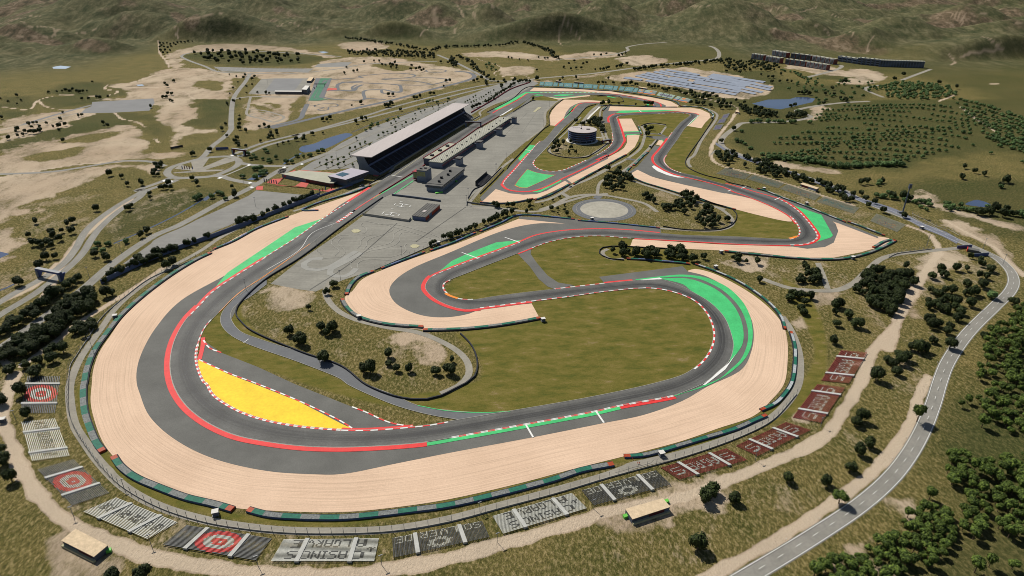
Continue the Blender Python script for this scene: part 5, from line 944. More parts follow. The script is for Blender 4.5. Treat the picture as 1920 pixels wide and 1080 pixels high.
def seat_block(quad, label, mats, paintf, rows=20, cols=60, aisles=(.25, .75), rise=.03, group='seating blocks on the banks', aw=.022, seat=(.5, .82), name='seating_block', aislemat='aislegrey'):
    """quad: top-left, top-right, bottom-right, bottom-left as the lettering is read from the track; the top row is the highest and farthest from the track"""
    TL, TR, BR, BL = quad; c_ = (TL+TR+BR+BL)/4
    t = thing(name, label, 'seating block', c_, 0, group); grid = [[0]*cols for _ in range(rows)]; paintf(grid)
    m = MB()
    def P_(u, v, z): q = TL.lerp(TR, u).lerp(BL.lerp(BR, u), v)-c_; return (q.x, q.y, z)
    for r in range(rows):
        zb = .25+(rows-1-r)*rise; v0 = (r+.5-seat[0]/2)/rows; v1 = (r+.5+seat[0]/2)/rows; run = 0
        for c1 in range(1, cols+1):
            if c1 == cols or grid[r][c1] != grid[r][run] or seat[1] < .8:
                if grid[r][run] is not None:
                    e = (1-seat[1])/2 if seat[1] < .8 else .06
                    u0 = (run+e)/cols; u1 = (c1-e)/cols; b = len(m.v); mi = grid[r][run]
                    for z in (zb-.1, zb+.2):
                        m.v += [P_(u0, v0, z), P_(u1, v0, z), P_(u1, v1, z), P_(u0, v1, z)]
                    for q in ((4, 5, 6, 7), (0, 1, 5, 4), (1, 2, 6, 5), (2, 3, 7, 6), (3, 0, 4, 7)): m.f.append([b+i for i in q]); m.m.append(mi)
                run = c1
    m.build('seat_rows', [M[k] for k in mats], t, kind='stuff')
    for a in aisles:
        m = MB()
        pts = [P_(a-aw, -.02, rows*rise+.75), P_(a+aw, -.02, rows*rise+.75), P_(a+aw, 1.02, .8), P_(a-aw, 1.02, .8)]
        low = [(p[0], p[1], 0) for p in pts]; m.v = pts+low; m.f = [[0, 1, 2, 3], [0, 4, 5, 1], [1, 5, 6, 2], [2, 6, 7, 3], [3, 7, 4, 0]]; m.m = [0]*5; m.build('aisle', bmats(aislemat), t)
    return t
def Q4(s): a, b_, c_, d_ = g(s); return [a, b_, c_, d_]      # order given below already is TL TR BR BL
def p_solverde(gr):
    stamp(gr, 'SO', 13, 2, 1, fitw=11); stamp(gr, 'LVER', 13, 17, 1, fitw=25); stamp(gr, 'DE', 13, 47, 1, fitw=11)
    for r in range(12):
        for c in range(18, 42):
            d = math.hypot((r-6)/5.2, (c-30)/8.5)
            if .45 < d < 1.0 and (d < .8 or int(math.degrees(math.atan2(r-6, c-30)))//18 % 2): gr[r][c] = 1
def p_casinos(gr):
    for w_, r_ in (('C ASINO S', 2), ('A LGARV E', 12)):
        a_, b_, c_ = w_.split(); stamp(gr, a_, r_, 7, 1, fitw=6); stamp(gr, b_, r_, 17, 1, fitw=26); stamp(gr, c_, r_, 47, 1, fitw=6)
    stamp(gr, 'do', 8, 1, 1, sx=.7, sy=.7, fitw=5)
def p_target(gr):
    for r in range(20):
        for c in range(60):
            d = math.hypot((r-9.5)/9.6, (c-29.5)/14.6)
            if d < 1: gr[r][c] = 2 if d > .66 else 1
            if d < .36 and d > .14 and not (c > 32 and 6 < r < 10): gr[r][c] = 2
            if 9 <= r <= 10 and 29 < c < 35: gr[r][c] = 2
def p_sagres(gr): stamp(gr, 'S', 5, 4, 1, fitw=9, sy=1.45); stamp(gr, 'AGRE', 5, 18, 1, fitw=25, sy=1.45); stamp(gr, 'S', 5, 48, 1, fitw=9, sy=1.45)
def p_marks(seed):
    def f(gr):
        rnd = random.Random(seed)
        for c in range(3, 57):
            if int(c/2.6) % 4 == 3: continue
            for r in range(7, 14):
                if rnd.random() < .58: gr[r][c] = 1
    return f
gS, gC, gT, gR = 'dark grey', 'white', 'red ring', 'red'
seat_block(Q4('H:835,868 292,985 285,868 792,772'), 'dark seating block lettered SOLVERDE, left one of the two', ['seatgrey', 'seatwhite'], p_solverde, aisles=(.26, .75), seat=(.42, .72))
seat_block(Q4('H:1855,572 1420,690 1350,600 1770,487'), 'dark seating block lettered SOLVERDE, right one of the two, beside the first red block', ['seatgrey', 'seatwhite'], p_solverde, aisles=(.25, .74), seat=(.42, .72))
seat_block(Q4('H:1382,706 910,850 850,745 1297,615'), 'white seating block lettered CASINOS do ALGARVE between the two dark SOLVERDE blocks', ['seatwhite', 'seatgrey'], p_casinos, aisles=(.25, .74), seat=(.42, .9))
seat_block(Q4('S:702,1055 508,1055 532,1012 711,1010'), 'white seating block lettered CASINOS do ALGARVE right of a red ring block', ['seatwhite', 'seatgrey'], p_casinos, aisles=(.24, .75), seat=(.42, .9))
seat_block(Q4('G:1440,1000 915,910 1050,795 1530,870'), 'dark grey seating block with a red ring emblem, rightmost of the three ring blocks', ['seatgrey', 'seatwhite', 'seatred'], p_target, aisles=(.27, .75), seat=(.42, .84))
seat_block(Q4('G:830,880 470,725 655,640 1002,780'), 'white seating block with dark marks between two ring blocks, above the bottom left kiosk', ['seatwhite', 'seatgrey'], p_marks(1), aisles=(.27, .75), seat=(.42, .9))
seat_block(Q4('G:410,690 213,487 415,425 617,615'), 'dark grey seating block with a red ring emblem, middle one of the three ring blocks', ['seatgrey', 'seatwhite', 'seatred'], p_target, aisles=(.27, .75), seat=(.42, .84))
seat_block(Q4('G:180,440 120,220 312,195 395,405'), 'white seating block with dark marks below the topmost ring block on the left', ['seatwhite', 'seatgrey'], p_marks(2), aisles=(.2, .72), seat=(.42, .9))
seat_block(Q4('S:38,777 52,707 113.5,706 104,775'), 'dark grey seating block with a red ring emblem, topmost of the three ring blocks', ['seatgrey', 'seatwhite', 'seatred'], p_target, aisles=(.25, .78), seat=(.42, .84))
seat_block(Q4('l:1645,715 420,1070 80,840 1270,490'), 'red seating block lettered SAGRES, nearest of the four and right of SOLVERDE', ['seatmaroon', 'seatwhite'], p_sagres, aisles=(.27, .74), seat=(.42, .72))
seat_block(Q4('m:1685,460 480,1050 -10,800 1130,260'), 'red seating block lettered SAGRES, second from the bottom of the four red blocks', ['seatmaroon', 'seatwhite'], p_sagres, aisles=(.27, .74), seat=(.42, .72))
seat_block(Q4('n:750,565 425,1040 40,960 375,508'), 'red seating block lettered SAGRES, third from the bottom of the four red blocks', ['seatmaroon', 'seatwhite'], p_sagres, aisles=(.22, .76), seat=(.42, .8))
seat_block(Q4('n:1052,92 800,510 425,462 695,50'), 'red seating block lettered SAGRES, topmost of the four red blocks beside the dirt track', ['seatmaroon', 'seatwhite'], p_sagres, aisles=(.22, .76), seat=(.42, .8))
# far turquoise blocks (top edge is the far one)
TQ = ['77,84 123,86 112,124 67,121', '130,87 222,92 212,130 120,126', '230,92 277,95 270,134 222,131', '295,94 342,97 334,135 288,133', '350,98 442,103 434,141 342,137', '450,104 500,106 494,145 444,143', '518,107 567,110 560,149 511,146', '574,110 668,115 661,156 566,150',
      '676,116 725,119 717,160 669,157', '750,118 800,122 785,162 738,158', '810,122 905,130 885,172 792,163', '912,130 957,134 938,177 892,173', '978,137 1032,142 1012,181 960,178', '1042,144 1138,150 1110,194 1018,184', '1146,152 1190,158 1160,202 1116,196']
ordn = ['first', 'second', 'third', 'fourth', 'fifth', 'sixth', 'seventh', 'eighth', 'ninth', 'tenth', 'eleventh', 'twelfth', 'thirteenth', 'fourteenth', 'fifteenth', 'sixteenth', 'seventeenth', 'eighteenth', 'nineteenth', 'twentieth']
def plain(gr): pass
def p_faint(gr):
    rnd = random.Random(len(gr))
    for r in range(4, 9):
        for c in range(6, 34):
            if rnd.random() < .4: gr[r][c] = 1
for q, s in enumerate(TQ): seat_block(Q4('a:'+s), 'turquoise seating block behind the far gravel trap, %s from the left' % ordn[q], ['seatteal', 'seatmint'], p_faint, rows=12, cols=40, aisles=(), seat=(.72, .9), group='turquoise seating blocks at the far bend', rise=.05)
def p_colour(gr):
    R, C_ = len(gr), len(gr[0])
    for r in range(R):
        for c in range(C_):
            u, v = c/C_, r/R
            if v > .82-.1*u: gr[r][c] = 1
            elif v > .66-.1*u and u < .7: gr[r][c] = 2
            elif math.hypot((u-.52)/.12, (v-.25)/.2) < 1: gr[r][c] = 1
            elif u > .62 and .15 < v < .7 and (r+c) % 3 == 0: gr[r][c] = 3
def p_purple(gr):
    for c in range(8, 44):
        r = 5+int(2*math.sin(c*.9)); gr[r][c] = 3; gr[r+1][c] = 3
        if c % 5 == 0:
            for k in range(3, 10): gr[k][c] = 3
mm = ['seatmint', 'seatorange', 'seatblue', 'seatpurple']
seat_block(Q4('a:1195,163 1262,170 1225,212 1175,203'), 'mint seating block with orange foot, left of three such blocks', mm, p_colour, 12, 40, (), .05, 'mint seating blocks', seat=(.75, .9)); seat_block(Q4('a:1268,172 1395,190 1362,232 1232,213'), 'mint seating block with orange sun and foot, middle of three such blocks', mm, p_colour, 12, 50, (), .05, 'mint seating blocks', seat=(.75, .9))
seat_block(Q4('a:1415,200 1600,238 1560,275 1385,235'), 'pale mint seating block with purple script between two mint-and-orange blocks', mm, p_purple, 12, 50, (.3, .66), .05, 'mint seating blocks', seat=(.75, .9), aislemat='seatgrey'); seat_block(Q4('a:1620,245 1790,285 1725,318 1572,283'), 'mint seating block with orange sun and foot, right of three such blocks', mm, p_colour, 12, 50, (.3,), .05, 'mint seating blocks', seat=(.75, .9), aislemat='seatgrey')
def p_port(gr): stamp(gr, 'Portimao', 5, 6, 1, fitw=48, sy=1.3)
def p_spark(gr):
    rnd = random.Random(5)
    for r in range(8, 17):
        for c in range(12, 48):
            if rnd.random() < .3: gr[r][c] = rnd.choice([1, 2, 3])
ms = ['seatsparse', 'seatteal', 'seatorange', 'seatpurple']
for s, f_, l in [('W:275,175 600,262 520,322 155,245', p_spark, 'sparse grey seating block with coloured specks, leftmost of five beside the dirt path'), ('W:625,262 1030,375 950,432 545,315', p_port, 'sparse grey seating block lettered Portimao in turquoise, left one of the two so lettered'),
                 ('W:1060,388 1500,525 1420,590 965,440', p_spark, 'sparse grey seating block with faint coloured specks between the two Portimao blocks'), ('W:1540,542 1990,690 1920,760 1440,605', p_port, 'sparse grey seating block lettered Portimao in turquoise, right one of the two so lettered'), ('X:20,490 400,632 285,722 -60,580', p_spark, 'sparse grey seating block with coloured specks, rightmost of five beside the dirt path')]:
    seat_block(Q4(s), l, ms, f_, 20, 60, (), .03, 'sparse seating blocks on the right bank', seat=(.36, .6))
def p_vio(gr):
    rnd = random.Random(3)
    for r in range(2, 12):
        for c in range(4, 26):
            if rnd.random() < .7: gr[r][c] = 3
M['seatlilac'] = mottled('lilac_seats', (.27, .24, .42), .12, .5, 1, .6, .3)
for s, l in [('C:228,650 266,640 252,664 214,672', 'topmost'), ('C:205,676 248,668 236,690 190,698', 'middle'), ('C:182,708 230,704 214,728 168,734', 'lowest')]:
    seat_block(Q4(s), 'lilac seating block beside the far service road, %s of the three' % l, ['seatsparse', 'seatteal', 'seatorange', 'seatlilac'], p_vio, 14, 30, (), .1, 'lilac seating blocks', seat=(.6, .7))
gsd = thing('small_grandstand', 'small covered stand with dull brown seats at the right edge of the paddock', 'grandstand', g('P:1615,480')[0], frame(*g('P:1615,480 1780,330'))[0])
ln_ = frame(*g('P:1615,480 1780,330'))[1]
m = MB()
for k in range(7): m.box(0, ln_, k*1.0, k*1.0+1, 0, .6+k*.55)
m.build('seat_tier', bmats('seatdark'), gsd); m = MB(); m.box(0, ln_, 7, 7.4, 0, 6.5); m.build('back_wall', bmats('black'), gsd)
# ================================================================== barriers, walls, fences
def tyre_wall(s, label, cyc=('tyregreen', 'tyregrey'), w=3.4, h=1.35, seg=11.0, side=1, face='tyreblue', ends=(1, 1), extra=None):
    """side: +1 when the track lies to the right of the traced line"""
    w *= .8
    P_ = resample(crs(g(s), False, 4), step=seg/3); o_ = P_[0].copy(); t = thing('tyre_barrier', label, 'tyre barrier', o_, 0, 'tyre barriers round the circuit')
    m = MB(); n_ = len(P_); tops = [M[c_] for c_ in cyc]+[M['tyreorange'], M[face], M['tyredark']]; k = len(cyc); L_ = []; R_ = []
    for i, p in enumerate(P_):
        d = P_[min(i+1, n_-1)]-P_[max(i-1, 0)]; d.z = 0; d.normalize(); r = Vector((d.y, -d.x, 0)); L_.append(p-r*w/2-o_); R_.append(p+r*w/2-o_)
    for i in range(n_-1):
        mi = (i//3) % k
        if (i < 1 and ends[0]) or (i > n_-3 and ends[1]): mi = k
        b = len(m.v)
        for z in (0, h):
            for q in (L_[i], L_[i+1], R_[i+1], R_[i]): m.v.append((q.x, q.y, z))
        m.f.append([b+4, b+7, b+6, b+5]); m.m.append(mi)
        m.f.append([b+3, b+2, b+6, b+7]); m.m.append(k+1 if side > 0 else k+2); m.f.append([b, b+4, b+5, b+1]); m.m.append(k+2 if side > 0 else k+1)
        if i == 0: m.f.append([b, b+3, b+7, b+4]); m.m.append(k)
        if i == n_-2: m.f.append([b+1, b+5, b+6, b+2]); m.m.append(k)
    m.build('tyre_stack', tops, t)
    m = MB(); back = L_ if side > 0 else R_
    for i in range(n_-1):
        a, b_ = back[i], back[i+1]; d = (b_-a).normalized(); r = Vector((-d.y, d.x, 0))*(.7 if side > 0 else -.7); m.prism([a, b_, b_+r, a+r] if side > 0 else [a, a+r, b_+r, b_], 0, h*.75)
    m.build('guard_rail', bmats('tyredark'), t)
GW = ('tyregreen', 'tyrewhite')
TW = [('N:1720,705 1400,830 1100,915 850,1000 690,1080 S:560,397 E:-400,120', 'green and blue tyre barrier below the entrance building, along the left gravel trap', dict(cyc=('tyregreen', 'tyreblue'), w=2.4)),
      ('D:1620,140 1440,210 1310,280 1200,325', 'green and blue tyre barrier, second stretch down the left gravel trap', dict(cyc=('tyregreen', 'tyreblue'), w=2.6)),
      ('D:1185,345 1100,385 960,470 800,590 680,700 600,800 530,900 490,1000 475,1080 G:470,20 475,150 505,250 545,340 580,385', 'long green and grey tyre barrier curving down the left side of the gravel trap', dict(w=4.4, seg=10.5)),
      ('G:640,412 680,470 760,530 900,590 1050,645 1200,680 1310,712', 'green and grey tyre barrier with orange end at the bottom left of the gravel trap', dict(w=4.2)),
      ('G:1395,712 1500,740 1700,755 1920,757 H:200,740 400,715 590,690 900,620 1200,540 1350,490 1530,455', 'longest green and grey tyre barrier along the bottom of the gravel trap', dict(w=3.8, seg=10)),
      ('H:1590,412 1700,405 1920,345 I:100,315 300,255 400,210 470,180', 'green and grey tyre barrier behind the lower right gravel trap, ending at a marshal post', dict(w=2.8)),
      ('I:440,152 520,115 570,65 612,0 F:630,980 630,870 608,790', 'green and white tyre barrier on the right side of the big bend, lower stretch', dict(cyc=GW, w=2.4)),
      ('F:575,775 555,710 500,640 400,560 300,500 200,455 70,408', 'green and white tyre barrier on the right side of the big bend, upper stretch', dict(cyc=GW, w=2.4)),
      ('E:1605,378 1700,383 1800,392 1920,402 F:40,408', 'green and blue tyre barrier under the tree island', dict(cyc=('tyregreen', 'tyreblue'), w=2.2, side=-1)),
      ('E:1120,712 900,750 700,772 460,780', 'green and grey tyre barrier along the bottom of the hairpin gravel', dict(w=3.4)),
      ('E:460,762 250,745 100,705 30,650 5,605', 'green and grey tyre barrier at the lower left of the hairpin gravel', dict(w=3.4)),
      ('E:30,580 50,530 100,480 180,448', 'short green and grey tyre barrier with orange ends left of the hairpin gravel', dict(w=3.6, seg=9)),
      ('E:225,433 350,385 470,340', 'green and blue tyre barrier beside the course-marked paddock corner', dict(cyc=('tyregreen', 'tyreblue'), w=2.2)), ('E:500,332 620,290 755,232', 'green and blue tyre barrier below the hedge row, middle stretch', dict(cyc=('tyregreen', 'tyreblue'), w=2.2)), ('E:780,225 900,175 1000,132 1310,155', 'green and blue tyre barrier rounding the top of the hairpin gravel', dict(cyc=('tyregreen', 'tyreblue'), w=2.2)), ('E:1330,162 1550,180 1790,205', 'green and blue tyre barrier below the skid pan', dict(cyc=('tyregreen', 'tyreblue'), w=2.0)),
      ('W:1810,870 1560,770 1300,665 1100,590 950,535 780,465 680,440', 'green and white tyre barrier with orange ends under the Portimao seats', dict(cyc=GW, w=2.2)), ('F:1135,248 1000,195 930,170', 'orange-ended green and white tyre barrier at the top right of the right gravel trap', dict(cyc=GW, w=2.2)), ('F:235,335 420,355 600,372 780,382 900,378 1030,350 1130,310 1195,275', 'long green and grey tyre barrier along the bottom of the right gravel trap', dict(w=3.0, side=-1)), ('F:1195,275 1150,275 1070,315', 'orange and green tyre barrier in the point of the right gravel trap', dict(w=3, seg=8)),
      ('M:520,585 700,665 950,740 1240,830 1560,930 1920,1030 W:0,600 400,710', 'green and dark tyre barrier along the lower edge of the middle gravel trap', dict(w=2.0, cyc=('tyregreen', 'tyredark'), side=-1)), ('M:510,560 440,505 460,470 505,425', 'green tyre barrier at the upper left corner of the middle gravel trap', dict(w=2.6, cyc=('tyregreen', 'tyregrey'), side=1)), ('M:545,408 620,330 700,250 760,205', 'green tyre barrier beside the middle asphalt run-off', dict(w=3, cyc=('tyregreen', 'tyregrey'))),
      ('M:0,485 200,370 430,245', 'green and dark tyre barrier below the left middle gravel strip', dict(w=2.2, cyc=('tyregreen', 'tyredark'), side=-1)), ('L:1400,690 1600,570 1920,400', 'green and dark tyre barrier beside the service road under the gravel strip', dict(w=2.2, cyc=('tyregreen', 'tyredark'), side=-1)), ('L:1345,685 1200,770 1000,870 820,925', 'green and dark tyre barrier right of the small hairpin gravel', dict(w=2.6, cyc=('tyregreen', 'tyredark'), side=-1)), ('L:795,905 600,950 400,975 200,978 0,960', 'green and orange-ended tyre barrier below the small hairpin gravel', dict(w=2.4, cyc=('tyregreen', 'tyredark'), side=-1)),
      ('K:1720,740 1740,690 1690,640 1600,590 1480,568 1240,560', 'green and white tyre barrier round the upper right bend', dict(cyc=GW, w=2.6)), ('K:1190,570 900,570 600,555 300,545 120,545', 'green and blue tyre barrier between the two upper gravel strips', dict(cyc=('tyregreen', 'tyreblue'), w=2.0)), ('K:1240,545 1180,490 1060,460 730,395 600,372 400,345 200,328 0,318 J:1500,292 1100,272 780,262', 'long green and blue tyre barrier below the turquoise seats', dict(cyc=('tyregreen', 'tyreblue'), w=2.0)), ('K:665,990 640,920 615,850', 'short green and white tyre barrier beside the square gravel patch', dict(cyc=GW, w=2)), ('K:80,620 145,560', 'short turquoise-green tyre barrier behind the tower trees', dict(w=2.6, seg=6))]
TW[0] = ('N:1720,705 1400,830 1100,915 850,1000 690,1080 E:-130,105', TW[0][1], TW[0][2])
for s, l, kw in TW: tyre_wall(s, l, **kw)
def wall_run(name, s, label, cat, h, w, mat, posts=None, postmat='steel', ph=None, base=True, group=None, smooth=True, pw=.16, cables=True, maxp=100):
    P_ = crs(g(s), False, 5) if smooth else g(s); o_ = P_[0].copy(); P_ = [p-o_ for p in P_]; t = thing(name, label, cat, o_, 0, group)
    if base:
        m = MB(); n_ = len(P_); L_ = []; R_ = []
        for i, p in enumerate(P_):
            d = P_[min(i+1, n_-1)]-P_[max(i-1, 0)]; d.normalize(); r = Vector((d.y, -d.x, 0)); L_.append(p-r*w/2); R_.append(p+r*w/2)
        for i in range(n_-1):
            b = len(m.v)
            for z in (0, h):
                for q in (L_[i], L_[i+1], R_[i+1], R_[i]): m.v.append((q.x, q.y, z))
            for q in ((4, 7, 6, 5), (3, 2, 6, 7), (0, 4, 5, 1)): m.f.append([b+k for k in q]); m.m.append(0)
            if i == 0: m.f.append([b, b+3, b+7, b+4]); m.m.append(0)
            if i == n_-2: m.f.append([b+1, b+5, b+6, b+2]); m.m.append(0)
        m.build('wall_face' if posts is None else 'base_wall', bmats(mat), t)
    if posts:
        ph = ph or 4.0; L = plen(P_); sp = max(posts, L/maxp); Q_ = resample(P_, step=sp); first = None
        for p in Q_:
            if first is None:
                m = MB(); m.box(-pw/2, pw/2, -pw/2, pw/2, 0, ph); first = m.build('post', bmats(postmat), t); first.location = p
            else: c_ = first.copy(); COL.objects.link(c_); c_.parent = t; c_.location = p
        if cables:
            m = MB()
            for z in (ph*.55, ph*.97):
                for i in range(0, len(Q_)-1): m.bar((Q_[i].x, Q_[i].y, z), (Q_[i+1].x, Q_[i+1].y, z), .03, n=3)
            m.build('cable', bmats(postmat), t)
    return t
wf = lambda *a, **k: wall_run('debris_fence', *a, **k)
wf('D:1480,190 1200,330 1000,420 R:1700,130 1400,350 1200,520 1080,660 1000,800 930,900 860,1010 800,1100 G:383,60 385,130 410,230 470,330 550,445', 'tall debris fence on thin posts along the left service road', 'fence', .9, .3, 'concrete', posts=6, ph=4.5, pw=.18)
wf('G:560,455 680,575 900,700 1150,780 1350,815 1600,840 1920,845 H:300,830 600,780 900,700 1200,620 1500,530 1700,475 1920,415 I:300,310 500,210 640,60', 'tall debris fence on thin posts behind the seating blocks along the bottom service road', 'fence', .9, .3, 'concrete', posts=6, ph=4.5, pw=.18)
wf('E:190,440 400,350 560,282 740,225 880,165', 'debris fence on thin posts between hedge row and hairpin gravel', 'fence', .9, .3, 'concrete', posts=6, ph=4, pw=.16)
wf('F:1160,370 1200,350 1300,335 1400,322', 'low debris fence above the curved service road on the right', 'fence', .9, .3, 'concrete', posts=5, ph=3.5, pw=.2); wf('X:480,520 600,590 720,630 850,705 915,745', 'fence on posts along the blue-grey strip of the right road', 'fence', .6, .3, 'concrete', posts=6, ph=3.5); wf('X:480,480 660,570 810,650 950,690 1080,760', 'thin post fence along the upper side of the right road', 'fence', .4, .3, 'concrete', posts=9, ph=3.5)

wl = lambda *a, **k: wall_run('concrete_wall', *a, **k)
wl('S:774,324.5 754,337 711,364', 'dark pit wall with crimson top beside the main straight, near the control tower', 'wall', 1.4, .5, 'crimson', smooth=False); wl('S:776,323 832,287 894,242 936,218.5', 'long dark pit wall with crimson top between straight and pit lane', 'wall', 1.4, .5, 'crimson', smooth=False)
wl('S:718,370.5 704,380 640,426 560,486 500,523 467,551 445,577 443,592 452,604 470,620 D:1700,905 1920,982 H:140,8 300,72 400,90 480,90 560,70 640,30 700,0 E:750,1040 765,980 750,900 720,850 670,800', 'long pale concrete wall along the pit entry and round the scrub mound', 'wall', 1.3, .9, 'tyredark')
wl('E:1590,385 1500,375 1450,345 1470,315 1520,308 1900,325', 'dark low wall round the tree island', 'wall', 1.2, .5, 'tyredark'); wl('F:-110,195 -60,205 30,215 120,217 210,212 270,190 300,155 300,120 285,105', 'dark low wall round the grove beside the long gravel trap', 'wall', 1.2, .5, 'tyredark')

for s, l in [('L:405,460 440,400 560,270 750,70 820,-10 J:980,880 1040,840 1030,700 1060,620 1240,455', 'dark guard wall between paddock and gravel, upper stretch'), ('L:0,835 200,640 360,470', 'dark guard wall between paddock and run-off, lower stretch'), ('J:1080,1090 1350,840 1480,700 1620,565 1740,530', 'dark guard wall on the left of the round tower'), ('L:1060,125 1010,180 1060,230 1200,275 1400,295 1600,280 1660,250 1760,190 1920,80 M:170,90', 'dark guard wall curving below the round tower'),
             ('M:1540,10 1350,280 1320,350 1340,420 1430,480 1600,550 1920,630 W:300,355 600,425', 'long dark guard wall beside the right grass strip'), ('M:900,20 800,150', 'short dark guard wall beside the inner service road'), ('M:640,60 600,130 480,240', 'short dark wall at the end of the left middle gravel strip'), ('F:90,35 200,75 300,100', 'dark guard rail at the end of the middle gravel trap'),
             ('K:1740,745 1620,930 1520,1080', 'dark guard rail beside the upper right service road'), ('K:660,850 740,820 880,812 1030,835', 'dark curved wall on top of the small infield island'), ('J:100,648 480,450 740,265 930,262', 'dark wall behind the green paint of the far bend'), ('J:800,462 560,600 500,640', 'dark wall at the far left edge of the paddock'), ('N:1690,690 1920,560 O:740,1080', 'blue-grey rail under the near end of the main grandstand'), ('P:1420,660 1520,520 1620,480 1920,200', 'dark rail along the right paddock edge'), ('K:0,405 300,405 390,470 380,490 200,500', 'dark wall looping round the far narrow island')]:
    wl(s, l, 'wall', 1.25, .5, 'tyredark')
wl('O:630,1080 1300,650 1920,300', 'pale wall in front of the main grandstand', 'wall', 2.0, .6, 'cream', smooth=False); wl('Q:720,200 1240,275 1265,245', 'grey mesh fence across the paddock below the helipads', 'fence', 2.6, .3, 'concrete', smooth=False); wl('P:280,612 560,645 1010,705', 'dark folded fence across the paddock above the helipads', 'fence', 2.2, 1.2, 'slate', smooth=False)
wl('B:730,635 860,560 960,500 1060,465', 'dark red wall behind the far end of the main grandstand', 'wall', 2.0, .6, 'crimson'); wl('P:1400,770 1405,720 1480,735 1900,790', 'small dark gate wall at the right paddock corner', 'wall', 1.8, .4, 'steel', smooth=False)
bw = lambda *a, **k: wall_run('boundary_wall', *a, **k)
bw('D:570,518 700,455 850,385 1000,325 1200,255 1400,180 1600,100 1800,20 N:400,1080 920,885', 'long blue-grey boundary wall between the tree row and the dirt track on the left', 'wall', 4.2, .5, 'bluewall', smooth=False); bw('N:920,885 1250,765 1450,700', 'thin blue-grey boundary wall below the entrance building', 'wall', 2.2, .4, 'bluewall', smooth=False)

sheet('blue_grey_strip', crs(g('C:185,800 290,862 500,930 700,995 900,1072 F:1000,32 1200,98 1350,175 1480,225 1560,270'), False, 5)+crs(g('C:185,815 285,875 500,948 700,1012 890,1090 F:1000,55 1200,125 1350,205 1460,250 1540,292'), False, 5)[::-1], 'lane', mottled('blue_grey_gutter', (.16, .17, .205), .12, .1, 1, .8, .2), smooth=False)
# marshal posts
for s, l in [('G:1215,738', 'below the bottom left gravel'), ('H:1800,405', 'behind the bottom right gravel'), ('R:1300,578', 'beside the left tyre barrier'), ('E:1135,728', 'at the right end of the hairpin barrier'), ('F:215,345', 'at the left end of the right gravel trap'), ('F:955,378', 'below the right gravel trap'), ('F:185,430', 'at the top of the big right bend'), ('W:768,450', 'left one of two under the Portimao seats'), ('W:1315,640', 'right one of two under the Portimao seats'), ('M:790,128', 'on the service road beside the middle run-off'), ('M:510,570', 'at the corner of the middle gravel trap'), ('K:1720,740', 'at the right edge of the upper right bend'), ('E:100,712', 'on the lower left hairpin barrier'), ('G:20,215', 'at the left picture edge on the dirt track'), ('Q:1570,530', 'behind the course-marked paddock corner'), ('E:1410,158', 'below the skid pan'), ('X:600,680', 'on the dirt path right of the sparse seats')]:
    t = thing('marshal_post', 'small marshal hut '+l, 'marshal hut', g(s)[0], .3, 'marshal huts round the circuit')
    m = MB(); m.box(-1.3, 1.3, -1.1, 1.1, .8, 2.4); m.build('cabin', bmats('slate'), t); m = MB(); m.box(-1.7, 1.7, -1.5, 1.6, 2.9, 3.1); m.build('roof', bmats('wallwhite'), t); m = MB(); m.box(-1.6, 1.6, -1.5, 1.5, .55, .8); m.build('platform', bmats('steel'), t)
    for x, y in ((-1.5, -1.4), (1.5, -1.4), (-1.5, 1.4), (1.5, 1.4)): m = MB(); m.box(x-.08, x+.08, y-.08, y+.08, 0, 2.9); m.build('leg', bmats('steel'), t)
# footbridges and gates
def gate(sL, sR, h, label, mat, name='road_gate'):
    a, b_ = g(sL)[0], g(sR)[0]; an, ln = frame(a, b_); t = thing(name, label, 'gate', a, an)
    m = MB(); m.box(-1, ln+1, -1.6, 1.6, h-1.9, h); m.build('beam', bmats(mat), t)
    m = MB(); m.box(-1, ln+1, -1.8, 1.8, h, h+.15); m.build('deck', bmats('steel'), t)
    for x, sgn in ((0, -1), (ln, 1)):
        m = MB(); m.v = [(x-.5, -1.5, 0), (x+.5, -1.5, 0), (x+.5, 1.5, 0), (x-.5, 1.5, 0), (x-.5, -1.5, h-1.9), (x+.5, -1.5, h-1.9), (x+.5, 5.0*1, h-1.9), (x-.5, 5.0, h-1.9)]
        m.v[2] = (x+.5, 1.0, 0); m.v[3] = (x-.5, 1.0, 0); m.f = [[3, 2, 1, 0], [4, 5, 6, 7], [0, 1, 5, 4], [1, 2, 6, 5], [2, 3, 7, 6], [3, 0, 4, 7]]; m.m = [0]*6; m.build('leg', bmats(mat), t)
        m = MB(); m.prism([(x-1.2, -1.9), (x+1.2, -1.9), (x+1.2, -1.55), (x-1.2, -1.55)], 0, h-1.9); m.build('stair_panel', bmats('slatelt'), t)
    return t
gate('V:450,1010', 'V:700,1060', 8.5, 'navy blue gateway spanning the two lanes at the left picture edge', 'navy'); gate('U:1020,435', 'U:1180,455', 8.5, 'maroon gateway spanning the two lanes above the roundabout', 'maroon')
t = gate('O:1710,455', 'B:785,712', 8.5, 'maroon start gantry spanning the main straight beyond the grandstand', 'maroon', 'start_gantry'); gate('f:1600,780', 'f:1800,745', 5.0, 'small maroon gate beside the round tower', 'maroon')
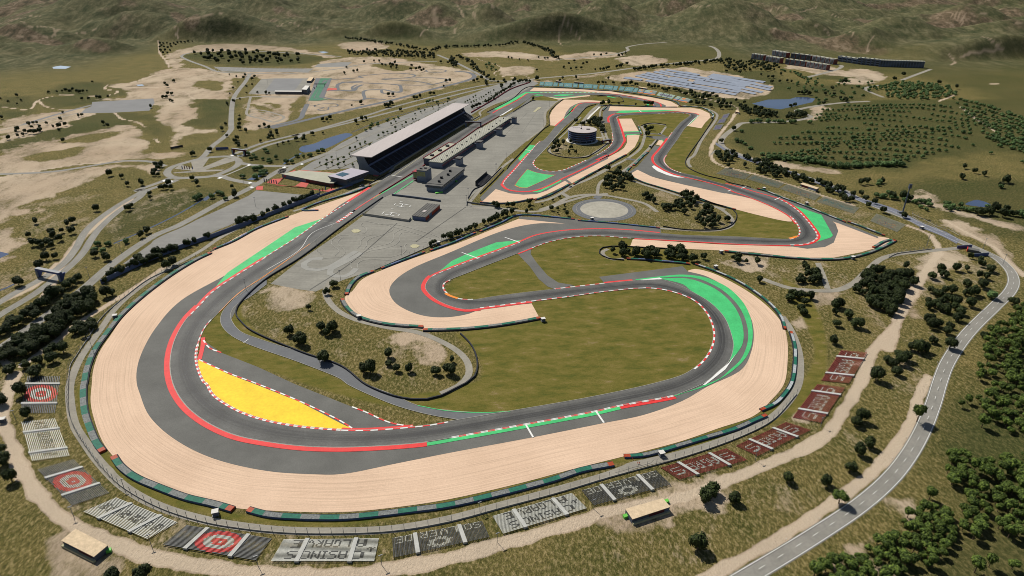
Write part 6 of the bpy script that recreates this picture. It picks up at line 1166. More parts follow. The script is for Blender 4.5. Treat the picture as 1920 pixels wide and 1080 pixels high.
# underpass at the right
a, b_ = g('e:400,310 740,240'); 
for s, l in [('e:405,312 735,290', 'upper'), ('e:780,492 1110,470', 'lower')]:
    a, b_ = g(s); an, ln = frame(a, b_); t = thing('underpass_parapet', '%s dark navy parapet wall of the underpass beside the right road' % l, 'parapet', a, an); m = MB(); m.box(0, ln, -.3, .3, 0, 3.0); m.build('wall_face', bmats('navy'), t); m = MB(); m.box(-.2, ln+.2, -.45, .45, 3.0, 3.15); m.build('coping', bmats('slate'), t)
t = thing('underpass_portal', 'dark sloping underpass roof with red portal between the two navy parapets', 'underpass', g('e:640,380')[0], frame(*g('e:640,380 900,430'))[0]); ln = frame(*g('e:640,380 900,430'))[1]
m = MB(); m.box(0, ln, 0, 6, .2, 2.6); m.build('roof_slab', bmats('roofgrey'), t); m = MB(); m.box(-.5, 0, -.4, 6.4, 0, 3.0); m.build('portal', bmats('seatred'), t)
# billboards
for s0_, s1_, h, l, mt in [('U:150,372', 'U:320,340', 3.6, 'dark billboard standing on the dirt left of the roundabout', 'black'), ('U:775,382', 'U:952,375', 4.2, 'blue billboard standing on the grass above the roundabout', 'navy')]:
    a, b_ = g(s0_+' '+s1_); an, ln = frame(a, b_); t = thing('billboard', l, 'billboard', a, an); m = MB(); m.box(0, ln, -.2, .2, .4, h); p_ = m.build('panel', bmats(mt), t); m = MB()
    for k in range(9): x = ln*(.12+k*.06); m.box(x, x+ln*.035, -.26, -.21, h*.42, h*.42+.5+.4*(k % 3 == 0))
    m.build('faded_marks', bmats('slatelt'), p_)
    for x in (.6, ln*.5, ln-.6): m = MB(); m.box(x-.15, x+.15, .2, .5, 0, h); m.build('post', bmats('steel'), t)
# flag poles
FL = [('U:%d,670' % x, 'flags on the roundabout island', c_) for x, c_ in ((312, 'navy'), (345, 'maroon'), (378, 'maroon'), (410, 'maroon'), (452, 'navy'))]+[('U:%d,%d' % (1447+i*33, 850+i*5), 'flags left of the entrance building', c_) for i, c_ in enumerate(['navy', 'slate', 'navy', 'navy', 'navy', 'navy'])]+[('N:%d,%d' % (x, y), 'flags below the entrance building', c_) for x, y, c_ in ((960, 845, 'navy'), (1003, 832, 'seatred'), (1045, 805, 'navy'), (1130, 790, 'crimson'))]
cnt = {}
for s, grp, c_ in FL:
    cnt[grp] = cnt.get(grp, 0)+1; t = thing('flag_pole', 'narrow flag, %s from left of the %s' % (ordn[cnt[grp]-1], grp), 'flag', g(s)[0], .2, grp)
    m = MB(); m.cyl(0, 0, 0, 7.5, .09, .06, 6); m.build('pole', bmats('steel'), t); m = MB(); m.box(.08, 1.1, -.04, .04, 2.6, 7.3); m.build('flag', bmats(c_), t)
# lamps and masts
LMP = ['A:1500,525', 'N:1215,330', 'B:1170,600', 'P:1842,255', 'P:1425,640', 'Q:210,605', 'Q:475,945', 'Q:1162,670', 'E:705,70', 'D:1438,82', 'J:955,860', 'L:395,330', 'L:240,510', 'G:415,745', 'G:850,905', 'G:1452,1025', 'G:700,590', 'H:880,895', 'H:228,1020', 'H:1420,705', 'H:780,720', 'I:408,430', 'I:775,240', 'g:575,215', 'h:355,200', 'R:1045,940', 'F:1375,300', 'F:1690,320', 'F:1800,410', 'X:660,900', 'D:1385,555', 'T:500,315', 'B:310,600', 'O:1300,200', 'O:655,560', 'U:1165,860', 'V:1370,755', 'V:1010,1030']
nm = {}
for s in LMP:
    p = px(s)[0]; tall = s[:1] in 'GHIghR' ; reg = ('left' if p[0] < 640 else 'centre' if p[0] < 1280 else 'right'); dep = 'near' if p[1] > 720 else 'middle' if p[1] > 380 else 'far'
    nm.setdefault((reg, dep), []).append((p[0], s))
for (reg, dep), L_ in nm.items():
    L_.sort()
    for i, (_, s) in enumerate(L_):
        w_ = {'left': 'left', 'centre': 'central', 'right': 'right'}[reg]; lb = 'thin grey lamp mast in the %s %s ground, %s from the left of %d' % (dep, w_, ordn[i], len(L_)) if len(L_) > 1 else 'the single thin grey lamp mast in the %s %s ground' % (dep, w_)
        t = thing('lamp_post', lb, 'lamp mast', g(s)[0], .5, 'lamp masts'); hh = 7 if dep == 'near' else 11
        m = MB(); m.cyl(0, 0, 0, hh, .16, .1, 6); m.build('pole', bmats('steel'), t); m = MB(); m.box(-1.0, 1.0, -.2, .2, hh-.3, hh+.1); m.build('lamp_head', bmats('steel'), t)
mb_ = g('X:355,478')[0]; t = thing('tall_mast', 'very tall dark floodlight mast rising beside the right road', 'mast', mb_)
m = MB(); m.cyl(0, 0, 0, 29, .9, .5, 10); m.build('pole', bmats('slate'), t); m = MB(); m.box(-1.4, 1.4, -1.0, 1.0, 29, 34); m.build('lamp_head', bmats('slate'), t); m = MB(); m.box(-5, 1.5, -1, 2.2, 0, 2.2); m.build('base_cabin', bmats('steel'), t)
ro = resample(RR, step=26)
k = 0
for i, p in enumerate(ro[:14]):
    d = (ro[i+1]-p).normalized(); r = Vector((d.y, -d.x, 0)); q = p-r*5.4; t = thing('road_reflector_post', 'short dark marker post beside the curving public road, %s from the bottom' % ordn[k], 'marker post', q, 0, 'marker posts along the public road'); k += 1
    m = MB(); m.cyl(0, 0, 0, 1.3, .12, .1, 6); m.build('pole', bmats('black'), t); m = MB(); m.box(-.16, .16, -.1, .1, 1.0, 1.45); m.build('reflector', bmats('wallwhite'), t)
# vehicles
def car(s, rz, label, body, name='parked_car', cat='car', L=4.4, h=1.45, cabin=(.25, .8), group=None):
    t = thing(name, label, cat, g(s)[0], rz, group); w = 1.85
    m = MB(); m.v = []; pr = [(-L/2, .3), (-L/2, .75), (-L*.28, .9), (-L*.1, .95), (L*.42, .95), (L/2, .8), (L/2, .3)]
    for y in (-w/2, w/2):
        for (x, z) in pr: m.v.append((x, y, z))
    n_ = len(pr); m.f = [list(range(n_)), [n_+i for i in range(n_)][::-1]]+[[i, (i+1) % n_, n_+(i+1) % n_, n_+i][::-1] for i in range(n_)]; m.m = [0]*len(m.f); m.build('body', bmats(body), t)
    m = MB(); m.v = []; pr = [(-L*.2, .95), (-L*.05, h), (L*.28, h), (L*.42, .95)]
    for y in (-w*.42, w*.42):
        for (x, z) in pr: m.v.append((x, y, z))
    m.f = [[0, 1, 2, 3], [7, 6, 5, 4]]+[[i, (i+1) % 4, 4+(i+1) % 4, 4+i][::-1] for i in range(4)]; m.m = [0]*6; m.build('cabin_glass', bmats('glass'), t)
    for x in (-L*.31, L*.31):
        for y in (-w*.46, w*.46):
            m = MB(); m.bar((x, y-.12, .33), (x, y+.12, .33), .33, n=12); m.build('wheel', bmats('tyredark'), t)
    return t
car('Q:618,155', math.radians(250), 'dark race car entering the pit lane beside the red and white stripe', 'maroon', 'race_car', 'race car', 5.2, 1.3); car('L:1355,728', .6, 'navy car parked on the service road under the gravel strip', 'navy'); car('K:935,970', -.4, 'pale van-like car parked on the small infield island', 'wallwhite'); car('N:1590,715', .2, 'dark and white recovery truck parked at the top of the left tyre barrier', 'slate', 'recovery_truck', 'truck', 7, 2.4)
car('T:1190,370', 1.2, 'white vehicle parked on the green karting start strip', 'wallwhite', 'parked_car', 'car', 6, 2.6)
# marshals in orange, standing on the service road
def person(s, rz, label):
    t = bpy.data.meshes.new('person'); V = [(0, 0, .93), (0, 0, 1.15), (0, 0, 1.42), (0, 0, 1.56), (0, -.01, 1.72), (.11, 0, .88), (.13, .02, .5), (.14, 0, .06), (.14, -.13, .03), (-.11, 0, .88), (-.13, -.03, .5), (-.14, .03, .06), (-.14, -.1, .03), (.2, 0, 1.42), (.26, 0, 1.14), (.24, -.1, .9), (.24, -.12, .82), (-.2, 0, 1.42), (-.27, .02, 1.14), (-.25, -.08, .9), (-.25, -.1, .82)]
    Ed = [(0, 1), (1, 2), (2, 3), (3, 4), (0, 5), (5, 6), (6, 7), (7, 8), (0, 9), (9, 10), (10, 11), (11, 12), (2, 13), (13, 14), (14, 15), (15, 16), (2, 17), (17, 18), (18, 19), (19, 20)]
    R_ = [.15, .15, .16, .055, .1, .1, .07, .05, .045, .1, .07, .05, .045, .07, .05, .035, .035, .07, .05, .035, .035]
    t.from_pydata(V, Ed, []); o = bpy.data.objects.new('person', t); COL.objects.link(o); o.location = g(s)[0]+Vector((0, 0, .05)); o.rotation_euler = (0, 0, rz)
    md = o.modifiers.new('skin', 'SKIN'); sv = t.skin_vertices[0].data
    for i, r in enumerate(R_): sv[i].radius = (r, r*.8)
    sv[0].use_root = True; sb = o.modifiers.new('sub', 'SUBSURF'); sb.levels = 1; sb.render_levels = 1; t.materials.append(M['orangecloth'])
    m = MB(); m.cyl(0, 0, 1.66, 1.84, .115, .07, 10); m.build('hair', bmats('hair'), o); m = MB(); m.cyl(0, -.03, 1.58, 1.74, .085, .095, 10); m.build('face', bmats('skin'), o)
    return tag(o, label, 'person')
person('d:308,200', .4, 'person in orange-red overalls standing on the bottom service road, left of the pair'); person('d:328,205', -.6, 'person in orange-red overalls standing on the bottom service road, right of the pair'); person('d:245,150', 1.5, 'person in orange overalls standing alone behind the orange end of the tyre barrier')
HAZE = 0
# ================================================================== trees
def crown_geo(rnd, R, H0, H1, n, leaf, lobes, flat=.75):
    V = []; F = []
    cs = []
    for k in range(lobes):
        a = 2*math.pi*(k+rnd.random()*.7)/lobes; rr = R*(.45+.2*rnd.random()) if k else 0
        cs.append((rr*math.cos(a), rr*math.sin(a), H0+(H1-H0)*(.42+.25*rnd.random() if k else .62), R*(.50+.16*rnd.random()), (H1-H0)*(.34+.12*rnd.random())))
    # dark inner mass keeps the crown closed
    for (cx, cy, cz, r, hz) in cs:
        b = len(V); rings = 4; seg = 7
        for i in range(rings+1):
            ph = math.pi*i/rings
            for j in range(seg):
                th = 2*math.pi*j/seg; q = .80+.18*rnd.random(); V.append((cx+r*q*math.sin(ph)*math.cos(th), cy+r*q*math.sin(ph)*math.sin(th), cz+hz*q*math.cos(ph)))
        for i in range(rings):
            for j in range(seg): F.append([b+i*seg+j, b+(i+1)*seg+j, b+(i+1)*seg+(j+1) % seg, b+i*seg+(j+1) % seg])
    for i in range(n):
        cx, cy, cz, r, hz = rnd.choice(cs); u = rnd.uniform(-1, 1); th = rnd.uniform(0, 2*math.pi); s = math.sqrt(1-u*u); q = rnd.uniform(.82, 1.12)
        p = Vector((cx+r*q*s*math.cos(th), cy+r*q*s*math.sin(th), cz+hz*q*u)); nrm = Vector((s*math.cos(th), s*math.sin(th), u+.3))+Vector((rnd.uniform(-.6, .6), rnd.uniform(-.6, .6), rnd.uniform(-.6, .6))); nrm.normalize()
        t = nrm.orthogonal().normalized(); t = Matrix.Rotation(rnd.uniform(0, 6.28), 3, nrm) @ t; w = nrm.cross(t); L = leaf*rnd.uniform(.6, 1.25); b = len(V)
        V += [tuple(p-t*L*.5), tuple(p+w*L*.42), tuple(p+t*L*.55+nrm*L*.15), tuple(p-w*L*.4)]; F.append([b, b+1, b+2, b+3])
    return V, F
def trunk_geo(rnd, h, r, R, H0, H1):
    m = MB(); bend = (rnd.uniform(-.3, .3), rnd.uniform(-.3, .3)); m.cyl(0, 0, -.1, h*.5, r*1.3, r, 7); m.bar((0, 0, h*.45), (bend[0], bend[1], h), r*.85, n=6)
    for k in range(4): a = 1.57*k+rnd.random(); m.bar((bend[0]*.7, bend[1]*.7, h*.8), (R*.5*math.cos(a), R*.5*math.sin(a), H0+(H1-H0)*.5), r*.45, n=5)
    return m.v, m.f
def mk(name, V, F, mats, mi=None):
    me = bpy.data.meshes.new(name); me.from_pydata(V, [], F)
    for m_ in mats: me.materials.append(m_)
    if mi: me.polygons.foreach_set('material_index', mi)
    me.update(); return me
KIND = dict(tree=dict(leaf='leafdark', R=3.2, H0=.9, H1=7.2, th=2.6, tr=.28, n=380, lf=.85, lobes=6), pine=dict(leaf='leafpine', R=2.7, H0=3.0, H1=7.6, th=4.6, tr=.2, n=300, lf=.8, lobes=6), bush=dict(leaf='leafbush', R=3.4, H0=.1, H1=5.6, th=1.0, tr=.16, n=240, lf=.75, lobes=5), street=dict(leaf='leafpine', R=1.7, H0=1.8, H1=5.2, th=2.4, tr=.12, n=160, lf=.6, lobes=3))
VAR = {}
for kd, K in KIND.items():
    VAR[kd] = []
    for v in range(6):
        rnd = random.Random(100+v*7+len(kd)); cv, cf = crown_geo(rnd, K['R'], K['H0'], K['H1'], K['n'], K['lf'], K['lobes']+v % 2); tv, tf = trunk_geo(rnd, K['th'], K['tr'], K['R'], K['H0'], K['H1'])
        VAR[kd].append((mk(kd+'_crown', cv, cf, [M[K['leaf']]]), mk(kd+'_trunk', tv, tf, [M['trunk']]), mk(kd+'_whole', cv+tv, cf+[[i+len(cv) for i in f] for f in tf], [M[K['leaf']], M['trunk']], [0]*len(cf)+[1]*len(tf)),
                       (lambda q: q)(crown_geo(random.Random(v), K['R'], K['H0'], K['H1'], 70, K['lf']*1.7, 4))))
TREES = []   # (kind, world xy, scale, cluster phrase)
def T(kind, phrase, s, sc=1.0):
    for p in px(s): TREES.append((kind, G(p[0], p[1]), sc*(p[2] if len(p) > 2 else 1.0), phrase))
def Trow(kind, phrase, s, step, jit=1.5, sc=1.0, rows=1):
    P_ = resample(crs(g(s), False, 5), step=step); rnd = random.Random(len(s)*7+int(P_[0].x))
    for r in range(rows):
        for p in P_:
            if rnd.random() < .9: TREES.append((kind, p+Vector((rnd.uniform(-jit, jit), rnd.uniform(-jit, jit)+r*step*.8, 0)), sc*rnd.uniform(.75, 1.2), phrase))
def Tgrove(kind, phrase, s, step, sc=1.0, keep=.92, seed=1):
    P_ = g(s); rnd = random.Random(seed+len(s)); xs = [p.x for p in P_]; ys_ = [p.y for p in P_]; y = min(ys_); r = 0
    while y < max(ys_):
        x = min(xs)+(r % 2)*step*.5
        while x < max(xs):
            q = Vector((x+rnd.uniform(-.38, .38)*step, y+rnd.uniform(-.38, .38)*step, 0)); ins = False
            for i in range(len(P_)):
                a, b_ = P_[i], P_[(i+1) % len(P_)]
                if (a.y > q.y) != (b_.y > q.y) and q.x < (b_.x-a.x)*(q.y-a.y)/(b_.y-a.y)+a.x: ins = not ins
            if ins and rnd.random() < keep: TREES.append((kind, q, sc*rnd.uniform(.75, 1.2), phrase))
            x += step
        y += step*.87; r += 1
T('tree', 'on the far left meadow', 'A:97,545 122,570,.7 48,577,.7 100,590,.6 5,560,.7 520,465,.7 15,670')
T('tree', 'in the cluster beside the far left dirt path', 'A:275,525,.8 324,523,.8 350,520,.8 372,515 395,522 410,510 435,520 450,524 470,522 490,518,.7')
T('tree', 'above the grey asphalt yard', 'A:463,562,.8 500,560,.8 545,555 565,557 609,550,.8 355,638,.6 848,608')
T('tree', 'on the pale bare ground, upper left', 'A:931,478 943,490 979,463 946,534 968,536 920,554 937,554 960,570,.8 972,575,.7 585,702,1.1 611,717,1.1 442,660,.9 463,655,.8')
T('tree', 'in the group by the far left road', 'A:100,738,1.2 90,747,.8 165,706 190,700,.8 212,698,.8 182,724,.8 224,720,.8 228,738 265,702,.8 302,718,.7 342,680 336,718,1.2 370,710 334,740,.7 140,750 50,785 100,773,.8 132,764,.8 170,753 190,753 207,751 222,745')
T('tree', 'on the slope left of the roundabout', 'A:360,801 619,992,1.3 687,1003,.9 718,1047,.9 802,1042,1.2 880,940,1.1 905,940,1.2 890,955 870,978,1.1 865,990 892,992,.8')
T('tree', 'just below the roundabout', 'A:950,1045,1.2 906,1068,.9 930,1064 965,1066 1083,1015,.9 1108,1042,1.1 1305,1062,.8')
T('tree', 'along the road climbing from the roundabout', 'A:1088,877,1.1 1183,855,1.1 1278,771,.7 1249,737,1.1 1272,705,.8 1282,593 1316,578 1313,502,.8 1293,533,.6 1388,493,.8 1420,482,.8 1330,437,.8 1290,424,.6 1372,445 1380,430 1420,450 1432,438 1340,468,.6 1350,563,.6')
T('tree', 'between climbing road and karting yard', 'A:1388,528,.6 1449,526,.7 1495,530 1516,531,.7 1348,658,.6 1348,685 1347,710 1347,732,1.1 1383,745 1335,787 1325,805 1340,820 1348,830 1385,829,.7')
T('tree', 'on the grass above the two lanes', 'A:1490,714 1460,721,.7 1513,729 1528,761 1518,777 1535,777 1555,750 1557,762 1510,786,.8 1466,801,.7 1758,760,.9 1710,780 1710,795 1668,794 1818,755,.6 1622,807,.7 1594,810,.6 1562,822,.6 1816,681 1843,684 1858,670')
T('bush', 'on the meadow right of the maroon gateway', 'A:1494,849,.9 1503,862,.9 1440,896,.9 1415,899,.9 1427,880,.8 1480,901,.8 1513,904,.8 1555,894 1525,915,.8 1510,918,.8 1612,920,1.2 1645,918 1672,885 1708,886,.8 1745,880 1790,861 1815,850 1393,872,1')
T('bush', 'round the small pond beside the roundabout', 'A:1435,958 1455,957 1470,953 1495,975,1.1 1472,978 1470,992 1440,1006,1.2 1483,990 1366,1001')
T('tree', 'on the slope left of the double road', 'D:200,180 378,193 413,180,1.1 292,243,1.1 302,257 348,231,.8 408,235,1.1 340,276,1.1 165,256,.9 195,303,1.1 225,306,1.1 245,316,.9 278,298,1.2 290,314,.9 262,383,1.2 314,376,.9 228,432,1.2 108,528,1.3 545,107,1.1')
T('tree', 'between the two roads, left', 'D:722,105,1.1 741,88,.8 845,19,.8 845,42,.8 795,257,1.1 830,232,1.1 537,365,1.2 602,385,1.2')
T('bush', 'beside the drainage ditch on the left', 'D:710,289,.8 550,302,.8 612,301,.8 580,341,.8 533,334,.9 1105,46 1125,36 1195,36,.9 1230,14 1250,20 1270,46,.7')
T('tree', 'along the upper verge of the left road', sc=1.1, s='D:440,503,1 408,527 380,543,1.1 352,573 330,568 302,600,1.3 265,638,1.2 235,655,1.1 205,660 185,675,1.1 205,710,1.1 150,710,1.2 105,750,1.2 60,765,1.2 40,795,1.2 5,808')
T('tree', 'along the blue-grey boundary wall', 'D:625,483 640,467 680,460,1.3 725,436,.9 765,423,1.1 800,403 815,408,1.1 785,390,1.1 850,390,1.1 875,380 885,362,1.2 905,380 925,352,1.2 970,338,1.2 995,333 1055,308,1.1 1100,291 1168,265 1350,190,1.2 1370,180 1395,177,1.2 1420,170,1.2 1440,165 1480,146 1510,119,.8 1555,113,1.2 1600,92 1635,83,1.1 1660,68,1.2 1690,60,1.1 1715,50,1.1 1735,42 1755,30,1.2 590,513,.8')
T('tree', 'between left dirt track and fence', 'D:940,435,1.1 975,413,1.1'); T('tree', 'below the left car park', 'D:1320,28,1.3')
T('tree', 'in the dense grove on the left', sc=1.12, s='R:790,405,1.1 870,355 980,320 1030,300,1.1 840,440 960,410,1.1 1060,410,1.2 1010,455,1.1 900,490,1.1 790,490 920,545,1.1 990,515 660,545,1.1 800,580,1.1 740,610 640,620 700,670,1.1 650,660 560,705,1.1 520,740 620,770,1.1 680,745 430,760,1.1 540,780,1.1 470,820,1.1 330,840,1.1 420,870,1.1 500,875 240,915 150,930 330,980,1.1 120,970 200,1020,1.1 50,1055,1.1 280,1020 400,970 580,640 860,400 400,910 60,1000 -20,1040')
Tgrove('tree', 'in the dense grove on the left', 'R:760,370 1040,350 1100,430 1000,530 860,580 700,740 560,880 380,980 100,1080 -80,1120 -80,1010 200,890 400,740 560,620 650,500', 7, 1.1, .6); Tgrove('tree', 'along the upper verge of the left road', 'D:440,490 400,520 300,580 200,640 100,700 -20,770 -20,800 110,745 220,690 320,610', 8, 1.0, .5)
T('tree', 'in the grove by the left fence', 'R:1205,340,1.2 1265,325,1.1 890,685,1.1 1040,655,1.1 850,755,1.2 960,785,1.2 1050,705,1.1 980,705,1.1 600,975,1.1 720,970,1.2 600,1075,1.2 440,1095,1.2 560,1005,1.1 920,720')
T('tree', 'by the dirt track, left edge', 'S:22,700,1.2 67,706,1.3 42,741,1.3 52,783,1 5,758,1.3 8,872,1.3 23,903,1.2 273,1088,1.3 215,1088,1.1 50,690 2,850')
Trow('tree', 'in the hedge above the hairpin gravel', 'E:580,270 632,258 690,233 740,213 800,188 860,163 890,148 935,133 962,128', 7.2, .8, 1.0); T('tree', 'left of the hedge row', 'E:500,306,.8 523,297,.8')
T('tree', 'between paddock and skid pan', 'E:880,90 865,85 935,83,.8 965,88 1055,70 1058,92,.8 1040,122,.8 1181,104,.9 1272,134,.9 1217,100,.5 1218,124,.4 1254,80,.5 1254,108,.5 1130,77,.4 1190,53,.5 1228,35,.5')
T('tree', 'on the scrub mound inside the track', 'E:265,932,1.1 268,977,.8 312,1009,.8 130,1017,1.1 165,1020,1.2 383,1012,.9 533,1025,.9 620,957,.7 600,1020 622,1030,.9')
T('tree', 'on the bank below the paddock', 'D:1880,535,1.1 1840,577,.9 1737,665,.7 1630,803,1.1 1700,860,1.3 1680,852 1810,780 1868,792,1.2 1840,808 1825,955,1.2 1880,780')
Tgrove('tree', 'on the long tree island', 'E:1500,345 1580,330 1700,330 1920,340 F:60,372 140,375 120,395 0,398 E:1900,390 1760,385 1560,362', 7.5, 1.05)
Tgrove('tree', 'in the round grove, centre right', 'F:60,150 110,95 150,90 200,140 200,200 80,205', 7.5, 1.0); T('tree', 'above the tree island', 'F:10,25 40,60 5,125 20,38 60,62 38,48 248,165 0,20,.9 E:1720,42,.8 1750,58,.6 1815,104 1845,104 1870,98 1900,106')
T('tree', 'below the right gravel trap', 'F:305,400 310,380 357,400,.6 415,408 430,508 285,385,.8'); T('tree', 'between the two link paths', 'F:685,430 700,448 720,468 745,480,1.1 760,500,1.1 740,508 720,513 660,498 650,513 675,510 700,478')
T('tree', 'in the group beside the gravel triangle', 'F:615,588,1.1 640,600,1.1 670,598 600,612 685,630 717,603 680,690,1.1 660,675')
Tgrove('tree', 'in the large square grove', 'F:1000,470 1080,445 1160,445 1280,470 1300,525 1250,570 1240,640 1190,700 1140,690 1030,660 1010,600 960,560', 7.2, 1.1)
T('tree', 'on the grass above the red seating blocks', 'F:855,655,1.1 880,650 853,688,.8 862,755,1 845,853,1 930,710,1.2 975,763,1.3')
T('tree', 'between pale track and public road', 'F:1250,430 1400,488,1.1 1450,450,1.1 1450,475 1480,485 1535,445,1.2 1593,446,.8 1615,375,.8 1665,402 1675,422 1730,450,1.3 1665,485 1700,490 1595,533 1680,538,1.2 1475,568 1510,573 1395,568 1420,588 1440,598 1590,583 1620,588 1640,578 1610,645,1.2 1380,628 1380,658 1420,650 1450,630 1480,620 1510,630 1540,640 1480,680 1450,670 1530,660 1560,690 1540,725 1380,740,1.1 1430,758 1390,768 1500,768 1480,800')
T('bush', 'on the inner public road edge', 'F:1735,600,1.3'); T('tree', 'close to the public road on the right', 'F:1855,635,1.2 1500,880,1.3 1690,820,.9 1905,690 1405,850')
T('tree', 'on the slope right of the red seats', 'F:1280,890 1320,900,1.1 1360,900 1150,960,1.1 1180,985,1.1 1220,970 1250,950,1.1 1200,1028 1085,1058,1.3 1210,930')
T('pine', 'shading the public road asphalt', 'I:1316,212,1.4 877,672,1.35')
T('tree', 'on the lower right grassy slope', 'I:975,232,1.1 1005,210,1 1045,357,1 990,398,1 942,490,1.05 590,548,.95 800,568,1 162,622,1.3 120,662,1.1 287,665,1 82,928,1.2')
Tgrove('pine', 'in the upper right pine wood', 'I:1640,70 1760,20 1980,-60 1980,350 1850,310 1700,210', 5.8, .88, .88); Tgrove('pine', 'in the topmost pine wood part', 'F:1690,810 1980,600 1980,1080 1920,1080 1760,1080 1650,1060', 5.8, .9, .9)
Tgrove('pine', 'in the middle pine wood part', 'I:1410,400 1560,400 1700,460 1980,380 1980,900 1740,870 1640,700 1540,600 1430,490', 5.2, .88, .72); Tgrove('pine', 'in the densest lower pine wood', 'I:1270,710 1480,690 1640,700 1740,880 1500,940 1440,1020 1240,1100 1000,1200 680,1180 700,1070 900,990 1150,850', 4.8, .84, .95)
T('pine', 'in the pine wood clearings', 'I:1385,650,1.1 1640,1060 1720,1030 1850,1040 1680,245 1600,110,.8 1560,130,.7')
T('tree', 'above the sparse seating blocks', 'F:905,40 945,56 1025,51 1078,68 1040,88 1125,116 1243,146 955,25 1000,22')
T('bush', 'in the row above the right road', 'X:60,100 40,125 20,270,1.1 75,280 115,285 175,225 215,300 270,300 380,330 505,350 565,340 620,350 660,355 695,340 698,388 585,409,.7 655,444,.7'); T('bush', 'in the row below the small right pond', 'X:920,378 920,420 985,415 960,447 1060,438 1100,392 1130,437 1180,448 1235,463 1440,408 1860,490 1880,530 1610,160 1700,500')
T('tree', 'in the row by the small pond', 'X:1320,505,1.4 1465,500,1.4 1540,450,1.4 1635,530,1.4 1680,445 1740,510 1800,518 1115,43 1670,92,1.3 100,475,1.1 370,540 215,295,1.3 350,300,1.4 390,310,1.3 450,320 1400,505,1.2')
Trow('tree', 'in the belt along the blue-grey strip', 'W:520,60 640,110 760,110 870,180 1000,230 1120,290 1250,330 1400,380 1520,400 1650,450 1740,470', 7.0, 3.0, 1.0, rows=2); Tgrove('tree', 'in the tree belt above the kiosk', 'W:680,140 860,180 1100,260 1350,360 1260,370 1040,300 940,320 660,240', 8, 1.0, .9); Tgrove('tree', 'inside the right dirt bend', 'C:180,860 280,865 310,900 270,940 220,915 190,890', 8, 1.0, .95)
T('tree', 'near the right dirt bend', 'C:345,940 256,943 590,968,.8'); T('tree', 'below the kiosk on the right', 'W:1590,480 1640,500 1700,480 1760,560,1.2 1790,600,1.1 1880,600 1560,460')
# car park street trees
T('street', 'in the car park behind the grandstand', 'O:50,800 125,765 197,728 265,775 403,625 470,590 533,560 605,607,1.2 665,573 725,543 787,515,1.1 655,505,1.2 755,460 810,430 895,460 953,430 1010,403 918,380 960,360 1112,355 1210,300 1258,280 1303,260 1350,233 945,295 1033,262 1093,238 1213,187 1292,167 1367,139 1433,113 1453,177 1495,157,1.1 1537,133,1.1 1697,115 1735,92 1768,72 1815,43 1855,23 1790,120 1827,105 1863,83 1908,53 660,410 582,437 68,660 95,1025 15,1065 N:965,395 1057,352 1140,310 1230,350 1320,310 1412,180 1490,140 1565,105 1640,70 1400,265 1060,430,1.2 1148,392 1235,430,1.3 1330,388 1455,412,1.2 1535,370 1577,450 1708,118')
T('street', 'by the far dark red wall', 'J:20,440 55,425 90,400 125,380 155,362 45,510 85,480 135,440 170,418 235,378 268,360 205,340')
Trow('tree', 'along the dark red wall', 'B:735,612 790,592 850,563 880,535 930,508 975,475 1045,455', 9, 1.5, .9); T('tree', 'near the junction beyond the car park', 'J:85,210,1.2 20,140,1.1 155,180 210,185,1.2 270,205,.8 325,270,1.2 100,240 360,190,1.1 530,170,1.1 605,200,1.2 695,195,1.1 855,160,1.2 500,190 380,215 745,200')
T('bush', 'along the dark stream', 'O:207,530,.7 285,460,.8 275,497,.8 310,437,.8 390,420,.7 385,450,.8 525,385,.7 543,370,.7 630,360,.7 697,335,.7 1000,205,.7 1135,102 1173,85,.8 1213,78,.8 1280,110,.9 1443,56,.9')
T('tree', 'on the verges above the car park', 'O:155,372,1.2 210,362 68,418,1.2 730,225,.9 135,118,1.1 520,168,1.2 500,165 585,138,1.2 545,158 610,138 B:110,586 60,600,.6 265,541,1.1 290,541 270,602,1.1 425,560 445,550,1.1 410,558 500,535 520,535 577,492,.8 590,462 610,460 745,462 765,457,1.1 815,475,1.1 900,496,.8 790,444,.8')
F_ = 'beyond the karting ground'
Trow('tree', 'in the far left tree line', 'B:20,220 110,230 180,240 250,250 320,257 390,272 450,285 540,290', 15, 5, 1.1, rows=2); Tgrove('tree', 'above the karting ground', 'B:40,288 300,288 530,308 530,335 300,328 150,318 40,312', 17, 1.1, .9); Trow('tree', 'in the far central tree line', 'B:530,285 600,270 700,267 800,265 900,260 1000,245 1100,267 1160,290 1215,335', 13, 7, 1.1, rows=2)
Trow('tree', 'along the far descending road', 'B:640,315 700,340 740,370 770,410 830,440', 12, 7, 1.1); Trow('tree', 'along the far descending road', 'B:610,345 650,380 620,330', 12, 7, 1.1); Tgrove('bush', 'on the far meadow beyond the road', 'B:800,360 900,360 870,400 800,400', 18, 1, .7)
T('tree', F_, 'B:130,355 215,350 185,350 230,370 250,375 275,370,1.2 290,375,1.2 310,380,1.2 300,360,1.2 280,385 310,390 390,395 420,395,1.1 440,390,1.2 465,400,1.1 450,405 395,375 70,408 90,403 20,418 30,385,.8 560,355 600,360 620,345 640,370')
Trow('tree', 'along the far road on the right', 'B:1430,400 1500,390 1560,380 1600,365', 12, 5, 1.1); Trow('tree', 'in the far row behind the solar field', 'B:1650,400 1720,388 1800,380 1920,372 C:60,365 180,350 260,345', 11, 4, 1.1, rows=2); T('tree', 'scattered on the far meadow', 'B:940,330 960,335 1000,340,.8 1050,345,.8 1110,330 1145,335 1160,335 1250,385 1290,395 1320,390 1350,390 1380,360 1360,365 1420,315 1460,315 1490,310 1560,320,1.2 1580,315,1.2 1600,305 1100,400,.8 1245,445,.9 1100,450,1.4 1320,445,1.2 1500,448 1230,462 1280,365 1310,350')
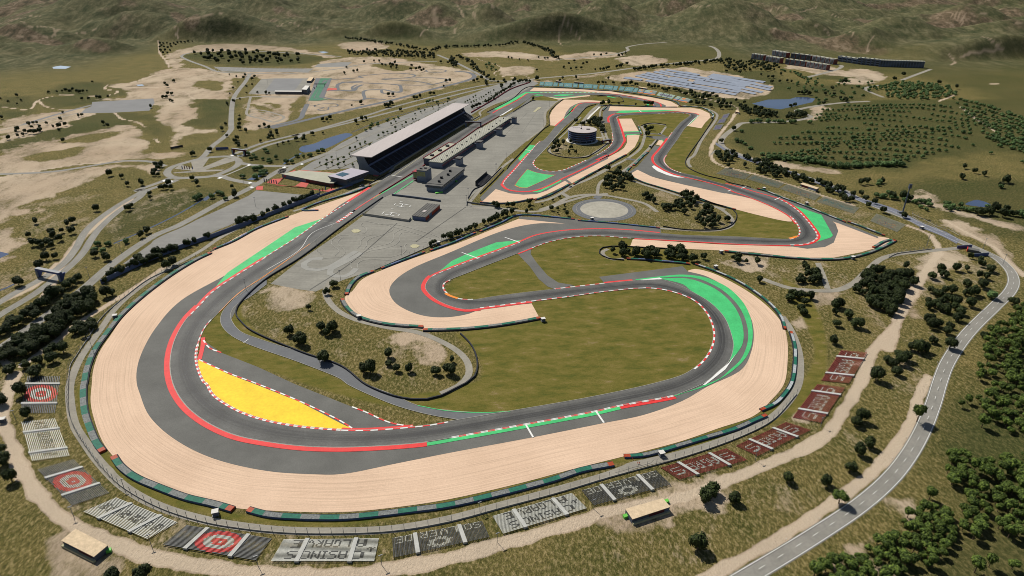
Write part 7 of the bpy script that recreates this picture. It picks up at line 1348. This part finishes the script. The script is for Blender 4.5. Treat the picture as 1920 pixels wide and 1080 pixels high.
Tgrove('tree', 'between solar field and apartments', 'C:190,352 330,345 480,355 560,378 520,400 350,405 240,395', 15, 1.1, .75); T('tree', 'on the meadow beside the solar field', 'C:245,408 320,415,1.2 440,425,.8 480,440 505,440,1.1 500,470,1.2 550,424,1.1 545,466 585,463 612,467 480,385,1.1 300,400 450,370,1.4')
Trow('bush', 'on the rise below the apartment blocks', 'C:560,400 640,415 680,440 720,450', 13, 6, .9, rows=2); Tgrove('bush', 'on the meadow around the lake', 'C:520,470 800,440 1080,455 1060,490 1020,560 760,590 700,540 540,500', 23, .95, .55); T('tree', 'on the meadow around the lake', 'C:900,470,1.4 915,470,1.2 840,507,1.2 690,530,1.3 665,532,1.2 710,535,1.2 650,530 630,600,1.1 605,605 910,570,1.3 920,575,1.2 885,560 790,590 800,535 850,540')
Tgrove('bush', 'in the dense far plantation', 'C:1050,500 1230,460 1500,490 1560,545 1300,567 1120,545 1180,520', 11.5, 1.05, .85)
Trow('bush', 'in the belt below the orchard', 'C:490,895 560,900 640,905 720,915 800,930 860,948 980,940 1100,935 1240,935', 6.5, 2.5, 1.1, rows=2)
rnd = random.Random(99)
for k in range(15):
    yk = 592+k*22+(k*k*.1); P_ = []; x0 = 820-(k*34 if k < 12 else 400); x1 = 1640 if k < 9 else 1640-(k-8)*75
    for x in range(int(max(x0, 330)), int(x1)+1, 40): P_.append('%g,%g' % (x, yk+.00012*(x-1050)**2*(.5 if x < 1050 else 1)+9*math.sin(x/130+k*.9)))
    L_ = resample(crs(g('C:'+' '.join(P_)), False, 5), step=9.2)
    for p in L_:
        if float(vnoise(np.array([p.x/55]), np.array([p.y/38]), 5)[0]) > .3 and rnd.random() < .93: TREES.append(('bush', p+Vector((rnd.uniform(-1, 1), rnd.uniform(-2, 2), 0)), rnd.uniform(.72, .98), 'in the orchard rows'))
for k in range(9): Trow('bush', 'at the right orchard edge', 'C:%d,%d %d,%d %d,%d %d,%d' % (1530+k*22, 560+k*27, 1700+k*14, 600+k*27, 1930, 680+k*24, 2150, 790+k*20), 9.5, 3, 1.0)
Tgrove('bush', 'low on the orchard slope', 'C:1560,810 1660,820 1920,830 1920,930 1800,920 1560,880', 30, .9, .5); T('tree', 'on the grass below the orchard', 'C:1580,950 1640,975 1690,990 1568,1005 1812,1025,1.4 1785,1055 1120,1030 1000,1040,1.2 1030,1035,1.2 1240,430,1.5 1190,455,1.3 1440,475,1.3 1540,500,1.4 1270,530,1.3')
T('tree', 'behind the turquoise seating blocks', 'K:15,220 80,220 122,225,.9 240,228 370,240,1.1 400,240,1.1 440,240,1.1 500,235,1.4 570,250 600,250 770,265,1.2 815,285,.9 860,285,1.1 910,290,1.1 770,260,1 980,320,1.1 1010,330,1.1 1040,335,1.1 1070,315,1.1 1150,325 1180,330 1225,340,.9 1250,365 1300,395,1.1 1330,395,1.1 1400,365,1.4 1420,415 1465,380,.9 1460,450,1.1 1520,440,1.2 1570,440,1.3 1600,410,1.2 1640,440,1.3 1680,430,1.2 1725,390 1790,430')
T('tree', 'beside the upper right service road', 'K:1400,520,1.1 1480,510,1.1 1520,535,1.1 1590,535,1.2 1695,575,1.2 1810,510,1.2 1885,510,1.3 1845,595,1.2'); T('tree', 'by the upper infield barrier', 'K:80,540,1.3 175,525,1.3 60,545 720,540,1.2 770,545,1.2 815,545,1.2 575,545,.7 320,530,.7')
Tgrove('tree', 'in the grove left of the lake', 'C:315,605 440,620 520,650 560,665 430,665 340,640', 9, 1.1, .9); Tgrove('tree', 'below the lake', 'C:580,650 690,640 700,660 590,672', 8, 1.1, .95); T('tree', 'near the far kiosk', 'C:45,530 75,552 110,558,1.1 140,553,1.1 75,590 112,592 155,603 197,585,1.1 220,592,1.1 245,593 270,595,1.1 212,612 245,612 265,612 300,573 345,585 440,618,1.1 285,735,1.2 215,805'); Trow('bush', 'along the winding orchard road', 'C:375,690 450,688 540,692 650,695', 7, 2, 1.0); T('bush', 'by the winding road bend', 'C:648,635,1.4 712,695,1.1 330,745 305,800,1.1 330,808 350,815 380,840')
T('tree', 'beside the round tower', 'f:620,770,.9 230,790,1.1 160,860,1.1 400,810,1.1 270,915 130,1000,1.2 230,1065,.9 650,945,.9 785,165,1.1 960,250 1020,240 590,1080,.8 780,1080,.8'); Tgrove('tree', 'in the grove right of the round tower', 'f:1100,180 1260,60 1530,60 1560,200 1640,420 1520,480 1450,280 1250,300', 7.6, 1.0, .9)
T('tree', 'in the middle service road grove', 'M:155,480,1.1 325,490,1.1 290,540,1.1 260,570,1.2 340,570,1.2 150,620,1.1 200,610 130,655,1.1 245,625 320,640 410,600,1.2 460,620,1.2 500,630,1.1 380,655 205,690,1.1 330,675 115,735,1.1 180,735,1.2 340,725,1.1 230,765,.9 290,755,1.1 205,785,.7 370,770 480,600 430,590')
T('tree', 'below the middle gravel trap', 'M:700,895 740,890,1.1 800,912 840,965 990,1055 1040,1050 1090,1060 1190,1010,1.1 1240,1000,1.2 1270,1050,1.2 1280,880,1.1 1330,870,1.2 1400,880,1.2 1350,950,1.1 1430,960,1.1 1480,940,1.1 1350,1010 1400,1050,1.1 1450,1000 1630,1060,1.2 1690,1090')
T('tree', 'on the small infield island', 'K:720,900,1.1 755,920,.9 810,915,1.1 752,1005,1.3'); T('tree', 'at the top edge of the paddock', 'J:793,465,1'); T('tree', 'at the left hill foot', 'A:900,250,1.2 920,250 940,250 960,255 900,270 925,270 945,275,1.1 905,290,1.2 930,290,1.2 920,305,1.2 945,305 980,250 1000,245,1.1 1020,245,1.1 1040,243 1060,240 965,268 990,258 1085,240,.7 910,262 958,290')
Tgrove('tree', 'on the far left oval island', 'A:1080,305 1180,290 1340,290 1480,300 1680,312 1740,350 1400,365 1180,350', 27, 1.5, .7, 4)
# ---- place them: every tree its own object up to 300 of a kind, by apparent size; the rest as one mass
nth_ = lambda i: '%d%s' % (i, 'th' if 10 < i % 100 < 14 else {1: 'st', 2: 'nd', 3: 'rd'}.get(i % 10, 'th'))
NOUN = dict(tree='dark round tree', pine='green pine', bush='round green bush', street='small tree'); ONAME = dict(tree='evergreen_tree', pine='pine_tree', bush='orchard_bush', street='street_tree'); CATN = dict(tree='tree', pine='pine', bush='bush', street='tree')
for kd in NOUN:
    L_ = [t for t in TREES if t[0] == kd]; L_.sort(key=lambda t: -(t[2]/(t[1].y*CP+CAMH*SP)))
    inview = [t for t in L_ if -30 < toPx(t[1].x, t[1].y, 3)[0] < 1950 and -10 < toPx(t[1].x, t[1].y, 3)[1] < 1110]
    single = inview[:298]; rest = inview[298:]+[t for t in L_ if t not in inview]
    sid = {id(t) for t in single}; full = {}
    for t in inview: full.setdefault(t[3], []).append(t)
    for ph, ts in full.items():
        ts.sort(key=lambda t: toPx(t[1].x, t[1].y)[0]); n = len(ts)
        for i, t in enumerate(ts):
            if id(t) not in sid: continue
            (k_, p, s, _) = t; v = random.randrange(6); big = s/(p.y*CP+CAMH*SP) > .0013
            lb = 'single %s %s' % (NOUN[kd], ph) if n == 1 else '%s %s, %s of %d from left' % (NOUN[kd], ph, nth(i+1), n)
            z = zat(p.x, p.y)
            if big:
                r = bpy.data.objects.new(ONAME[kd], None); r.empty_display_size = .5; ch = [('crown', VAR[kd][v][0]), ('trunk', VAR[kd][v][1])]
            else: r = bpy.data.objects.new(ONAME[kd], VAR[kd][v][2]); ch = []
            COL.objects.link(r); r.location = (p.x, p.y, z-.05); r.rotation_euler = (0, 0, random.uniform(0, 6.28)); sc = s*random.uniform(.85, 1.12); r.scale = (sc*random.uniform(.88, 1.12), sc*random.uniform(.88, 1.12), sc*random.uniform(.8, 1.2))
            tag(r, lb, CATN[kd], '%ss %s' % (NOUN[kd], ph))
            for nm_, me_ in ch: c_ = bpy.data.objects.new(nm_, me_); COL.objects.link(c_); c_.parent = r
    if rest:
        AV = []; AF = []; nb = 0
        for (k_, p, s, _) in rest:
            V, F = VAR[kd][random.randrange(6)][3]; a = random.uniform(0, 6.28); ca, sa = math.cos(a)*s, math.sin(a)*s; arr = np.array(V); o = np.empty_like(arr); o[:, 0] = arr[:, 0]*ca-arr[:, 1]*sa+p.x; o[:, 1] = arr[:, 0]*sa+arr[:, 1]*ca+p.y; o[:, 2] = arr[:, 2]*s+zat(p.x, p.y)
            AV.append(o); AF += [[i+nb for i in f] for f in F]; nb += len(V)
        o = mesh_obj({'tree': 'distant_trees', 'pine': 'distant_pines', 'bush': 'distant_bushes', 'street': 'distant_street_trees'}[kd], np.concatenate(AV).tolist(), AF, M[KIND[kd]['leaf']]); tag(o, 'mass of the smaller and farther %ss spread over the ground' % NOUN[kd], CATN[kd], kind='stuff')
    print('TREES', kd, len(L_), 'single', len(single))
# ================================================================== air
if HAZE > 0:
    m = MB(); m.box(-14000, 14000, -600, 17500, -60, 900); hz = m.build('haze', []); hz.data.materials.clear(); hm_ = bpy.data.materials.new('haze'); hm_.use_nodes = True; n_ = hm_.node_tree; n_.nodes.clear()
    v_ = n_.nodes.new('ShaderNodeVolumePrincipled'); v_.inputs['Density'].default_value = HAZE; v_.inputs['Color'].default_value = (.85, .9, .97, 1); v_.inputs['Anisotropy'].default_value = .2
    oo = n_.nodes.new('ShaderNodeOutputMaterial'); n_.links.new(v_.outputs[0], oo.inputs['Volume']); hz.data.materials.append(hm_); tag(hz, kind='stuff')
